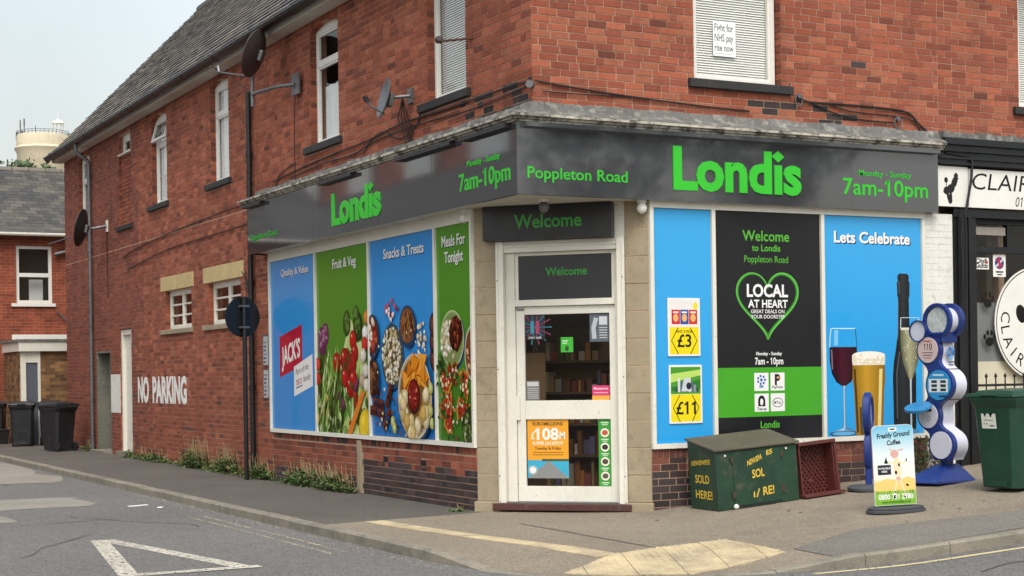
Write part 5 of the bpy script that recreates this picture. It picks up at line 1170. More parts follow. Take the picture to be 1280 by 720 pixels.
wd = window(NB, RW(7.03, ZW0), 1.14, 1.73, 'plain', 'blind'); sill(wd, None, 1.14, -.14, 1.25)
mb = MB(); mb.add([(5.7, -.34, 6.70), (11, -.34, 6.70), (11, 3.45, 10.6), (5.7, 3.45, 10.6)], [(0, 1, 2, 3)], SLC[1]); mb.add([(5.7, 7.3, 6.70), (11, 7.3, 6.70), (11, 3.45, 10.6), (5.7, 3.45, 10.6)], [(3, 2, 1, 0)], SLC[1]); mb.build('roof', M['slate'], NB)
mb = MB(); n = 60
for k in range(n): a = 5.62 + k * .09; mb.box(a, a + .0895, -.12 - random.uniform(0, .01), -.003, 4.35, 4.425 + random.uniform(-.01, .01))
mb.build('flashing', M['lead'], NB)
mb = MB(); mb.box(5.62, 11, -.15, .1, 4.27, 4.349); mb.box(5.56, 11, -.11, .1, 4.19, 4.2699); mb.box(5.56, 11, -.075, .1, 4.02, 4.1899); mb.box(5.56, 11, -.10, -.075, 4.10, 4.125); mb.box(5.56, 11, -.105, -.075, 4.03, 4.05); mb.build('cornice', M['blackgloss'], NB)
mb = MB(); mb.box(5.86, 11, -.02, .1, 3.40, 3.50); mb.box(5.855, 6.24, .0, .12, .2, 3.3999); mb.box(5.92, 5.97, -.03, .0, .2, 3.3999); mb.box(6.10, 6.15, -.02, .0, .2, 3.3999); mb.build('pilaster', M['blackgloss'], NB)
mb = MB(); mb.box(6.2405, 11, .10, .17, 2.98, 3.06); mb.box(6.2405, 11, .10, .17, 3.34, 3.3999)
for x in (6.2405, 6.86, 7.6, 8.4): mb.box(x, x + .07, .10, .17, 3.0601, 3.3399)
mb.box(6.2405, 6.29, .10, .17, .7, 2.9799); mb.box(6.2405, 11, .10, .17, .62, .6999); mb.build('window_frame', M['blackgloss'], NB)
MB().add([(6.29, .138, .70), (11, .138, .70), (11, .138, 2.98), (6.29, .138, 2.98)], [(0, 1, 2, 3)]).build('shop_pane', M['glass'], NB); 
for a, b in ((6.3105, 6.86), (6.93, 7.6), (7.67, 8.4)): MB().add([(a, .138, 3.06), (b, .138, 3.06), (b, .138, 3.34), (a, .138, 3.34)], [(0, 1, 2, 3)]).build('transom_pane', M['glass'], NB)
MB().box(5.86, 11, .02, .2, -.1, .6199).build('stall_riser', M['blackgloss'], NB)
MB().box(6.29, 11, .2, .21, 1.62, 2.36).build('grey_screen', mat('grey_screen', H('#8c8e8e', .8), .7), NB); MB().box(6.29, 11, .2, .21, .72, 1.62).build('cream_screen', mat('cream_screen', H('#e3d9bf', .9), .7), NB)
MB().box(6.29, 11, .4, .45, 2.36, 3.36).build('painted_dark_room', mat('painted_dark_room', H('#1c1c1e', .8), .9), NB)  # dark sheet; the unlit depth of the salon is put into its colour
link = _l
SS = thing('salon_sign', 'white salon sign board with a black poodle and italic lettering', 'shop sign', TR(5.54, -.03, 3.52))
MB().box(.02, .52, -.03, .02, 0, .49).build('board', M['upvc'], SS); MB().box(.535, 5, -.03, .02, 0, .475).build('board', M['upvc'], SS)
p = Print(6, 1); p.y = -.0305; KB = H('#151515')
for e in [(.24, .22, .06, .055, 0), (.30, .30, .045, .085, -25), (.325, .375, .035, .04, 0), (.17, .19, .05, .05, 0), (.165, .32, .03, .035, 0), (.235, .12, .025, .06, 0), (.228, .075, .035, .045, 0), (.19, .13, .02, .06, 10)]: p.ell(*e[:4], KB, e[4], 14, wob=.06)
p.stroke([(.17, .2), (.165, .3)], .012, KB); p.poly([(.34, .36), (.375, .345), (.34, .33)], KB)
p.text("CLAIRE'S", .57, 1.98, .225, .20, KB, .0, ital=.2); p.text('01904', 1.30, 1.66, .035, .12, KB, .0, ital=.2); p.build('lettering', SS, M['print'])
CB = tag(MB().tube([(0, 0, 0), (.03, -.01, .12), (.10, -.02, .45), (.115, -.02, .66), (.08, 0, .72), (-.3, 0, .75)], .016, 8).tube([(0, 0, 0), (.02, 0, -.2), (.0, 0, -1.4)], .014, 8).tube([(-.02, 0, .05), (-.06, 0, -.3), (-.02, 0, -1.0)], .01, 6).build('sign_cable', M['iron'], None, TR(5.98, -.08, 3.42), True), 'black cable running over the white salon sign', 'cable')
def wallsheet(label, x, z, w_, h_, draw, y=.133):
    t = thing('window_sticker', label, 'sticker', RW(x, z, y)); MB().box(0, w_, -.002, 0, 0, h_).build('sheet', M['upvc'], t); p = Print(w_, h_); p.y = -.0025; draw(p, w_, h_); p.build('print', t, M['print'])
def d_cg(p, w_, h_): p.text('City&', .02, w_ - .02, h_ * .55, .055, H('#2a2a2a'), .03); p.text('Guilds', .02, w_ - .02, h_ * .14, .055, H('#2a2a2a'), .03); p.ell(w_ * .85, h_ * .62, .02, .02, H('#c03030'))
wallsheet('white sticker with two words on the salon window', 6.335, 2.775, .24, .145, d_cg)
def d_uj(p, w_, h_): p.ell(w_ / 2, h_ * .62, w_ * .36, h_ * .28, H('#2a3f8a')); p.stroke([(w_ * .2, h_ * .45), (w_ * .8, h_ * .8)], .025, H('#d8d8e0')); p.stroke([(w_ * .2, h_ * .8), (w_ * .8, h_ * .45)], .02, H('#c03040')); p.stroke([(w_ * .5, h_ * .36), (w_ * .5, h_ * .88)], .03, H('#c03040')); p.stroke([(w_ * .2, h_ * .22), (w_ * .8, h_ * .22)], .02, H('#3a3a3a')); p.stroke([(w_ * .3, h_ * .1), (w_ * .7, h_ * .1)], .015, H('#3a3a3a'))
wallsheet('white sticker with a round flag emblem on the salon window', 6.645, 2.685, .215, .28, d_uj)
for i, (x, z) in enumerate(((6.44, 2.28), (6.46, 1.80))):
    t = thing('paw_print_sticker', ['upper black paw print sticker on the salon window', 'lower black paw print sticker on the salon window'][i], 'sticker', RW(x, z, .1345)); p = Print(.3, .3); p.y = -.0002
    p.ell(.11, .07, .07, .055, KB, 0, 14, wob=.08)
    for q in ((.03, .13), (.08, .18), (.145, .18), (.195, .13)): p.ell(q[0], q[1], .025, .035, KB, 0, 10)
    p.build('print', t, M['print'])
t = thing('round_window_sign', 'large round white salon sign with a black paw on the window', 'shop sign', RW(7.37, 2.10, .130)); Mc = Matrix.Rotation(R(90), 4, 'X')
MB().lathe([(.72, 0), (.72, .012)], 48, Mc).build('disc', M['upvc'], t)
p = Print(9, 9); p.y = -.0125; p.ring(0, 0, .70, .70, .014, KB, 48)
p._clip = lambda P: P
for e in [(0, -.05, .22, .17, 0), (-.27, .12, .085, .12, 20), (-.10, .27, .085, .12, 5), (.10, .27, .085, .12, -5), (.27, .12, .085, .12, -20)]: p.ell(*e[:4], KB, e[4], 18)
for i, chx in enumerate("CLAIRE'S"):
    a = R(172 + i * 16.5); v, f, asp = text_mesh(chx, .0); p.up(); hh = .15; c_, s_ = math.cos(a + math.pi / 2), math.sin(a + math.pi / 2); W_ = asp * hh
    p.mb.add([(.62 * math.cos(a) + (q[0] - .5) * W_ * c_ - q[1] * hh * s_, p.y, .62 * math.sin(a) + (q[0] - .5) * W_ * s_ + q[1] * hh * c_) for q in v], f, KB)
p.build('print', t, M['print'])
RL = thing('spear_railing', 'low black iron railing with spear tops before the salon', 'railing', TR(5.9, -.30, gz(5.9)))
for k in range(22):
    x = .18 + k * .155; z0 = gz(5.9 + x) - gz(5.9)
    MB().tube([(x, 0, z0 - .05), (x, 0, 1.09)], .009, 6).lathe([(.004, 1.08), (.017, 1.095), (.019, 1.11), (.010, 1.13), (.002, 1.145)], 8, Matrix.Translation((x, 0, 0))).build('bar', M['iron'], RL, None, True)
for z in (.98, .30): MB().box(0, 3.6, -.012, .012, z, z + .03).build('rail', M['iron'], RL)

# ------------------------------------------------------------------ pavement things by the shop front
TILT = -math.degrees(math.atan(SL))
NX = thing('newspaper_box', 'weathered dark green newspaper box with yellow painted words', 'box', TR(1.775, -.77, gz(1.775) + .002, 0, 0, TILT))
W_, D_ = 1.08, .52
mb = MB(); mb.hexa([(0, 0, .0), (W_, 0, 0), (W_, D_, 0), (0, D_, 0)], [(.0, 0, .635), (W_, 0, .625), (W_, D_, .745), (0, D_, .745)]); mb.build('body', M['boxgreen'], NX, None, False, .01)
mb = MB(); mb.hexa([(-.025, -.03, .636), (W_ + .025, -.03, .626), (W_ + .025, D_ + .01, .747), (-.025, D_ + .01, .747)], [(-.025, -.03, .660), (W_ + .025, -.03, .650), (W_ + .025, D_ + .01, .771), (-.025, D_ + .01, .771)]); mb.build('lid', M['boxtop'], NX, None, False, .006)
MB().box(.215, .845, -.012, -.001, .03, .60).build('door_panel', M['boxgreen'], NX, None, False, .004)
MB().box(.24, .74, -.02, -.002, -.0, .028).build('painted_gap_shade', M['blackplastic'], NX)  # solid black strip painted in for the shade under the door panel
for x in (.12, .93): MB().tube([(x, -.012, .585), (x, .0, .585)], .012, 8).build('bolt', M['upvc'], NX)
YL = H('#d8b63c', .9); YM = mat('worn_yellow_paint', None, .7, fine=(60, .12), worn=(30, .62))
for tx, x0, x1, zb_, hh_, bo, sk in (('NEWSPA', .40, .60, .445, .055, .03, .30), ('ES', .66, .74, .535, .05, .03, .2), ('SOL', .455, .62, .31, .085, .025, .06), ('RE!', .585, .735, .11, .085, .025, .06)):
    p = Print(2, 1); p.y = -.0125; p.text(tx, x0, x1, zb_, hh_, YL, bo, skew=sk); p.build('lettering', NX, YM)
for P_ in ([(.455, .10), (.475, .10), (.475, .165), (.46, .16)], [(.49, .10), (.51, .10), (.545, .19), (.53, .19)]):
    p = Print(2, 1); p.y = -.0125; p.poly(P_, YL); p.build('lettering', NX, YM)
for tx, x0, x1, zb_, hh_, sk in (('NEWSPAPER', .06, .42, .47, .05, .09), ('SOLD', .12, .38, .29, .085, 0), ('HERE!', .11, .42, .125, .085, -.02)):
    p = Print(1, 1); p.y = -.0025; p.text(tx, x0, x1, zb_, hh_, YL, .02, skew=sk); p.build('lettering', NX, YM, TR(0, D_, 0, -90))
for x in (.2, .86):
    for z in (.12, .5): MB().box(x - .018, x + .018, -.016, -.012, z, z + .07).build('hinge', mat('rusty_hinge', H('#4a3a2c', .8), .8), NX)
tag(MB().lathe([(.005, 0), (.028, .02), (.03, .04), (.01, .06)], 8).build('litter', M['upvc'], None, TR(1.98, -.80, gz(1.98)), True), 'crumpled white cup lid under the green newspaper box', 'litter')
# red bread crate stood on edge
CR = thing('red_crate', 'empty red plastic lattice crate stood on edge beside the green box', 'crate', TR(2.90, -.60, gz(2.90) + .004, 2, -3, TILT))
w_, h_, dp = .50, .60, .16
mb = MB(); mb.box(0, w_, -dp, 0, 0, .022); mb.box(-.02, w_ + .06, -dp - .07, -dp + .02, .0, .035); mb.build('lower_wall', M['cratered'], CR, None, False, .004)
MB().box(0, w_, -dp, 0, h_ - .022, h_).box(-.015, w_ + .015, -dp - .03, -dp, h_ - .03, h_ + .008).build('upper_wall', M['cratered'], CR, None, False, .004)
MB().box(0, .02, -dp, 0, .022, h_ - .022).build('end_wall', M['cratered'], CR); MB().box(w_ - .02, w_, -dp, 0, .022, h_ - .022).box(w_ - .005, w_ + .03, -dp - .02, -dp, .03, h_ - .03).build('end_wall', M['cratered'], CR, None, False, .004)
mb = MB(); st = .046
def clipbar(cx, cz, ang):
    dx, dz = math.cos(ang), math.sin(ang); ts = []
    for ax, lo, hi in ((0, .02, w_ - .02), (1, .022, h_ - .022)):
        o_, d_ = (cx, cz)[ax], (dx, dz)[ax]; t0, t1 = (lo - o_) / d_, (hi - o_) / d_; ts.append((min(t0, t1), max(t0, t1)))
    a, b = max(t[0] for t in ts), min(t[1] for t in ts)
    if b - a < .02: return
    P0, P1 = (cx + dx * a, cz + dz * a), (cx + dx * b, cz + dz * b); nx, nz_ = -dz * .006, dx * .006
    mb.prism([(P0[0] - nx, P0[1] - nz_), (P1[0] - nx, P1[1] - nz_), (P1[0] + nx, P1[1] + nz_), (P0[0] + nx, P0[1] + nz_)], -.022, -.004)
for k in range(-14, 20):
    clipbar(k * st * 1.25, .0, R(52)); clipbar(k * st * 1.25, .0, R(128))
mb.box(.02, w_ - .02, -.004, .0, .022, h_ - .022, (.55, .5, .5)); mb.build('lattice_base', M['cratered'], CR)
for x, z in ((.2, .42), (.24, .16)):
    MB().lathe([(.03, 0), (.022, .012)], 6, TR(x, -.022, z) @ Matrix.Rotation(R(90), 4, 'X')).build('boss', M['cratered'], CR)
# coffee pavement sign
CS = thing('coffee_sign', 'small upright pavement sign with a cartoon backdrop for ground coffee', 'pavement sign', TR(2.745, -2.44, gz(2.74), -22, 0, TILT * .55))
pb = [(.30 * math.copysign(abs(math.cos(t)) ** .7, math.cos(t)), .19 * math.sin(t)) for t in [2 * math.pi * k / 28 for k in range(28)]]
mb = MB(); mb.prismz(pb, 0, .03); mb.prismz([(q[0] * .93, q[1] * .85) for q in pb], .03, .055); mb.build('base', M['rubber'], CS, None, False, .006)
W2, H2 = .425, .80; rr_ = .055
out = [(-W2 / 2, .07), (W2 / 2, .07)] + [(W2 / 2 - rr_ + rr_ * math.cos(R(a)), .07 + H2 - rr_ + rr_ * math.sin(R(a))) for a in range(0, 91, 15)] + [(-W2 / 2 + rr_ + rr_ * math.cos(R(a)), .07 + H2 - rr_ + rr_ * math.sin(R(a))) for a in range(90, 181, 15)]
MB().prism(out, -.012, .012).build('board', M['upvc'], CS)
out0 = [(x / .85, .07 + (z - .07) / .93) for x, z in out]
p = Print(9, 9); p.y = -.0125; p._clip = lambda P: P
stops = [(.07, H('#7cb83c')), (.19, H('#8cc04a')), (.225, H('#a8c85a')), (.227, H('#efcf78')), (.32, H('#f0d890')), (.36, H('#f2f0e4')), (.62, H('#e6f2f2')), (.80, H('#a8d8ea')), (.93, H('#6fc0e4'))]
def gcol(z):
    for (a, ca_), (b, cb_) in zip(stops, stops[1:]):
        if a <= z <= b: return mixc(ca_, cb_, (z - a) / (b - a))
    return stops[-1][1]
inner = [(x * .985, .5 + (z - .5) * .99) for x, z in out0]
zs = sorted({z for x, z in inner} | {s_[0] + .0001 for s_ in stops if .075 < s_[0] < .92})
def xw(z): 
    top = .5 + (.928 - .5) * .99; r2 = rr_ * .985
    return .25 * .985 if z < top - r2 else .25 * .985 - r2 + math.sqrt(max(0, r2 * r2 - (z - top + r2) ** 2))
p.up()
for a, b in zip(zs, zs[1:]): p.mb.add([(-xw(a), p.y, a), (xw(a), p.y, a), (xw(b), p.y, b), (-xw(b), p.y, b)], [(0, 1, 2, 3)], [gcol(a + 1e-4)] * 2 + [gcol(b - 1e-4)] * 2)
p.poly([(-.245, .227), (.245, .227), (.245, .34), (.15, .37), (.05, .33), (-.1, .36), (-.245, .30)], H('#efd27c'))
DK = H('#2a3038')
p.rect(-.05, .865, .05, .905, H('#f2f2ee')); p.rect(-.03, .878, .03, .893, DK)
p.text('Freshly Ground', -.19, .205, .79, .052, DK, .035, skew=.06); p.text('Coffee', -.075, .09, .715, .05, DK, .035, skew=.06)
# generic brown and cream blotches (no character), bag, cup, small board
CRM = H('#f0e2bc'); PNK = H('#e0b0a4')
p.ell(.04, .46, .045, .13, CRM, 4); p.ell(.01, .62, .05, .045, PNK, -15); p.stroke([(-.02, .66), (-.05, .675)], .012, PNK); p.stroke([(.05, .655), (.12, .665)], .014, PNK); p.ell(.045, .345, .03, .028, PNK); p.ell(.02, .42, .014, .022, KB); p.ell(.06, .5, .012, .02, KB)
p.stroke([(.02, .53), (-.05, .52), (-.09, .55)], .018, CRM); p.stroke([(.07, .53), (.12, .52), (.16, .545)], .018, CRM); p.stroke([(.03, .34), (.0, .24), (-.01, .17)], .02, CRM); p.stroke([(.06, .34), (.09, .28), (.12, .17)], .02, CRM)
p.ell(-.01, .16, .03, .018, KB); p.ell(.13, .165, .032, .018, KB); p.ell(.15, .28, .02, .012, KB, -25); p.ell(0, .21, .01, .008, KB)
p.poly([(-.12, .52), (-.07, .52), (-.085, .56), (-.09, .595), (-.105, .56)], KB); p.rect(.15, .53, .19, .57, H('#f4f4f2')); p.rect(.145, .535, .158, .565, DK)
p.rect(-.20, .40, -.04, .505, DK); p.ctext('AVAILABLE', -.12, .46, .02, H('#e8e8e8'), .03); p.ctext('HERE', -.12, .425, .02, H('#e8e8e8'), .03)
p.text('0800 731 2980', -.205, .215, .135, .055, H('#f6f6f2'), .025); p.text('www.ringtoncoffee.co.uk', -.165, .185, .092, .03, H('#2f5a1c'), .02)
for k in range(30): leaf(p, random.uniform(-.23, .22), .19 + random.uniform(-.01, .02), .03, .004, random.uniform(60, 120), H('#6a8a30'))
p.mb.V = [(x * .85, y, .07 + (z - .07) * .93) for x, y, z in p.mb.V]; p.build('print', CS, M['print'])
# blue stand behind the coffee sign
BS = thing('blue_stand', 'slim blue stand with an oval head behind the coffee sign', 'stand', TR(3.80, -.80, gz(3.8), 40))
MB().lathe([(.24, 0), (.24, .03), (.2, .055), (.06, .065)], 28).build('base', M['rubber'], BS, None, True)
def oval(cz, rx, rz, th, d):
    v = []; n = 36; mb = MB(); rows = [(rx, -d * .6), (rx + .0, d * .6), (rx - th, d), (rx - th, -d)]
    for k in range(n):
        t = 2 * math.pi * k / n; c, s = math.cos(t), math.sin(t)
        for q, (e, y) in enumerate(((0, -d * .6), (0, d * .6), (th, d), (th, -d))): v.append(((rx - e) * c, y, cz + (rz - e) * s))
    f = [(k * 4 + q, ((k + 1) % n) * 4 + q, ((k + 1) % n) * 4 + (q + 1) % 4, k * 4 + (q + 1) % 4) for k in range(n) for q in range(4)]
    return mb.add(v, f)
oval(.86, .16, .24, .045, .05).build('oval_frame', M['kioskblue'], BS, None, True)
MB().prism([(.125 * math.cos(2 * math.pi * k / 28), .86 + .205 * math.sin(2 * math.pi * k / 28)) for k in range(28)], -.02, .02).build('oval_face', M['kioskwhite'], BS)
oval(.44, .10, .21, .07, .05).build('lower_frame', M['kioskblue'], BS, None, True)
MB().box(-.035, .035, -.035, .035, .05, .64).build('post', M['kioskblue'], BS, None, False, .01)

# the tall blue and white kiosk: front faces -x
KI = thing('kiosk', 'tall wavy blue and white kiosk of stacked round panels', 'kiosk', TR(4.62, -1.0, gz(4.75), -84))
# local: x right (world -y), front -y (world -x), z up
g0 = 0
CIR = [(.02, 1.83, .195), (-.10, 1.50, .175), (.05, 1.10, .20), (-.11, .75, .17), (.07, .42, .185)]
def outline():
    L_, R_ = [], []; zmin, zmax = .25, 1.68; n = 60
    for k in range(n + 1):
        z = zmin + (zmax - zmin) * k / n; cs = sorted(CIR, key=lambda c: c[1])
        lo = max([c for c in cs if c[1] <= z], key=lambda c: c[1], default=cs[0]); hi = min([c for c in cs if c[1] > z], key=lambda c: c[1], default=cs[-1])
        t = 0 if hi[1] == lo[1] else max(0, min(1, (z - lo[1]) / (hi[1] - lo[1]))); t2 = t * t * (3 - 2 * t); xc = lo[0] + (hi[0] - lo[0]) * t2
        l, r = xc - .105, xc + .105
        for c in CIR:
            if abs(z - c[1]) < c[2]: hw = math.sqrt(c[2] ** 2 - (z - c[1]) ** 2); l = min(l, c[0] - hw); r = max(r, c[0] + hw)
        L_.append((l, z)); R_.append((r, z))
    def sm(P): return [((P[max(0, i - 1)][0] + 2 * P[i][0] + P[min(len(P) - 1, i + 1)][0]) / 4, P[i][1]) for i in range(len(P))]
    for _ in range(3): L_, R_ = sm(L_), sm(R_)
    return L_, R_
KL, KR = outline(); ring_ = KR + KL[::-1]
def shell(name, m, y0, y1, ins):
    mb = MB(); n = len(KL); v = []
    for (l, z), (r, _) in zip(KL, KR): v += [(l + ins, y0, z), (r - ins, y0, z), (r - ins, y1, z), (l + ins, y1, z)]
    f = [(0, 1, 2, 3)[::-1], tuple(4 * (n - 1) + q for q in range(4))]
    for k in range(n - 1):
        for q in range(4): f.append((4 * k + q, 4 * k + (q + 1) % 4, 4 * k + 4 + (q + 1) % 4, 4 * k + 4 + q))
    mb.add(v, f); return mb.build(name, m, KI, None, True)
shell('blue_front', M['kioskblue'], -.0, .06, 0); shell('white_body', M['kioskwhite'], .0605, .25, .010)
def disc(cx, cz, r, y, col, name='round_panel', m=None, t=.012):
    MB().lathe([(r, 0), (r, t)], 36, TR(cx, y, cz) @ Matrix.Rotation(R(90), 4, 'X'), col).build(name, m or M['print'], KI)
for c, cl in zip(CIR[1:], (H('#d8c0bc'), H('#2a8cc8', .9), H('#d4d4e0'), H('#dadae6'))): disc(c[0], c[1], c[2] - .03, -.0005, cl)
def ringk(cx, cz, r, th, y0, y1, name='ring'):
    v = []; n = 40; mb = MB()
    for k in range(n):
        t = 2 * math.pi * k / n; c, s = math.cos(t), math.sin(t)
        for rr2, y in ((r, y0), (r, y1), (r - th, y1), (r - th, y0)): v.append((cx + rr2 * c, y, cz + rr2 * s))
    f = [(k * 4 + q, ((k + 1) % n) * 4 + q, ((k + 1) % n) * 4 + (q + 1) % 4, k * 4 + (q + 1) % 4) for k in range(n) for q in range(4)]
    mb.add(v, f); return mb.build(name, M['kioskblue'], KI, None, True)
for zz in (.60, .93, 1.28):
    i_ = min(range(len(KL)), key=lambda q: abs(KL[q][1] - zz)); MB().box(KL[i_][0] + .008, KR[i_][0] - .0075, .062, .252, zz, zz + .006).build('seam', M['blackplastic'], KI)
for zz in (.34, .66, .98, 1.22, 1.42):
    i_ = min(range(len(KL)), key=lambda q: abs(KL[q][1] - zz)); MB().tube([(KR[i_][0] - .02, -.004, zz), (KR[i_][0] - .02, .001, zz)], .006, 8).tube([(KL[i_][0] + .02, -.004, zz), (KL[i_][0] + .02, .001, zz)], .006, 8).build('screws', M['metalgrey'], KI)['kind'] = 'stuff'
ringk(.02, 1.83, .20, .04, -.0, .05); ringk(.02, 1.83, .20, .05, .20, .26); 
v = []; n = 36; mb = MB()
for k in range(n):
    t = 2 * math.pi * k / n; v += [(.02 + .165 * math.cos(t), .04, 1.83 + .165 * math.sin(t)), (.02 + .15 * math.cos(t), .21, 1.83 + .15 * math.sin(t))]
mb.add(v, [(2 * k, 2 * k + 1, 2 * ((k + 1) % n) + 1, 2 * ((k + 1) % n)) for k in range(n)]).build('drum', M['kioskwhite'], KI, None, True)
MB().lathe([(.15, 0), (.15, .01)], 32, TR(.02, .03, 1.83) @ Matrix.Rotation(R(90), 4, 'X')).build('mirror', mat('dial_face', H('#c4cac8'), .3, fine=(30, .2), big=(14, .25)), KI)
MB().box(-.07, .11, .005, .25, 1.58, 1.70).build('neck', M['kioskblue'], KI, None, False, .01)
ringk(-.235, 1.72, .125, .012, -.03, .03, 'side_ring'); MB().lathe([(.114, 0), (.114, .03)], 28, TR(-.235, .015, 1.72) @ Matrix.Rotation(R(90), 4, 'X')).build('side_disc', M['kioskwhite'], KI)
MB().tube([(-.13, .02, 1.67), (-.06, .02, 1.62)], .025, 8).build('side_arm', M['kioskblue'], KI)
p = Print(9, 9); p._clip = lambda P: P; p.y = -.0131
p.text('110', -.155, -.035, 1.50, .075, H('#4a3a44'), .01); p.stroke([(-.18, 1.47), (-.02, 1.47)], .012, H('#8a6a74')); p.stroke([(-.17, 1.44), (-.03, 1.44)], .012, H('#8a6a74')); p.stroke([(-.15, 1.60), (-.05, 1.60)], .014, H('#b04a4a')); p.stroke([(-.15, 1.41), (-.05, 1.41)], .01, H('#8a6a74'))
p.rect(-.09, 1.02, .19, 1.17, H('#dfe6ea'))
for ix in range(2):
    for iz in range(3): p.rect(-.05 + ix * .13, 1.03 + iz * .047, .03 + ix * .13, 1.062 + iz * .047, H('#2a3640'))
p.rect(.06, .96, .17, .985, H('#1a3a6a')); p.stroke([(-.03, 1.215), (.13, 1.215)], .02, H('#bfe4f2'))
p.rect(-.17, .80, -.05, .83, H('#2a2a34')); p.ring(-.10, .72, .03, .03, .006, H('#8a8a98'), 18)
for q in range(5): p.ell(-.235 + .06 * math.cos(q * 1.3), 1.72 + .06 * math.sin(q * 1.3), .015, .02, H('#6a8a96'), q * 40, 8); 
p.build('print', KI, M['print'])
p = Print(9, 9); p._clip = lambda P: P; p.y = -.0003
for q in range(7): p.ell(.17 + .045 * math.cos(q), 1.47 + .045 * math.sin(q), .022, .025, H(['#3a6cb4', '#4a9ad0'][q % 2]), q * 30, 8)
p.stroke([(.12, 1.36), (.22, 1.36)], .018, H('#6a6a7a')); p.stroke([(.13, 1.33), (.21, 1.33)], .014, H('#6a6a7a')); p.ell(.17, 1.41, .03, .025, H('#7ab0e0'))
o = p.build('side_logo', KI, M['print'], TR(.085, 0, 0, 90) @ TR(0, 0, 0)); o['kind'] = 'stuff'
mb = MB(); v = [(x, 0, 0) for x in ()]
mb.prismz([(-.13 + .17 * math.cos(2 * math.pi * k / 28), -.14 + .13 * math.sin(2 * math.pi * k / 28)) for k in range(28)], .885, .925); mb.xform(Matrix.Translation((0, -.02, .90)) @ Matrix.Rotation(R(24), 4, 'X') @ Matrix.Translation((0, 0, -.90))); mb.build('tray', mat('tray_blue', H('#3a8cc4', .85), .25), KI, None, False, .008)
mb = MB(); mb.tube([(.02, .1, .30), (.02, .14, .12)], .05, 10); mb.tube([(-.02, .26, .30), (-.02, .22, .12)], .04, 10); mb.build('foot_stem', M['kioskblue'], KI)
mb = MB(); mb.hexa([(-.26, -.42, .0), (.28, -.30, .0), (.28, .42, .0), (-.26, .42, .0)], [(-.26, -.42, .018), (.28, -.30, .018), (.28, .42, .018), (-.26, .42, .018)]); mb.hexa([(-.22, -.34, .0181), (.24, -.26, .0181), (.24, .38, .0181), (-.22, .38, .0181)], [(-.05, .06, .20), (.08, .06, .20), (.08, .28, .20), (-.05, .28, .20)]); mb.build('base', M['kioskblue'], KI, None, False, .006)

# wheelie bins
def wheelie(label, x, y, rz, m, group=None, sticker=False, hgt=1.07, zoff=None, ry=0):
    t = thing('wheelie_bin', label, 'bin', TR(x, y, gz(x) if zoff is None else zoff, rz, 0, ry), group); s = hgt / 1.07
    w0, w1, d0, d1 = .23, .285, .24, .34
    body = MB(); n_ = 6
    def ringp(w_, d_, z, c=.05): return [(-w_ + c, -d_, z), (w_ - c, -d_, z), (w_, -d_ + c, z), (w_, d_ - c, z), (w_ - c, d_, z), (-w_ + c, d_, z), (-w_, d_ - c, z), (-w_, -d_ + c, z)]
    rings = [ringp(w0, d0, .03), ringp(w0 + .004, d0 + .005, .12), ringp(w1 - .02, d1 - .025, .86), ringp(w1 - .015, d1 - .02, .87), ringp(w1, d1, .90), ringp(w1 + .015, d1 + .015, .95), ringp(w1 + .015, d1 + .015, .975)]
    v = [q for r_ in rings for q in r_]; f = [tuple(range(7, -1, -1)), tuple(len(v) - 8 + k for k in range(8))]
    for k in range(len(rings) - 1):
        for q in range(8): f.append((k * 8 + q, k * 8 + (q + 1) % 8, k * 8 + 8 + (q + 1) % 8, k * 8 + 8 + q))
    body.add(v, f); body.xform(Matrix.Scale(s, 4)); body.build('body', m, t, None, False, .006)
    lid = MB(); lid.hexa([(-.315, -.37, .976), (.315, -.37, .976), (.315, .36, .976), (-.315, .36, .976)], [(-.30, -.355, 1.01), (.30, -.355, 1.01), (.30, .35, 1.035), (-.30, .35, 1.035)]); lid.hexa([(-.25, -.30, 1.012), (.25, -.30, 1.012), (.25, .28, 1.030), (-.25, .28, 1.030)], [(-.22, -.26, 1.042), (.22, -.26, 1.042), (.22, .25, 1.062), (-.22, .25, 1.062)]); lid.box(-.10, .10, -.395, -.37, .985, 1.005); lid.xform(Matrix.Scale(s, 4)); lid.build('lid', m, t, None, False, .008)
    for sx in (-1, 1): MB().lathe([(.10, 0), (.10, .04), (.05, .045)], 20, Matrix.Scale(s, 4) @ TR(sx * .235 + (-.02 if sx < 0 else -.02), .26, .10, 0, 0, 90)).build('wheel', M['blackplastic'], t, None, True)
    MB().tube([(-.2 * s, .40 * s, .96 * s), (.2 * s, .40 * s, .96 * s)], .016, 8).tube([(-.2 * s, .34 * s, .94 * s), (-.2 * s, .40 * s, .96 * s)], .016, 8).tube([(.2 * s, .34 * s, .94 * s), (.2 * s, .40 * s, .96 * s)], .016, 8).build('handle', m, t)
    MB().box(-.13 * s, .13 * s, -.262 * s, -.246 * s, .05 * s, .11 * s).build('foot_panel', m, t)
    if sticker:
        p = Print(.2, .18); p.rect(0, 0, .19, .16, H('#e4e4da')); p.poly([(.03, .16), (.07, .16), (.05, .12)], KB); p.poly([(.10, .16), (.15, .16), (.125, .115)], KB); p.stroke([(.03, .09), (.15, .09)], .01, H('#8a8a84')); p.stroke([(.02, .05), (.08, .05)], .01, H('#9a9a94')); p.stroke([(.1, .03), (.16, .03)], .014, H('#5a5a58')); p.build('sticker', t, M['print'], Matrix.Translation((-.14, -.322, .66)) @ Matrix.Rotation(R(-7.3), 4, 'X') if False else Matrix.Translation((-.14, -.3105, .66)) @ Matrix.Rotation(R(7.2), 4, 'X'))
    return t
wheelie('dark green wheelie bin with a white sticker beside the kiosk', 4.56, -2.22, -84, M['bingreen'], None, True, 1.09, None, 0)
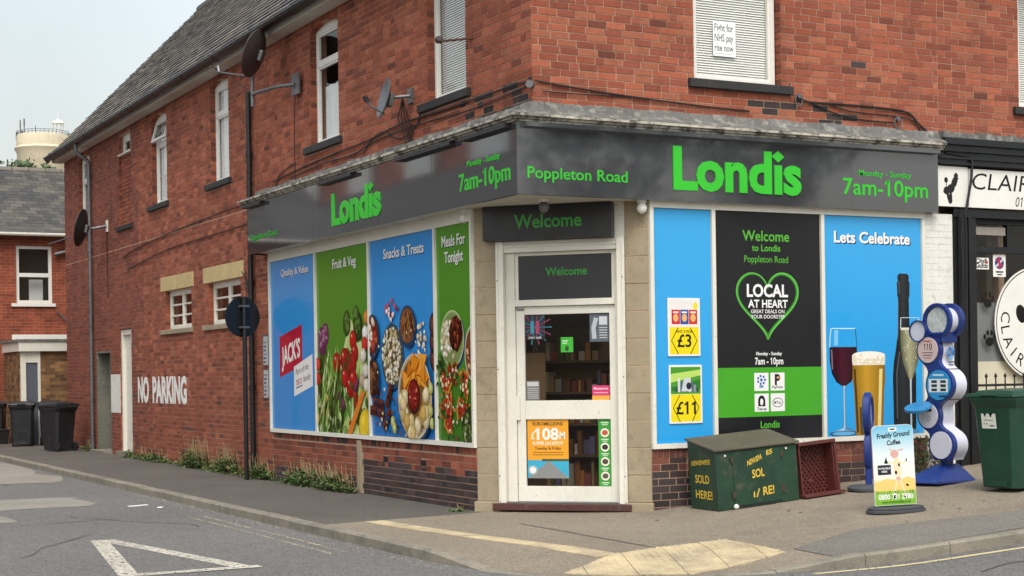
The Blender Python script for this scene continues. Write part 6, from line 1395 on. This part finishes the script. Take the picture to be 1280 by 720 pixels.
wheelie('nearest black wheelie bin at the end of the side wall', -.66, 20.6, 205, M['blackplastic'], 'black bins on the side street')
wheelie('black wheelie bin beyond the nearest one, lid facing the road', -.80, 23.9, -14, M['blackplastic'], 'black bins on the side street')
wheelie('black wheelie bin half hidden between two others', -.12, 23.9, -8, M['blackplastic'], 'black bins on the side street')
wheelie('black wheelie bin cut off by the left edge of the photo', -1.05, 27.0 - .4, 0, M['blackplastic'], 'black bins on the side street')
t = thing('recycling_box', 'low black recycling box on the pavement at far left', 'box', TR(-1.12, 25.6, 0, 10))
mb = MB(); mb.hexa([(-.24, -.17, 0), (.24, -.17, 0), (.24, .17, 0), (-.24, .17, 0)], [(-.28, -.21, .33), (.28, -.21, .33), (.28, .21, .33), (-.28, .21, .33)]); mb.build('body', M['blackplastic'], t, None, False, .01); MB().box(-.30, .30, -.23, .23, .3301, .36).build('lid', M['blackplastic'], t, None, False, .008)

# round road sign seen from behind
RS = thing('round_road_sign', 'back of a round road sign on a black pole by the wall', 'road sign', TR(-.40, 8.46, 0, 14))
MB().tube([(0, 0, -.05), (0, 0, 2.78)], .034, 12).build('pole', M['blackgloss'], RS, None, True)
MB().lathe([(.305, -.006), (.305, .006)], 40, TR(-.0, .055, 2.47) @ Matrix.Rotation(R(90), 4, 'X')).build('disc', M['blackgloss'], RS)
for z in (2.30, 2.62): MB().box(-.07, .07, -.038, .048, z, z + .03).build('clamp', M['metalgrey'], RS)

# ------------------------------------------------------------------ satellite dishes, aerial, cables on the wall
def dish(name, label, Mx, r, ry, m, arm=True):
    t = thing(name, label, 'satellite dish', Mx); n, k2 = 28, 5; v = [(0, 0, 0)]; f = []
    for j in range(1, k2 + 1):
        q = j / k2
        for k in range(n): a = 2 * math.pi * k / n; v.append((r * q * math.cos(a), -.28 * r * q * q, ry * q * math.sin(a)))
    for k in range(n): f.append((0, 1 + k, 1 + (k + 1) % n))
    for j in range(k2 - 1):
        for k in range(n): a = 1 + j * n + k; b = 1 + j * n + (k + 1) % n; f.append((a, a + n, b + n, b))
    mb = MB(); mb.add(v, f); mb.add([(x, y + .012, z) for x, y, z in v], [q[::-1] for q in f]); 
    o = len(v); e0 = 1 + (k2 - 1) * n; mb.F += [(e0 + k, e0 + (k + 1) % n, o + e0 + (k + 1) % n, o + e0 + k) for k in range(n)]
    mb.build('reflector', m, t, None, True)
    MB().box(-.06, .06, .015, .07, -.08, .08).build('back_bracket', M['metalgrey'], t, None, False, .008)
    if arm:
        MB().tube([(0, .01, -ry * .75), (0, -r * .9, -ry * .55), (0, -r * 1.25, -ry * .35)], .014, 8).build('feed_arm', M['metalgrey'], t); MB().tube([(0, -r * 1.2, -ry * .4), (0, -r * 1.42, -ry * .18)], .032, 10).build('receiver', M['blackplastic'], t, None, True)
    return t
# A: brown dish on the tall pole (seen from behind)
dish('satellite_dish', 'large brown satellite dish high on the pole near the gutter', TR(-.42, 7.55, 6.27, 226, -20), .33, .36, M['dishbrown'], False)
t = thing('aerial_mast', 'grey mast and bracket carrying the brown dish and aerial', 'mast', TR(-.45, 7.78, 4.6))
MB().tube([(0, 0, .95), (0, 0, 1.72)], .03, 10).build('mast', M['metalgrey'], t, None, True); MB().tube([(0, 0, 1.12), (.02, -.12, 1.14), (.20, -.55, 1.17), (.37, -.80, 1.17)], .028, 10).build('bracket_arm', M['metalgrey'], t, None, True); MB().box(.365, .395, -.95, -.66, 1.02, 1.32).build('wall_plate', M['metalgrey'], t)
MB().tube([(.36, -.80, 1.15), (.37, -.80, 1.1), (.385, -.70, .4), (.385, -.72, -.2)], .007, 6).build('cable', M['iron'], t)
t = thing('tv_aerial', 'thin television aerial pointing left beside the brown dish', 'aerial', TR(-.40, 7.84, 6.0))
MB().tube([(0, 0, .0), (-.10, 1.45, .32)], .014, 8).build('boom', M['metalgrey'], t); MB().tube([(-.28, 1.25, .36), (.06, 1.7, .37)], .01, 6).build('element', M['metalgrey'], t); MB().tube([(-.10, 1.38, .30), (-.10, 1.42, .40)], .03, 8).build('head', M['metalgrey'], t)
for k in range(5): q = .3 + .13 * k; MB().tube([(-.1 * q - .07, 1.45 * q, .32 * q), (-.1 * q + .07, 1.45 * q, .32 * q)], .006, 6).build('element', M['metalgrey'], t)
MB().tube([(-.06, 1.15, .25), (-.02, .6, -.02), (0, .12, -.22), (0, .05, -.30), (.02, .14, -.36), (0, .2, -.28), (0, .05, -.26)], .008, 6).build('cable', M['iron'], t)
# B: grey dish
dish('satellite_dish', 'grey satellite dish above the fascia between two upper windows', TR(-.30, 3.14, 4.93, -97, -14), .20, .25, M['dishgrey'], True)
MB()
t = thing('dish_bracket', 'grey wall bracket with looped cables behind the grey dish', 'bracket', TR(0, 3.08, 4.98)); MB().tube([(-.02, 0, 0), (-.26, .14, -.02)], .022, 8).build('arm', M['metalgrey'], t); MB().box(-.03, -.004, -.07, .07, -.09, .09).build('wall_plate', M['metalgrey'], t)
for k in range(4): MB().tube([(-.1, .05, -.02), (-.05 - .02 * k, .02 + .05 * k, -.25), (-.02, -.04 + .05 * k, -.45 - .05 * k), (-.02, .06 * k, -.60)], .008, 6).build('cable', M['iron'], t)
# C: far black dish
dish('satellite_dish', 'black satellite dish far along the side wall over the drainpipe', TR(-.45, 18.7, 4.70, 237, -12), .34, .40, M['blackplastic'], False)
t = thing('dish_bracket', 'grey wall bracket holding the far black dish', 'bracket', TR(0, 18.6, 4.76)); MB().tube([(-.02, 0, 0), (-.30, .05, -.06), (-.5, .28, 0)], .03, 8).build('arm', M['metalgrey'], t); MB().box(-.03, -.004, -.06, .06, -.12, .12).build('wall_plate', M['upvc'], t); MB().tube([(-.62, 19.2 - 18.6, -.2), (-.9, 1.6, -.28)], .014, 6).build('feed_arm', M['metalgrey'], t)
MB().tube([(-.02, .0, -.12), (-.012, .05, -.6), (-.012, .0, -1.5)], .007, 6).build('cable', M['iron'], t)
# telephone bracket on the wall
t = thing('insulator_bracket', 'small rusty bracket with insulator beside the blind window', 'bracket', TR(0, 1.38, 5.36)); MB().tube([(-.0, 0, 0), (-.10, .1, .0), (-.22, .36, .02)], .014, 8).build('arm', mat('rust', H('#6a4636', .8), .9), t); MB().lathe([(.02, 0), (.035, .02), (.03, .07), (.045, .09), (.03, .13)], 12, TR(-.22, .36, .02, 0, -70)).build('insulator', M['dishbrown'], t, None, True)
def cable(label, pts, r=.010):
    def crp(P, n=8):
        out = []
        for i in range(len(P) - 1):
            p0, p1, p2, p3 = [Vector(P[max(0, min(len(P) - 1, i + q))]) for q in (-1, 0, 1, 2)]
            for k in range(n): t_ = k / n; out.append(.5 * ((2 * p1) + (p2 - p0) * t_ + (2 * p0 - 5 * p1 + 4 * p2 - p3) * t_ ** 2 + (3 * p1 - p0 - 3 * p2 + p3) * t_ ** 3))
        return out + [Vector(P[-1])]
    b = Vector(pts[0]); tag(MB().tube([q - b for q in crp(pts)], r, 6).build('wall_cable', M['iron'], None, Matrix.Translation(b), True), label, 'cable')
def lc(*a): return [(-.02, y, z) for y, z in a]
def rc(*a): return [(x, -.02, z) for x, z in a]
cable('upper black cable sagging along the side wall above the sign', lc((8.2, 4.50), (7.0, 4.56), (5.6, 4.60), (4.4, 4.62), (3.4, 4.68), (2.2, 4.66), (1.2, 4.66), (.4, 4.66), (.02, 4.64)), .011)
cable('lower black cable sagging along the side wall above the sign', lc((7.4, 4.47), (6.0, 4.52), (5.0, 4.50), (4.2, 4.58), (3.0, 4.60), (1.6, 4.56), (.8, 4.57), (.1, 4.60)), .009)
cable('looping cable under the grey dish', lc((4.6, 4.47), (4.3, 4.62), (3.9, 4.66), (3.6, 4.54), (3.3, 4.50), (2.9, 4.60), (2.8, 4.74)), .008)
cable('looped cable by the left end of the fascia', lc((8.05, 4.36), (7.9, 4.55), (7.6, 4.62), (7.2, 4.66)), .009)
cable('upper black cable along the front wall from the corner', rc((.03, 4.645), (.3, 4.62), (1.0, 4.57), (2.0, 4.52), (2.8, 4.50)), .010)
cable('lower black cable along the front wall from the corner', rc((.12, 4.54), (.6, 4.54), (1.2, 4.55), (2.0, 4.525), (2.6, 4.50)), .006)
cable('black cable curving down to the sign at the right of the front wall', rc((3.45, 4.68), (3.7, 4.66), (4.2, 4.665), (4.8, 4.66), (5.15, 4.63), (5.3, 4.52), (5.45, 4.42)), .012)
cable('grey cable slanting below the upper front window', rc((3.5, 4.70), (3.8, 4.62), (4.1, 4.54), (4.5, 4.50), (4.95, 4.50)), .009)
cable('thin cable crossing the front wall towards the right fitting', rc((3.9, 4.67), (4.2, 4.60), (4.6, 4.58), (5.05, 4.57), (5.25, 4.52), (5.35, 4.41)), .008)
for i, (x, z, l) in enumerate([(3.50, 4.72, 'coiled cable fitting right of the upper front window sill'), (4.98, 4.545, 'small round cable fitting near the right end of the front wall')]):
    tag(MB().tube([(0, .02, 0), (0, -.05, 0)], .03, 10).tube([(.05 * math.cos(a), -.03, -.05 + .07 * math.sin(a)) for a in [k * .5 for k in range(14)]], .008, 6).build('cable_fitting', M['metalgrey'], None, TR(x, 0, z), True), l, 'fitting')
for lbl, pts in [('black cable running along the side wall below the small window', [(17.3, 4.0), (16.0, 4.12), (13.5, 4.22), (11.0, 4.28), (9.4, 4.30)]), ('thin cable along the side wall above the ground floor windows', [(16.9, 3.75), (14.0, 3.92), (11.5, 3.95), (9.3, 3.98)])]: cable(lbl, lc(*pts), .010)
tag(MB().tube([(0, 0, 0), (-.02, -.25, -.12), (-.03, -.38, -.35), (-.02, -.55, -.28), (-.02, -.62, .1)], .009, 6).tube([(0, -.2, -.0), (-.03, -.3, -.3), (-.02, -.35, -.5)], .008, 6).build('hanging_cable', M['iron'], None, TR(-.01, 9.75, 3.25), True), 'loop of black cable hanging under the left end of the sign', 'cable')

# ------------------------------------------------------------------ weeds along the wall foot
def weed(label, x, y, ln, h, n, seed):
    r_ = random.Random(seed); t = thing('weed_clump', label, 'weeds', TR(x, y, 0)); mb = MB(); st_ = MB()
    LC = [H('#55703a', .75), H('#647f44', .75), H('#4d6830', .75), H('#7c8a50', .75), H('#44602e', .85), H('#8c8a58', .8)]
    for k in range(n):
        v = r_.gauss(0, ln * .36); u = -abs(r_.gauss(0, .09)); hh = .8 * h * r_.uniform(.05, 1) ** 1.4 * max(.2, 1 - (abs(v) / ln) ** 2) * (.55 + .45 * math.sin(v * 9 + seed) ** 2); a = r_.uniform(0, 6.28); s = r_.uniform(.02, .045); tl = r_.uniform(-.6, .7)
        c = tuple(q * r_.uniform(.7, 1.2) for q in r_.choice(LC)); d1 = Vector((math.cos(a), math.sin(a), tl)).normalized(); d2 = d1.cross(Vector((0, 0, 1))).normalized() * .5
        p0 = Vector((u, v, hh)); pts = [p0 - d1 * s, p0 + d2 * s, p0 + d1 * s, p0 - d2 * s]; mb.add([tuple(q) for q in pts], [(0, 1, 2, 3)], c)
        if k % 40 == 0: st_.tube([(u * .4, v, 0), (u * .8 + r_.uniform(-.05, .02), v + r_.uniform(-.08, .08), h * r_.uniform(.6, 1.35))], .0035, 4, H('#a99a70', .8))
        if k % 14 == 0: st_.tube([(u * .5, v * .95, 0), tuple(p0)], .004, 4, LC[2])
    mb.build('leaves', M['leaf'], t); st_.build('stems', M['leaf'], t)['kind'] = 'stuff'
weed('leafy green weeds under the blue window graphic', -.04, 6.7, 1.25, .30, 2200, 1); weed('leafy weeds left of the stone post below the shop window', -.04, 5.6, .8, .28, 1500, 2)
weed('weeds at the foot of the downpipe', -.06, 8.7, .8, .30, 1100, 3); weed('tall clump of weeds beside the black pole', -.04, 10.4, .95, .38, 1500, 4); weed('weed clump under the second ground floor window', -.04, 12.2, 1.2, .42, 1700, 5)
weed('low straggly weeds beneath the painted letters', -.04, 14.9, 1.9, .2, 1000, 6); weed('small weeds at the foot of the far drainpipe', -.05, 20.15, .25, .25, 220, 7); weed('weeds at the foot of the white side door', -.04, 16.7, .3, .20, 180, 8); weed('small tuft of moss grass by the left stone pier', -.10, 1.62, .14, .05, 120, 9)
weed('green weeds under the white brick pier by the kiosk', 5.6, -.12, .1, .12, 10, 10)
r_ = random.Random(11); t = thing('weed_clump', 'trailing ivy on the wall foot behind the coffee sign', 'weeds', TR(5.2, -.03, gz(5.2))); mb = MB()
for k in range(520):
    x = r_.uniform(-.35, .5); z = abs(r_.gauss(0, .16)) if x > .2 else r_.uniform(0, .45); s = r_.uniform(.015, .035); a = r_.uniform(0, 6.28); p0 = Vector((x, -abs(r_.gauss(.03, .05)), z)); d1 = Vector((math.cos(a), r_.uniform(-.4, .4), math.sin(a))); d2 = Vector((-math.sin(a), r_.uniform(-.3, .3), math.cos(a))) * .6
    mb.add([tuple(p0 - d1 * s), tuple(p0 + d2 * s), tuple(p0 + d1 * s), tuple(p0 - d2 * s)], [(0, 1, 2, 3)], tuple(q * r_.uniform(.6, 1.2) for q in r_.choice([H('#46602c', .75), H('#5a5a34', .75), H('#34491f', .75), H('#6b4a38', .7)])))
mb.build('leaves', M['leaf'], t)

# ------------------------------------------------------------------ behind: yard shed, house, water tower, tree
OB = thing('yard_outhouse', 'small flat roofed brick outhouse with a grey door', 'outhouse', TR(-.25, 24.5, 0))
MB().box(-.0, .75, 0, 2, -.1, 2.25).box(-.48, 0, .06, 2, -.1, 2.25).build('wall', M['yardbrick'], OB); MB().box(-.52, .8, -.12, 2.1, 2.25, 2.48).build('fascia_board', M['whitepaint'], OB); MB().box(-.56, .84, -.15, 2.15, 2.4801, 2.54).build('flat_roof', M['lead'], OB)
MB().box(-.46, -.34, -.02, .0599, .0, 2.2499).box(-.06, .0, -.02, .0599, 0, 2.2499).box(-.3399, -.0601, -.01, .0599, 1.98, 2.2499).build('door_frame', M['whitepaint'], OB); MB().box(-.34, -.06, .02, .055, .0, 1.98).build('door', mat('grey_door', H('#5c626c', .8), .5), OB)
BH = thing('back_house', 'red brick house with slate roof behind the bins', 'building', TR(0, 27, 0))
mb = MB(); core(mb, 'R', -9, 6, -.1, 5.25, [(-.32, .58, 3.52, 5.0)], .3, 0); mb.box(-9, -8.7, .3, 7, -.1, 5.2); mb.box(5.7, 6, .3, 7, -.1, 5.2); mb.box(-8.7, 5.7, 6.7, 7, -.1, 5.2); mb.build('wall', M['housebrick'], BH)
mb = MB(); mb.box(-.32, .58, .05, .12, 3.52, 3.60); mb.box(-.32, .58, .05, .12, 4.92, 5.0); mb.box(-.32, -.24, .05, .12, 3.6, 4.92); mb.box(.50, .58, .05, .12, 3.6, 4.92); mb.box(-.24, .5, .04, .12, 4.2, 4.30); wf = mb.build('window', M['upvc'], BH); MB().box(-.24, .5, .08, .085, 3.6, 4.92).build('pane', M['glass'], wf); MB().box(-.45, .65, -.06, .1, 3.44, 3.519).build('sill', M['upvc'], wf); MB().add([(-.4, .8, 3.3), (.7, .8, 3.3), (.7, .8, 5.1), (-.4, .8, 5.1)], [(0, 1, 2, 3)]).build('room_backing', M['room'], wf); MB().box(.05, .4, .3, .32, 3.6, 4.15).build('curtain', M['curtain'], wf)
MB().box(-.45, .95, -.05, .02, 2.60, 2.72).box(-.45, -.33, -.05, .02, 1.6, 2.5999).build('lower_window_frame', M['upvc'], BH)
mb = MB(); P0 = (-.30, 5.28); pr_ = math.atan2(2.1, 3.8)
mb.add([(-9.2, -.30, 5.28), (6.2, -.30, 5.28), (6.2, 3.5, 7.36), (-9.2, 3.5, 7.36), (6.2, 7.3, 5.28), (-9.2, 7.3, 5.28)], [(0, 1, 2, 3), (3, 2, 4, 5)], SLC[3]); rf = mb.build('roof', M['slate'], BH)
mb = MB(); c2, s2 = math.cos(pr_), math.sin(pr_)
for i in range(21):
    for j in range(-18, 24):
        x = j * .3 - 2 + (.15 if i % 2 else 0); c = vary(tuple(q * .62 for q in random.choice(SLC[:4])), .12); y0 = -.30 + i * .21 * c2; z0 = 5.28 + i * .21 * s2
        mb.add([(x, y0 - .0, z0 + .02), (x + .29, y0, z0 + .02), (x + .29, y0 + .23 * c2, z0 + .23 * s2 + .012), (x, y0 + .23 * c2, z0 + .23 * s2 + .012), (x, y0, z0), (x + .29, y0, z0)], [(0, 1, 2, 3), (4, 5, 1, 0)], c)
o = mb.build('slates', M['slate'], rf); o['kind'] = 'stuff'
mb = MB(); mb.tube([(-9.2, -.36, 5.26), (6.2, -.36, 5.26)], .045, 8); mb.tube([(.75, -.1, 5.2), (.62, -.12, 4.95), (-.1 + .6, -.1, 4.9), (.6, -.1, 2.7)], .04, 8) if False else None; mb.build('gutter', M['soffit'], BH); MB().tube([(.62, -.12, 4.78), (1.4, -.12, 4.98)], .05, 8).tube([(.66, -.06, 3.32), (1.1, -.06, 2.9)], .02, 6).build('waste_pipe', M['metalgrey'], BH); MB().tube([(-1.0, -.08, 5.2), (-1.0, -.08, 0)], .05, 8).build('drainpipe', M['metalgrey'], BH)
mb = MB()
for k in range(34): mb.tube([(-9.2 + k * .45, 3.5, 7.36), (-8.77 + k * .45, 3.5, 7.36)], .10, 8, vary(SLC[2], .15))
mb.build('ridge_tiles', M['slate'], rf)
WT = thing('water_tower', 'round cream water tower with antennas and a lantern on top', 'tower', TR(44.2, 243.5, 0))
Z0 = gz(44)
MB().lathe([(4.05, 0), (4.05, 37.4), (4.35, 37.9), (4.45, 38.2), (4.2, 38.4), (4.1, 38.5), (4.1, 40.0), (3.95, 40.4), (3.9, 40.4)], 64).build('drum', M['cream'], WT, None, True)
for k in range(40):
    a = 2 * math.pi * k / 40; MB().tube([(4.02 * math.cos(a), 4.02 * math.sin(a), 40.3), (4.02 * math.cos(a), 4.02 * math.sin(a), 40.95)], .035, 5).build('rail_post', M['metalgrey'], WT)
MB().tube([(4.02 * math.cos(k * .1571), 4.02 * math.sin(k * .1571), 40.92) for k in range(41)], .035, 5).tube([(4.02 * math.cos(k * .1571), 4.02 * math.sin(k * .1571), 40.6) for k in range(41)], .03, 5).build('rail', M['metalgrey'], WT)
lx, ly = 2.0, -1.6
lan = MB(); lan.lathe([(1.0, 42.2), (.75, 42.55), (.3, 42.8), (.06, 43.0), (.05, 44.1), (.01, 44.2)], 20, Matrix.Translation((lx, ly, 0))); lan.lathe([(.8, 40.3), (.8, 40.55)], 16, Matrix.Translation((lx, ly, 0)))
for k in range(8): a = k * .785; lan.tube([(lx + .85 * math.cos(a), ly + .85 * math.sin(a), 40.4), (lx + .85 * math.cos(a), ly + .85 * math.sin(a), 42.25)], .06, 5)
lan.build('lantern', M['upvc'], WT, None, True)
an_ = MB()
for dx, dy, zt, r2 in ((-3.2, 1.7, 42.9, .09), (-2.7, 1.1, 43.1, .1), (-3.0, 1.4, 41.2, .2), (-3.7, 1.9, 41.0, .16), (-1.1, .4, 42.0, .04), (-3.5, 2.2, 39.9, .22), (-2.8, 1.0, 40.0, .22)): an_.tube([(dx, dy, 38.3), (dx, dy, zt)], .06, 6); an_.box(dx - r2, dx + r2, dy - r2, dy + r2, zt - 1.3, zt)
an_.build('antennas', M['metalgrey'], WT)
def tree(label, x, y, h, rx, rz, seed, n=2600, gname=None):
    r_ = random.Random(seed); t = thing('broadleaf_tree', label, 'tree', TR(x, y, 0), gname); MB().tube([(0, 0, 0), (.1, 0, h * .4), (0, .1, h * .75)], [.35, .25, .1], 8).build('trunk', M['bark'], t)
    lm = MB()
    for k in range(6): a = k * 1.05; lm.tube([(0, 0, h * .4), (rx * .3 * math.cos(a), rx * .3 * math.sin(a), h * .62), (rx * .7 * math.cos(a), rx * .7 * math.sin(a), h * .8)], [.12, .08, .03], 6)
    lm.build('limbs', M['bark'], t); mb = MB()
    cl = [(r_.gauss(0, .45) * rx, r_.gauss(0, .45) * rx, h - rz + r_.uniform(-.7, .75) * rz, r_.uniform(.25, .5) * rx) for _ in range(26)]
    for k in range(n):
        c = r_.choice(cl); d = Vector((r_.gauss(0, 1), r_.gauss(0, 1), r_.gauss(0, .8))).normalized() * c[3] * r_.uniform(.6, 1); p0 = Vector(c[:3]) + d; s = r_.uniform(.08, .2); a = Vector((r_.gauss(0, 1), r_.gauss(0, 1), r_.gauss(0, 1))).normalized(); b = a.orthogonal().normalized() * .6
        mb.add([tuple(p0 - a * s), tuple(p0 + b * s), tuple(p0 + a * s), tuple(p0 - b * s)], [(0, 1, 2, 3)], tuple(q * r_.uniform(.6, 1.2) for q in H('#4e6236', .8)))
    mb.build('crown', M['leaf'], t)
tree('green tree top showing over the back roof by the tower', 7.7, 67.4, 12.5, 1.6, 1.2, 5, 2200)

# ------------------------------------------------------------------ across the streets (seen mirrored in the glossy sign and panes)
def terrace(label, x, y, rz, w_, d_, h_, rh, group):
    t = thing('terrace_house', label, 'building', TR(x, y, 0, rz), group)
    mb = MB(); core(mb, 'R', 0, w_, -.1, h_, [(w_ * .15, w_ * .4, 3.6, 5.1), (w_ * .6, w_ * .85, 3.6, 5.1), (w_ * .15, w_ * .5, .9, 2.5)], .3, 0); mb.box(0, .3, .3, d_, -.1, h_); mb.box(w_ - .3, w_, .3, d_, -.1, h_); mb.box(.3, w_ - .3, d_ - .3, d_, -.1, h_); mb.build('wall', M['housebrick'], t)
    mb = MB(); mb.add([(-.1, -.3, h_), (w_ + .1, -.3, h_), (w_ + .1, d_ / 2, h_ + rh), (-.1, d_ / 2, h_ + rh), (w_ + .1, d_ + .3, h_), (-.1, d_ + .3, h_)], [(0, 1, 2, 3), (3, 2, 4, 5), (0, 3, 5), (1, 4, 2)], SLC[1]); rf_ = mb.build('roof', M['slate'], t)
    MB().box(w_ - .9, w_ - .2, d_ / 2 - .5, d_ / 2 + .5, h_ + rh - .8, h_ + rh + 1.3).build('chimney', M['housebrick'], rf_)
    for a, b, c, e in [(w_ * .15, w_ * .4, 3.6, 5.1), (w_ * .6, w_ * .85, 3.6, 5.1), (w_ * .15, w_ * .5, .9, 2.5)]:
        o = MB().box(a, b, .05, .1, c, c + .07).box(a, b, .05, .1, e - .07, e).box(a, a + .07, .05, .1, c + .07, e - .07).box(b - .07, b, .05, .1, c + .07, e - .07).build('window', M['upvc'], t); MB().box(a + .07, b - .07, .07, .075, c + .07, e - .07).build('pane', M['glass'], o)
for k in range(5): terrace(['brick terrace house across the side street nearest the front road', 'second brick terrace house across the side street', 'third brick terrace house across the side street', 'fourth brick terrace house across the side street', 'farthest brick terrace house across the side street'][k], -10.5, 16 + 5.2 * (k + 0), 90, 5.2, 8, 5.6, 2.6, 'houses across the side street')
tree('leafy street tree across the front road', 19.0, -31, 11.5, 3.2, 3.6, 21, 2600, 'trees across the front road'); tree('smaller leafy street tree farther along the front road', 26.5, -31, 11.5, 2.8, 3.2, 22, 2600, 'trees across the front road')

mb = MB(); rg = random.Random(5)
for _ in range(170):
    x, y = rg.uniform(-1.9, 5), rg.uniform(-4.0, 6); 
    if x > -.1 and y > -.4: continue
    if y > 1 and x > -.1: continue
    r = rg.uniform(.012, .026); z = pz(x, y) + .0035; mb.add([(x + r * math.cos(k * 1.047), y + r * .9 * math.sin(k * 1.047), z) for k in range(6)], [(0, 1, 2, 3, 4, 5)], (.05, .048, .045) if rg.random() < .6 else (.26, .25, .23))
o = mb.build('gum_spots', M['goods']); o['kind'] = 'stuff'; o['label'] = 'trodden gum spots on the pavement'; o['category'] = 'gum'
mb = MB()
for (x, y, a, n) in [(-5.4, 8.2, -20, 26), (-3.4, 11, 80, 30), (-6.5, 3.4, 15, 30), (-2.9, 2.6, 95, 24), (-5.2, 0.6, 60, 20), (-3.0, -3.0, -10, 22), (1.2, -5.2, 12, 26), (3.6, -5.9, -8, 24)]:
    px, py, d = x, y, R(a)
    for k in range(n):
        d += rg.uniform(-.5, .5); d += (R(a) - d) * .3; l = .11; qx, qy = px + l * math.cos(d), py + l * math.sin(d); wd = rg.uniform(.004, .011); nx, ny = -math.sin(d) * wd, math.cos(d) * wd
        mb.add([(px - nx, py - ny, gz(px) - .0965), (qx - nx, qy - ny, gz(qx) - .0965), (qx + nx, qy + ny, gz(qx) - .0965), (px + nx, py + ny, gz(px) - .0965)], [(0, 1, 2, 3)], (.035, .034, .034)); px, py = qx, qy
o = mb.build('road_cracks', M['goods']); o['kind'] = 'stuff'; o['label'] = 'thin dark cracks in the road surface'; o['category'] = 'cracks'
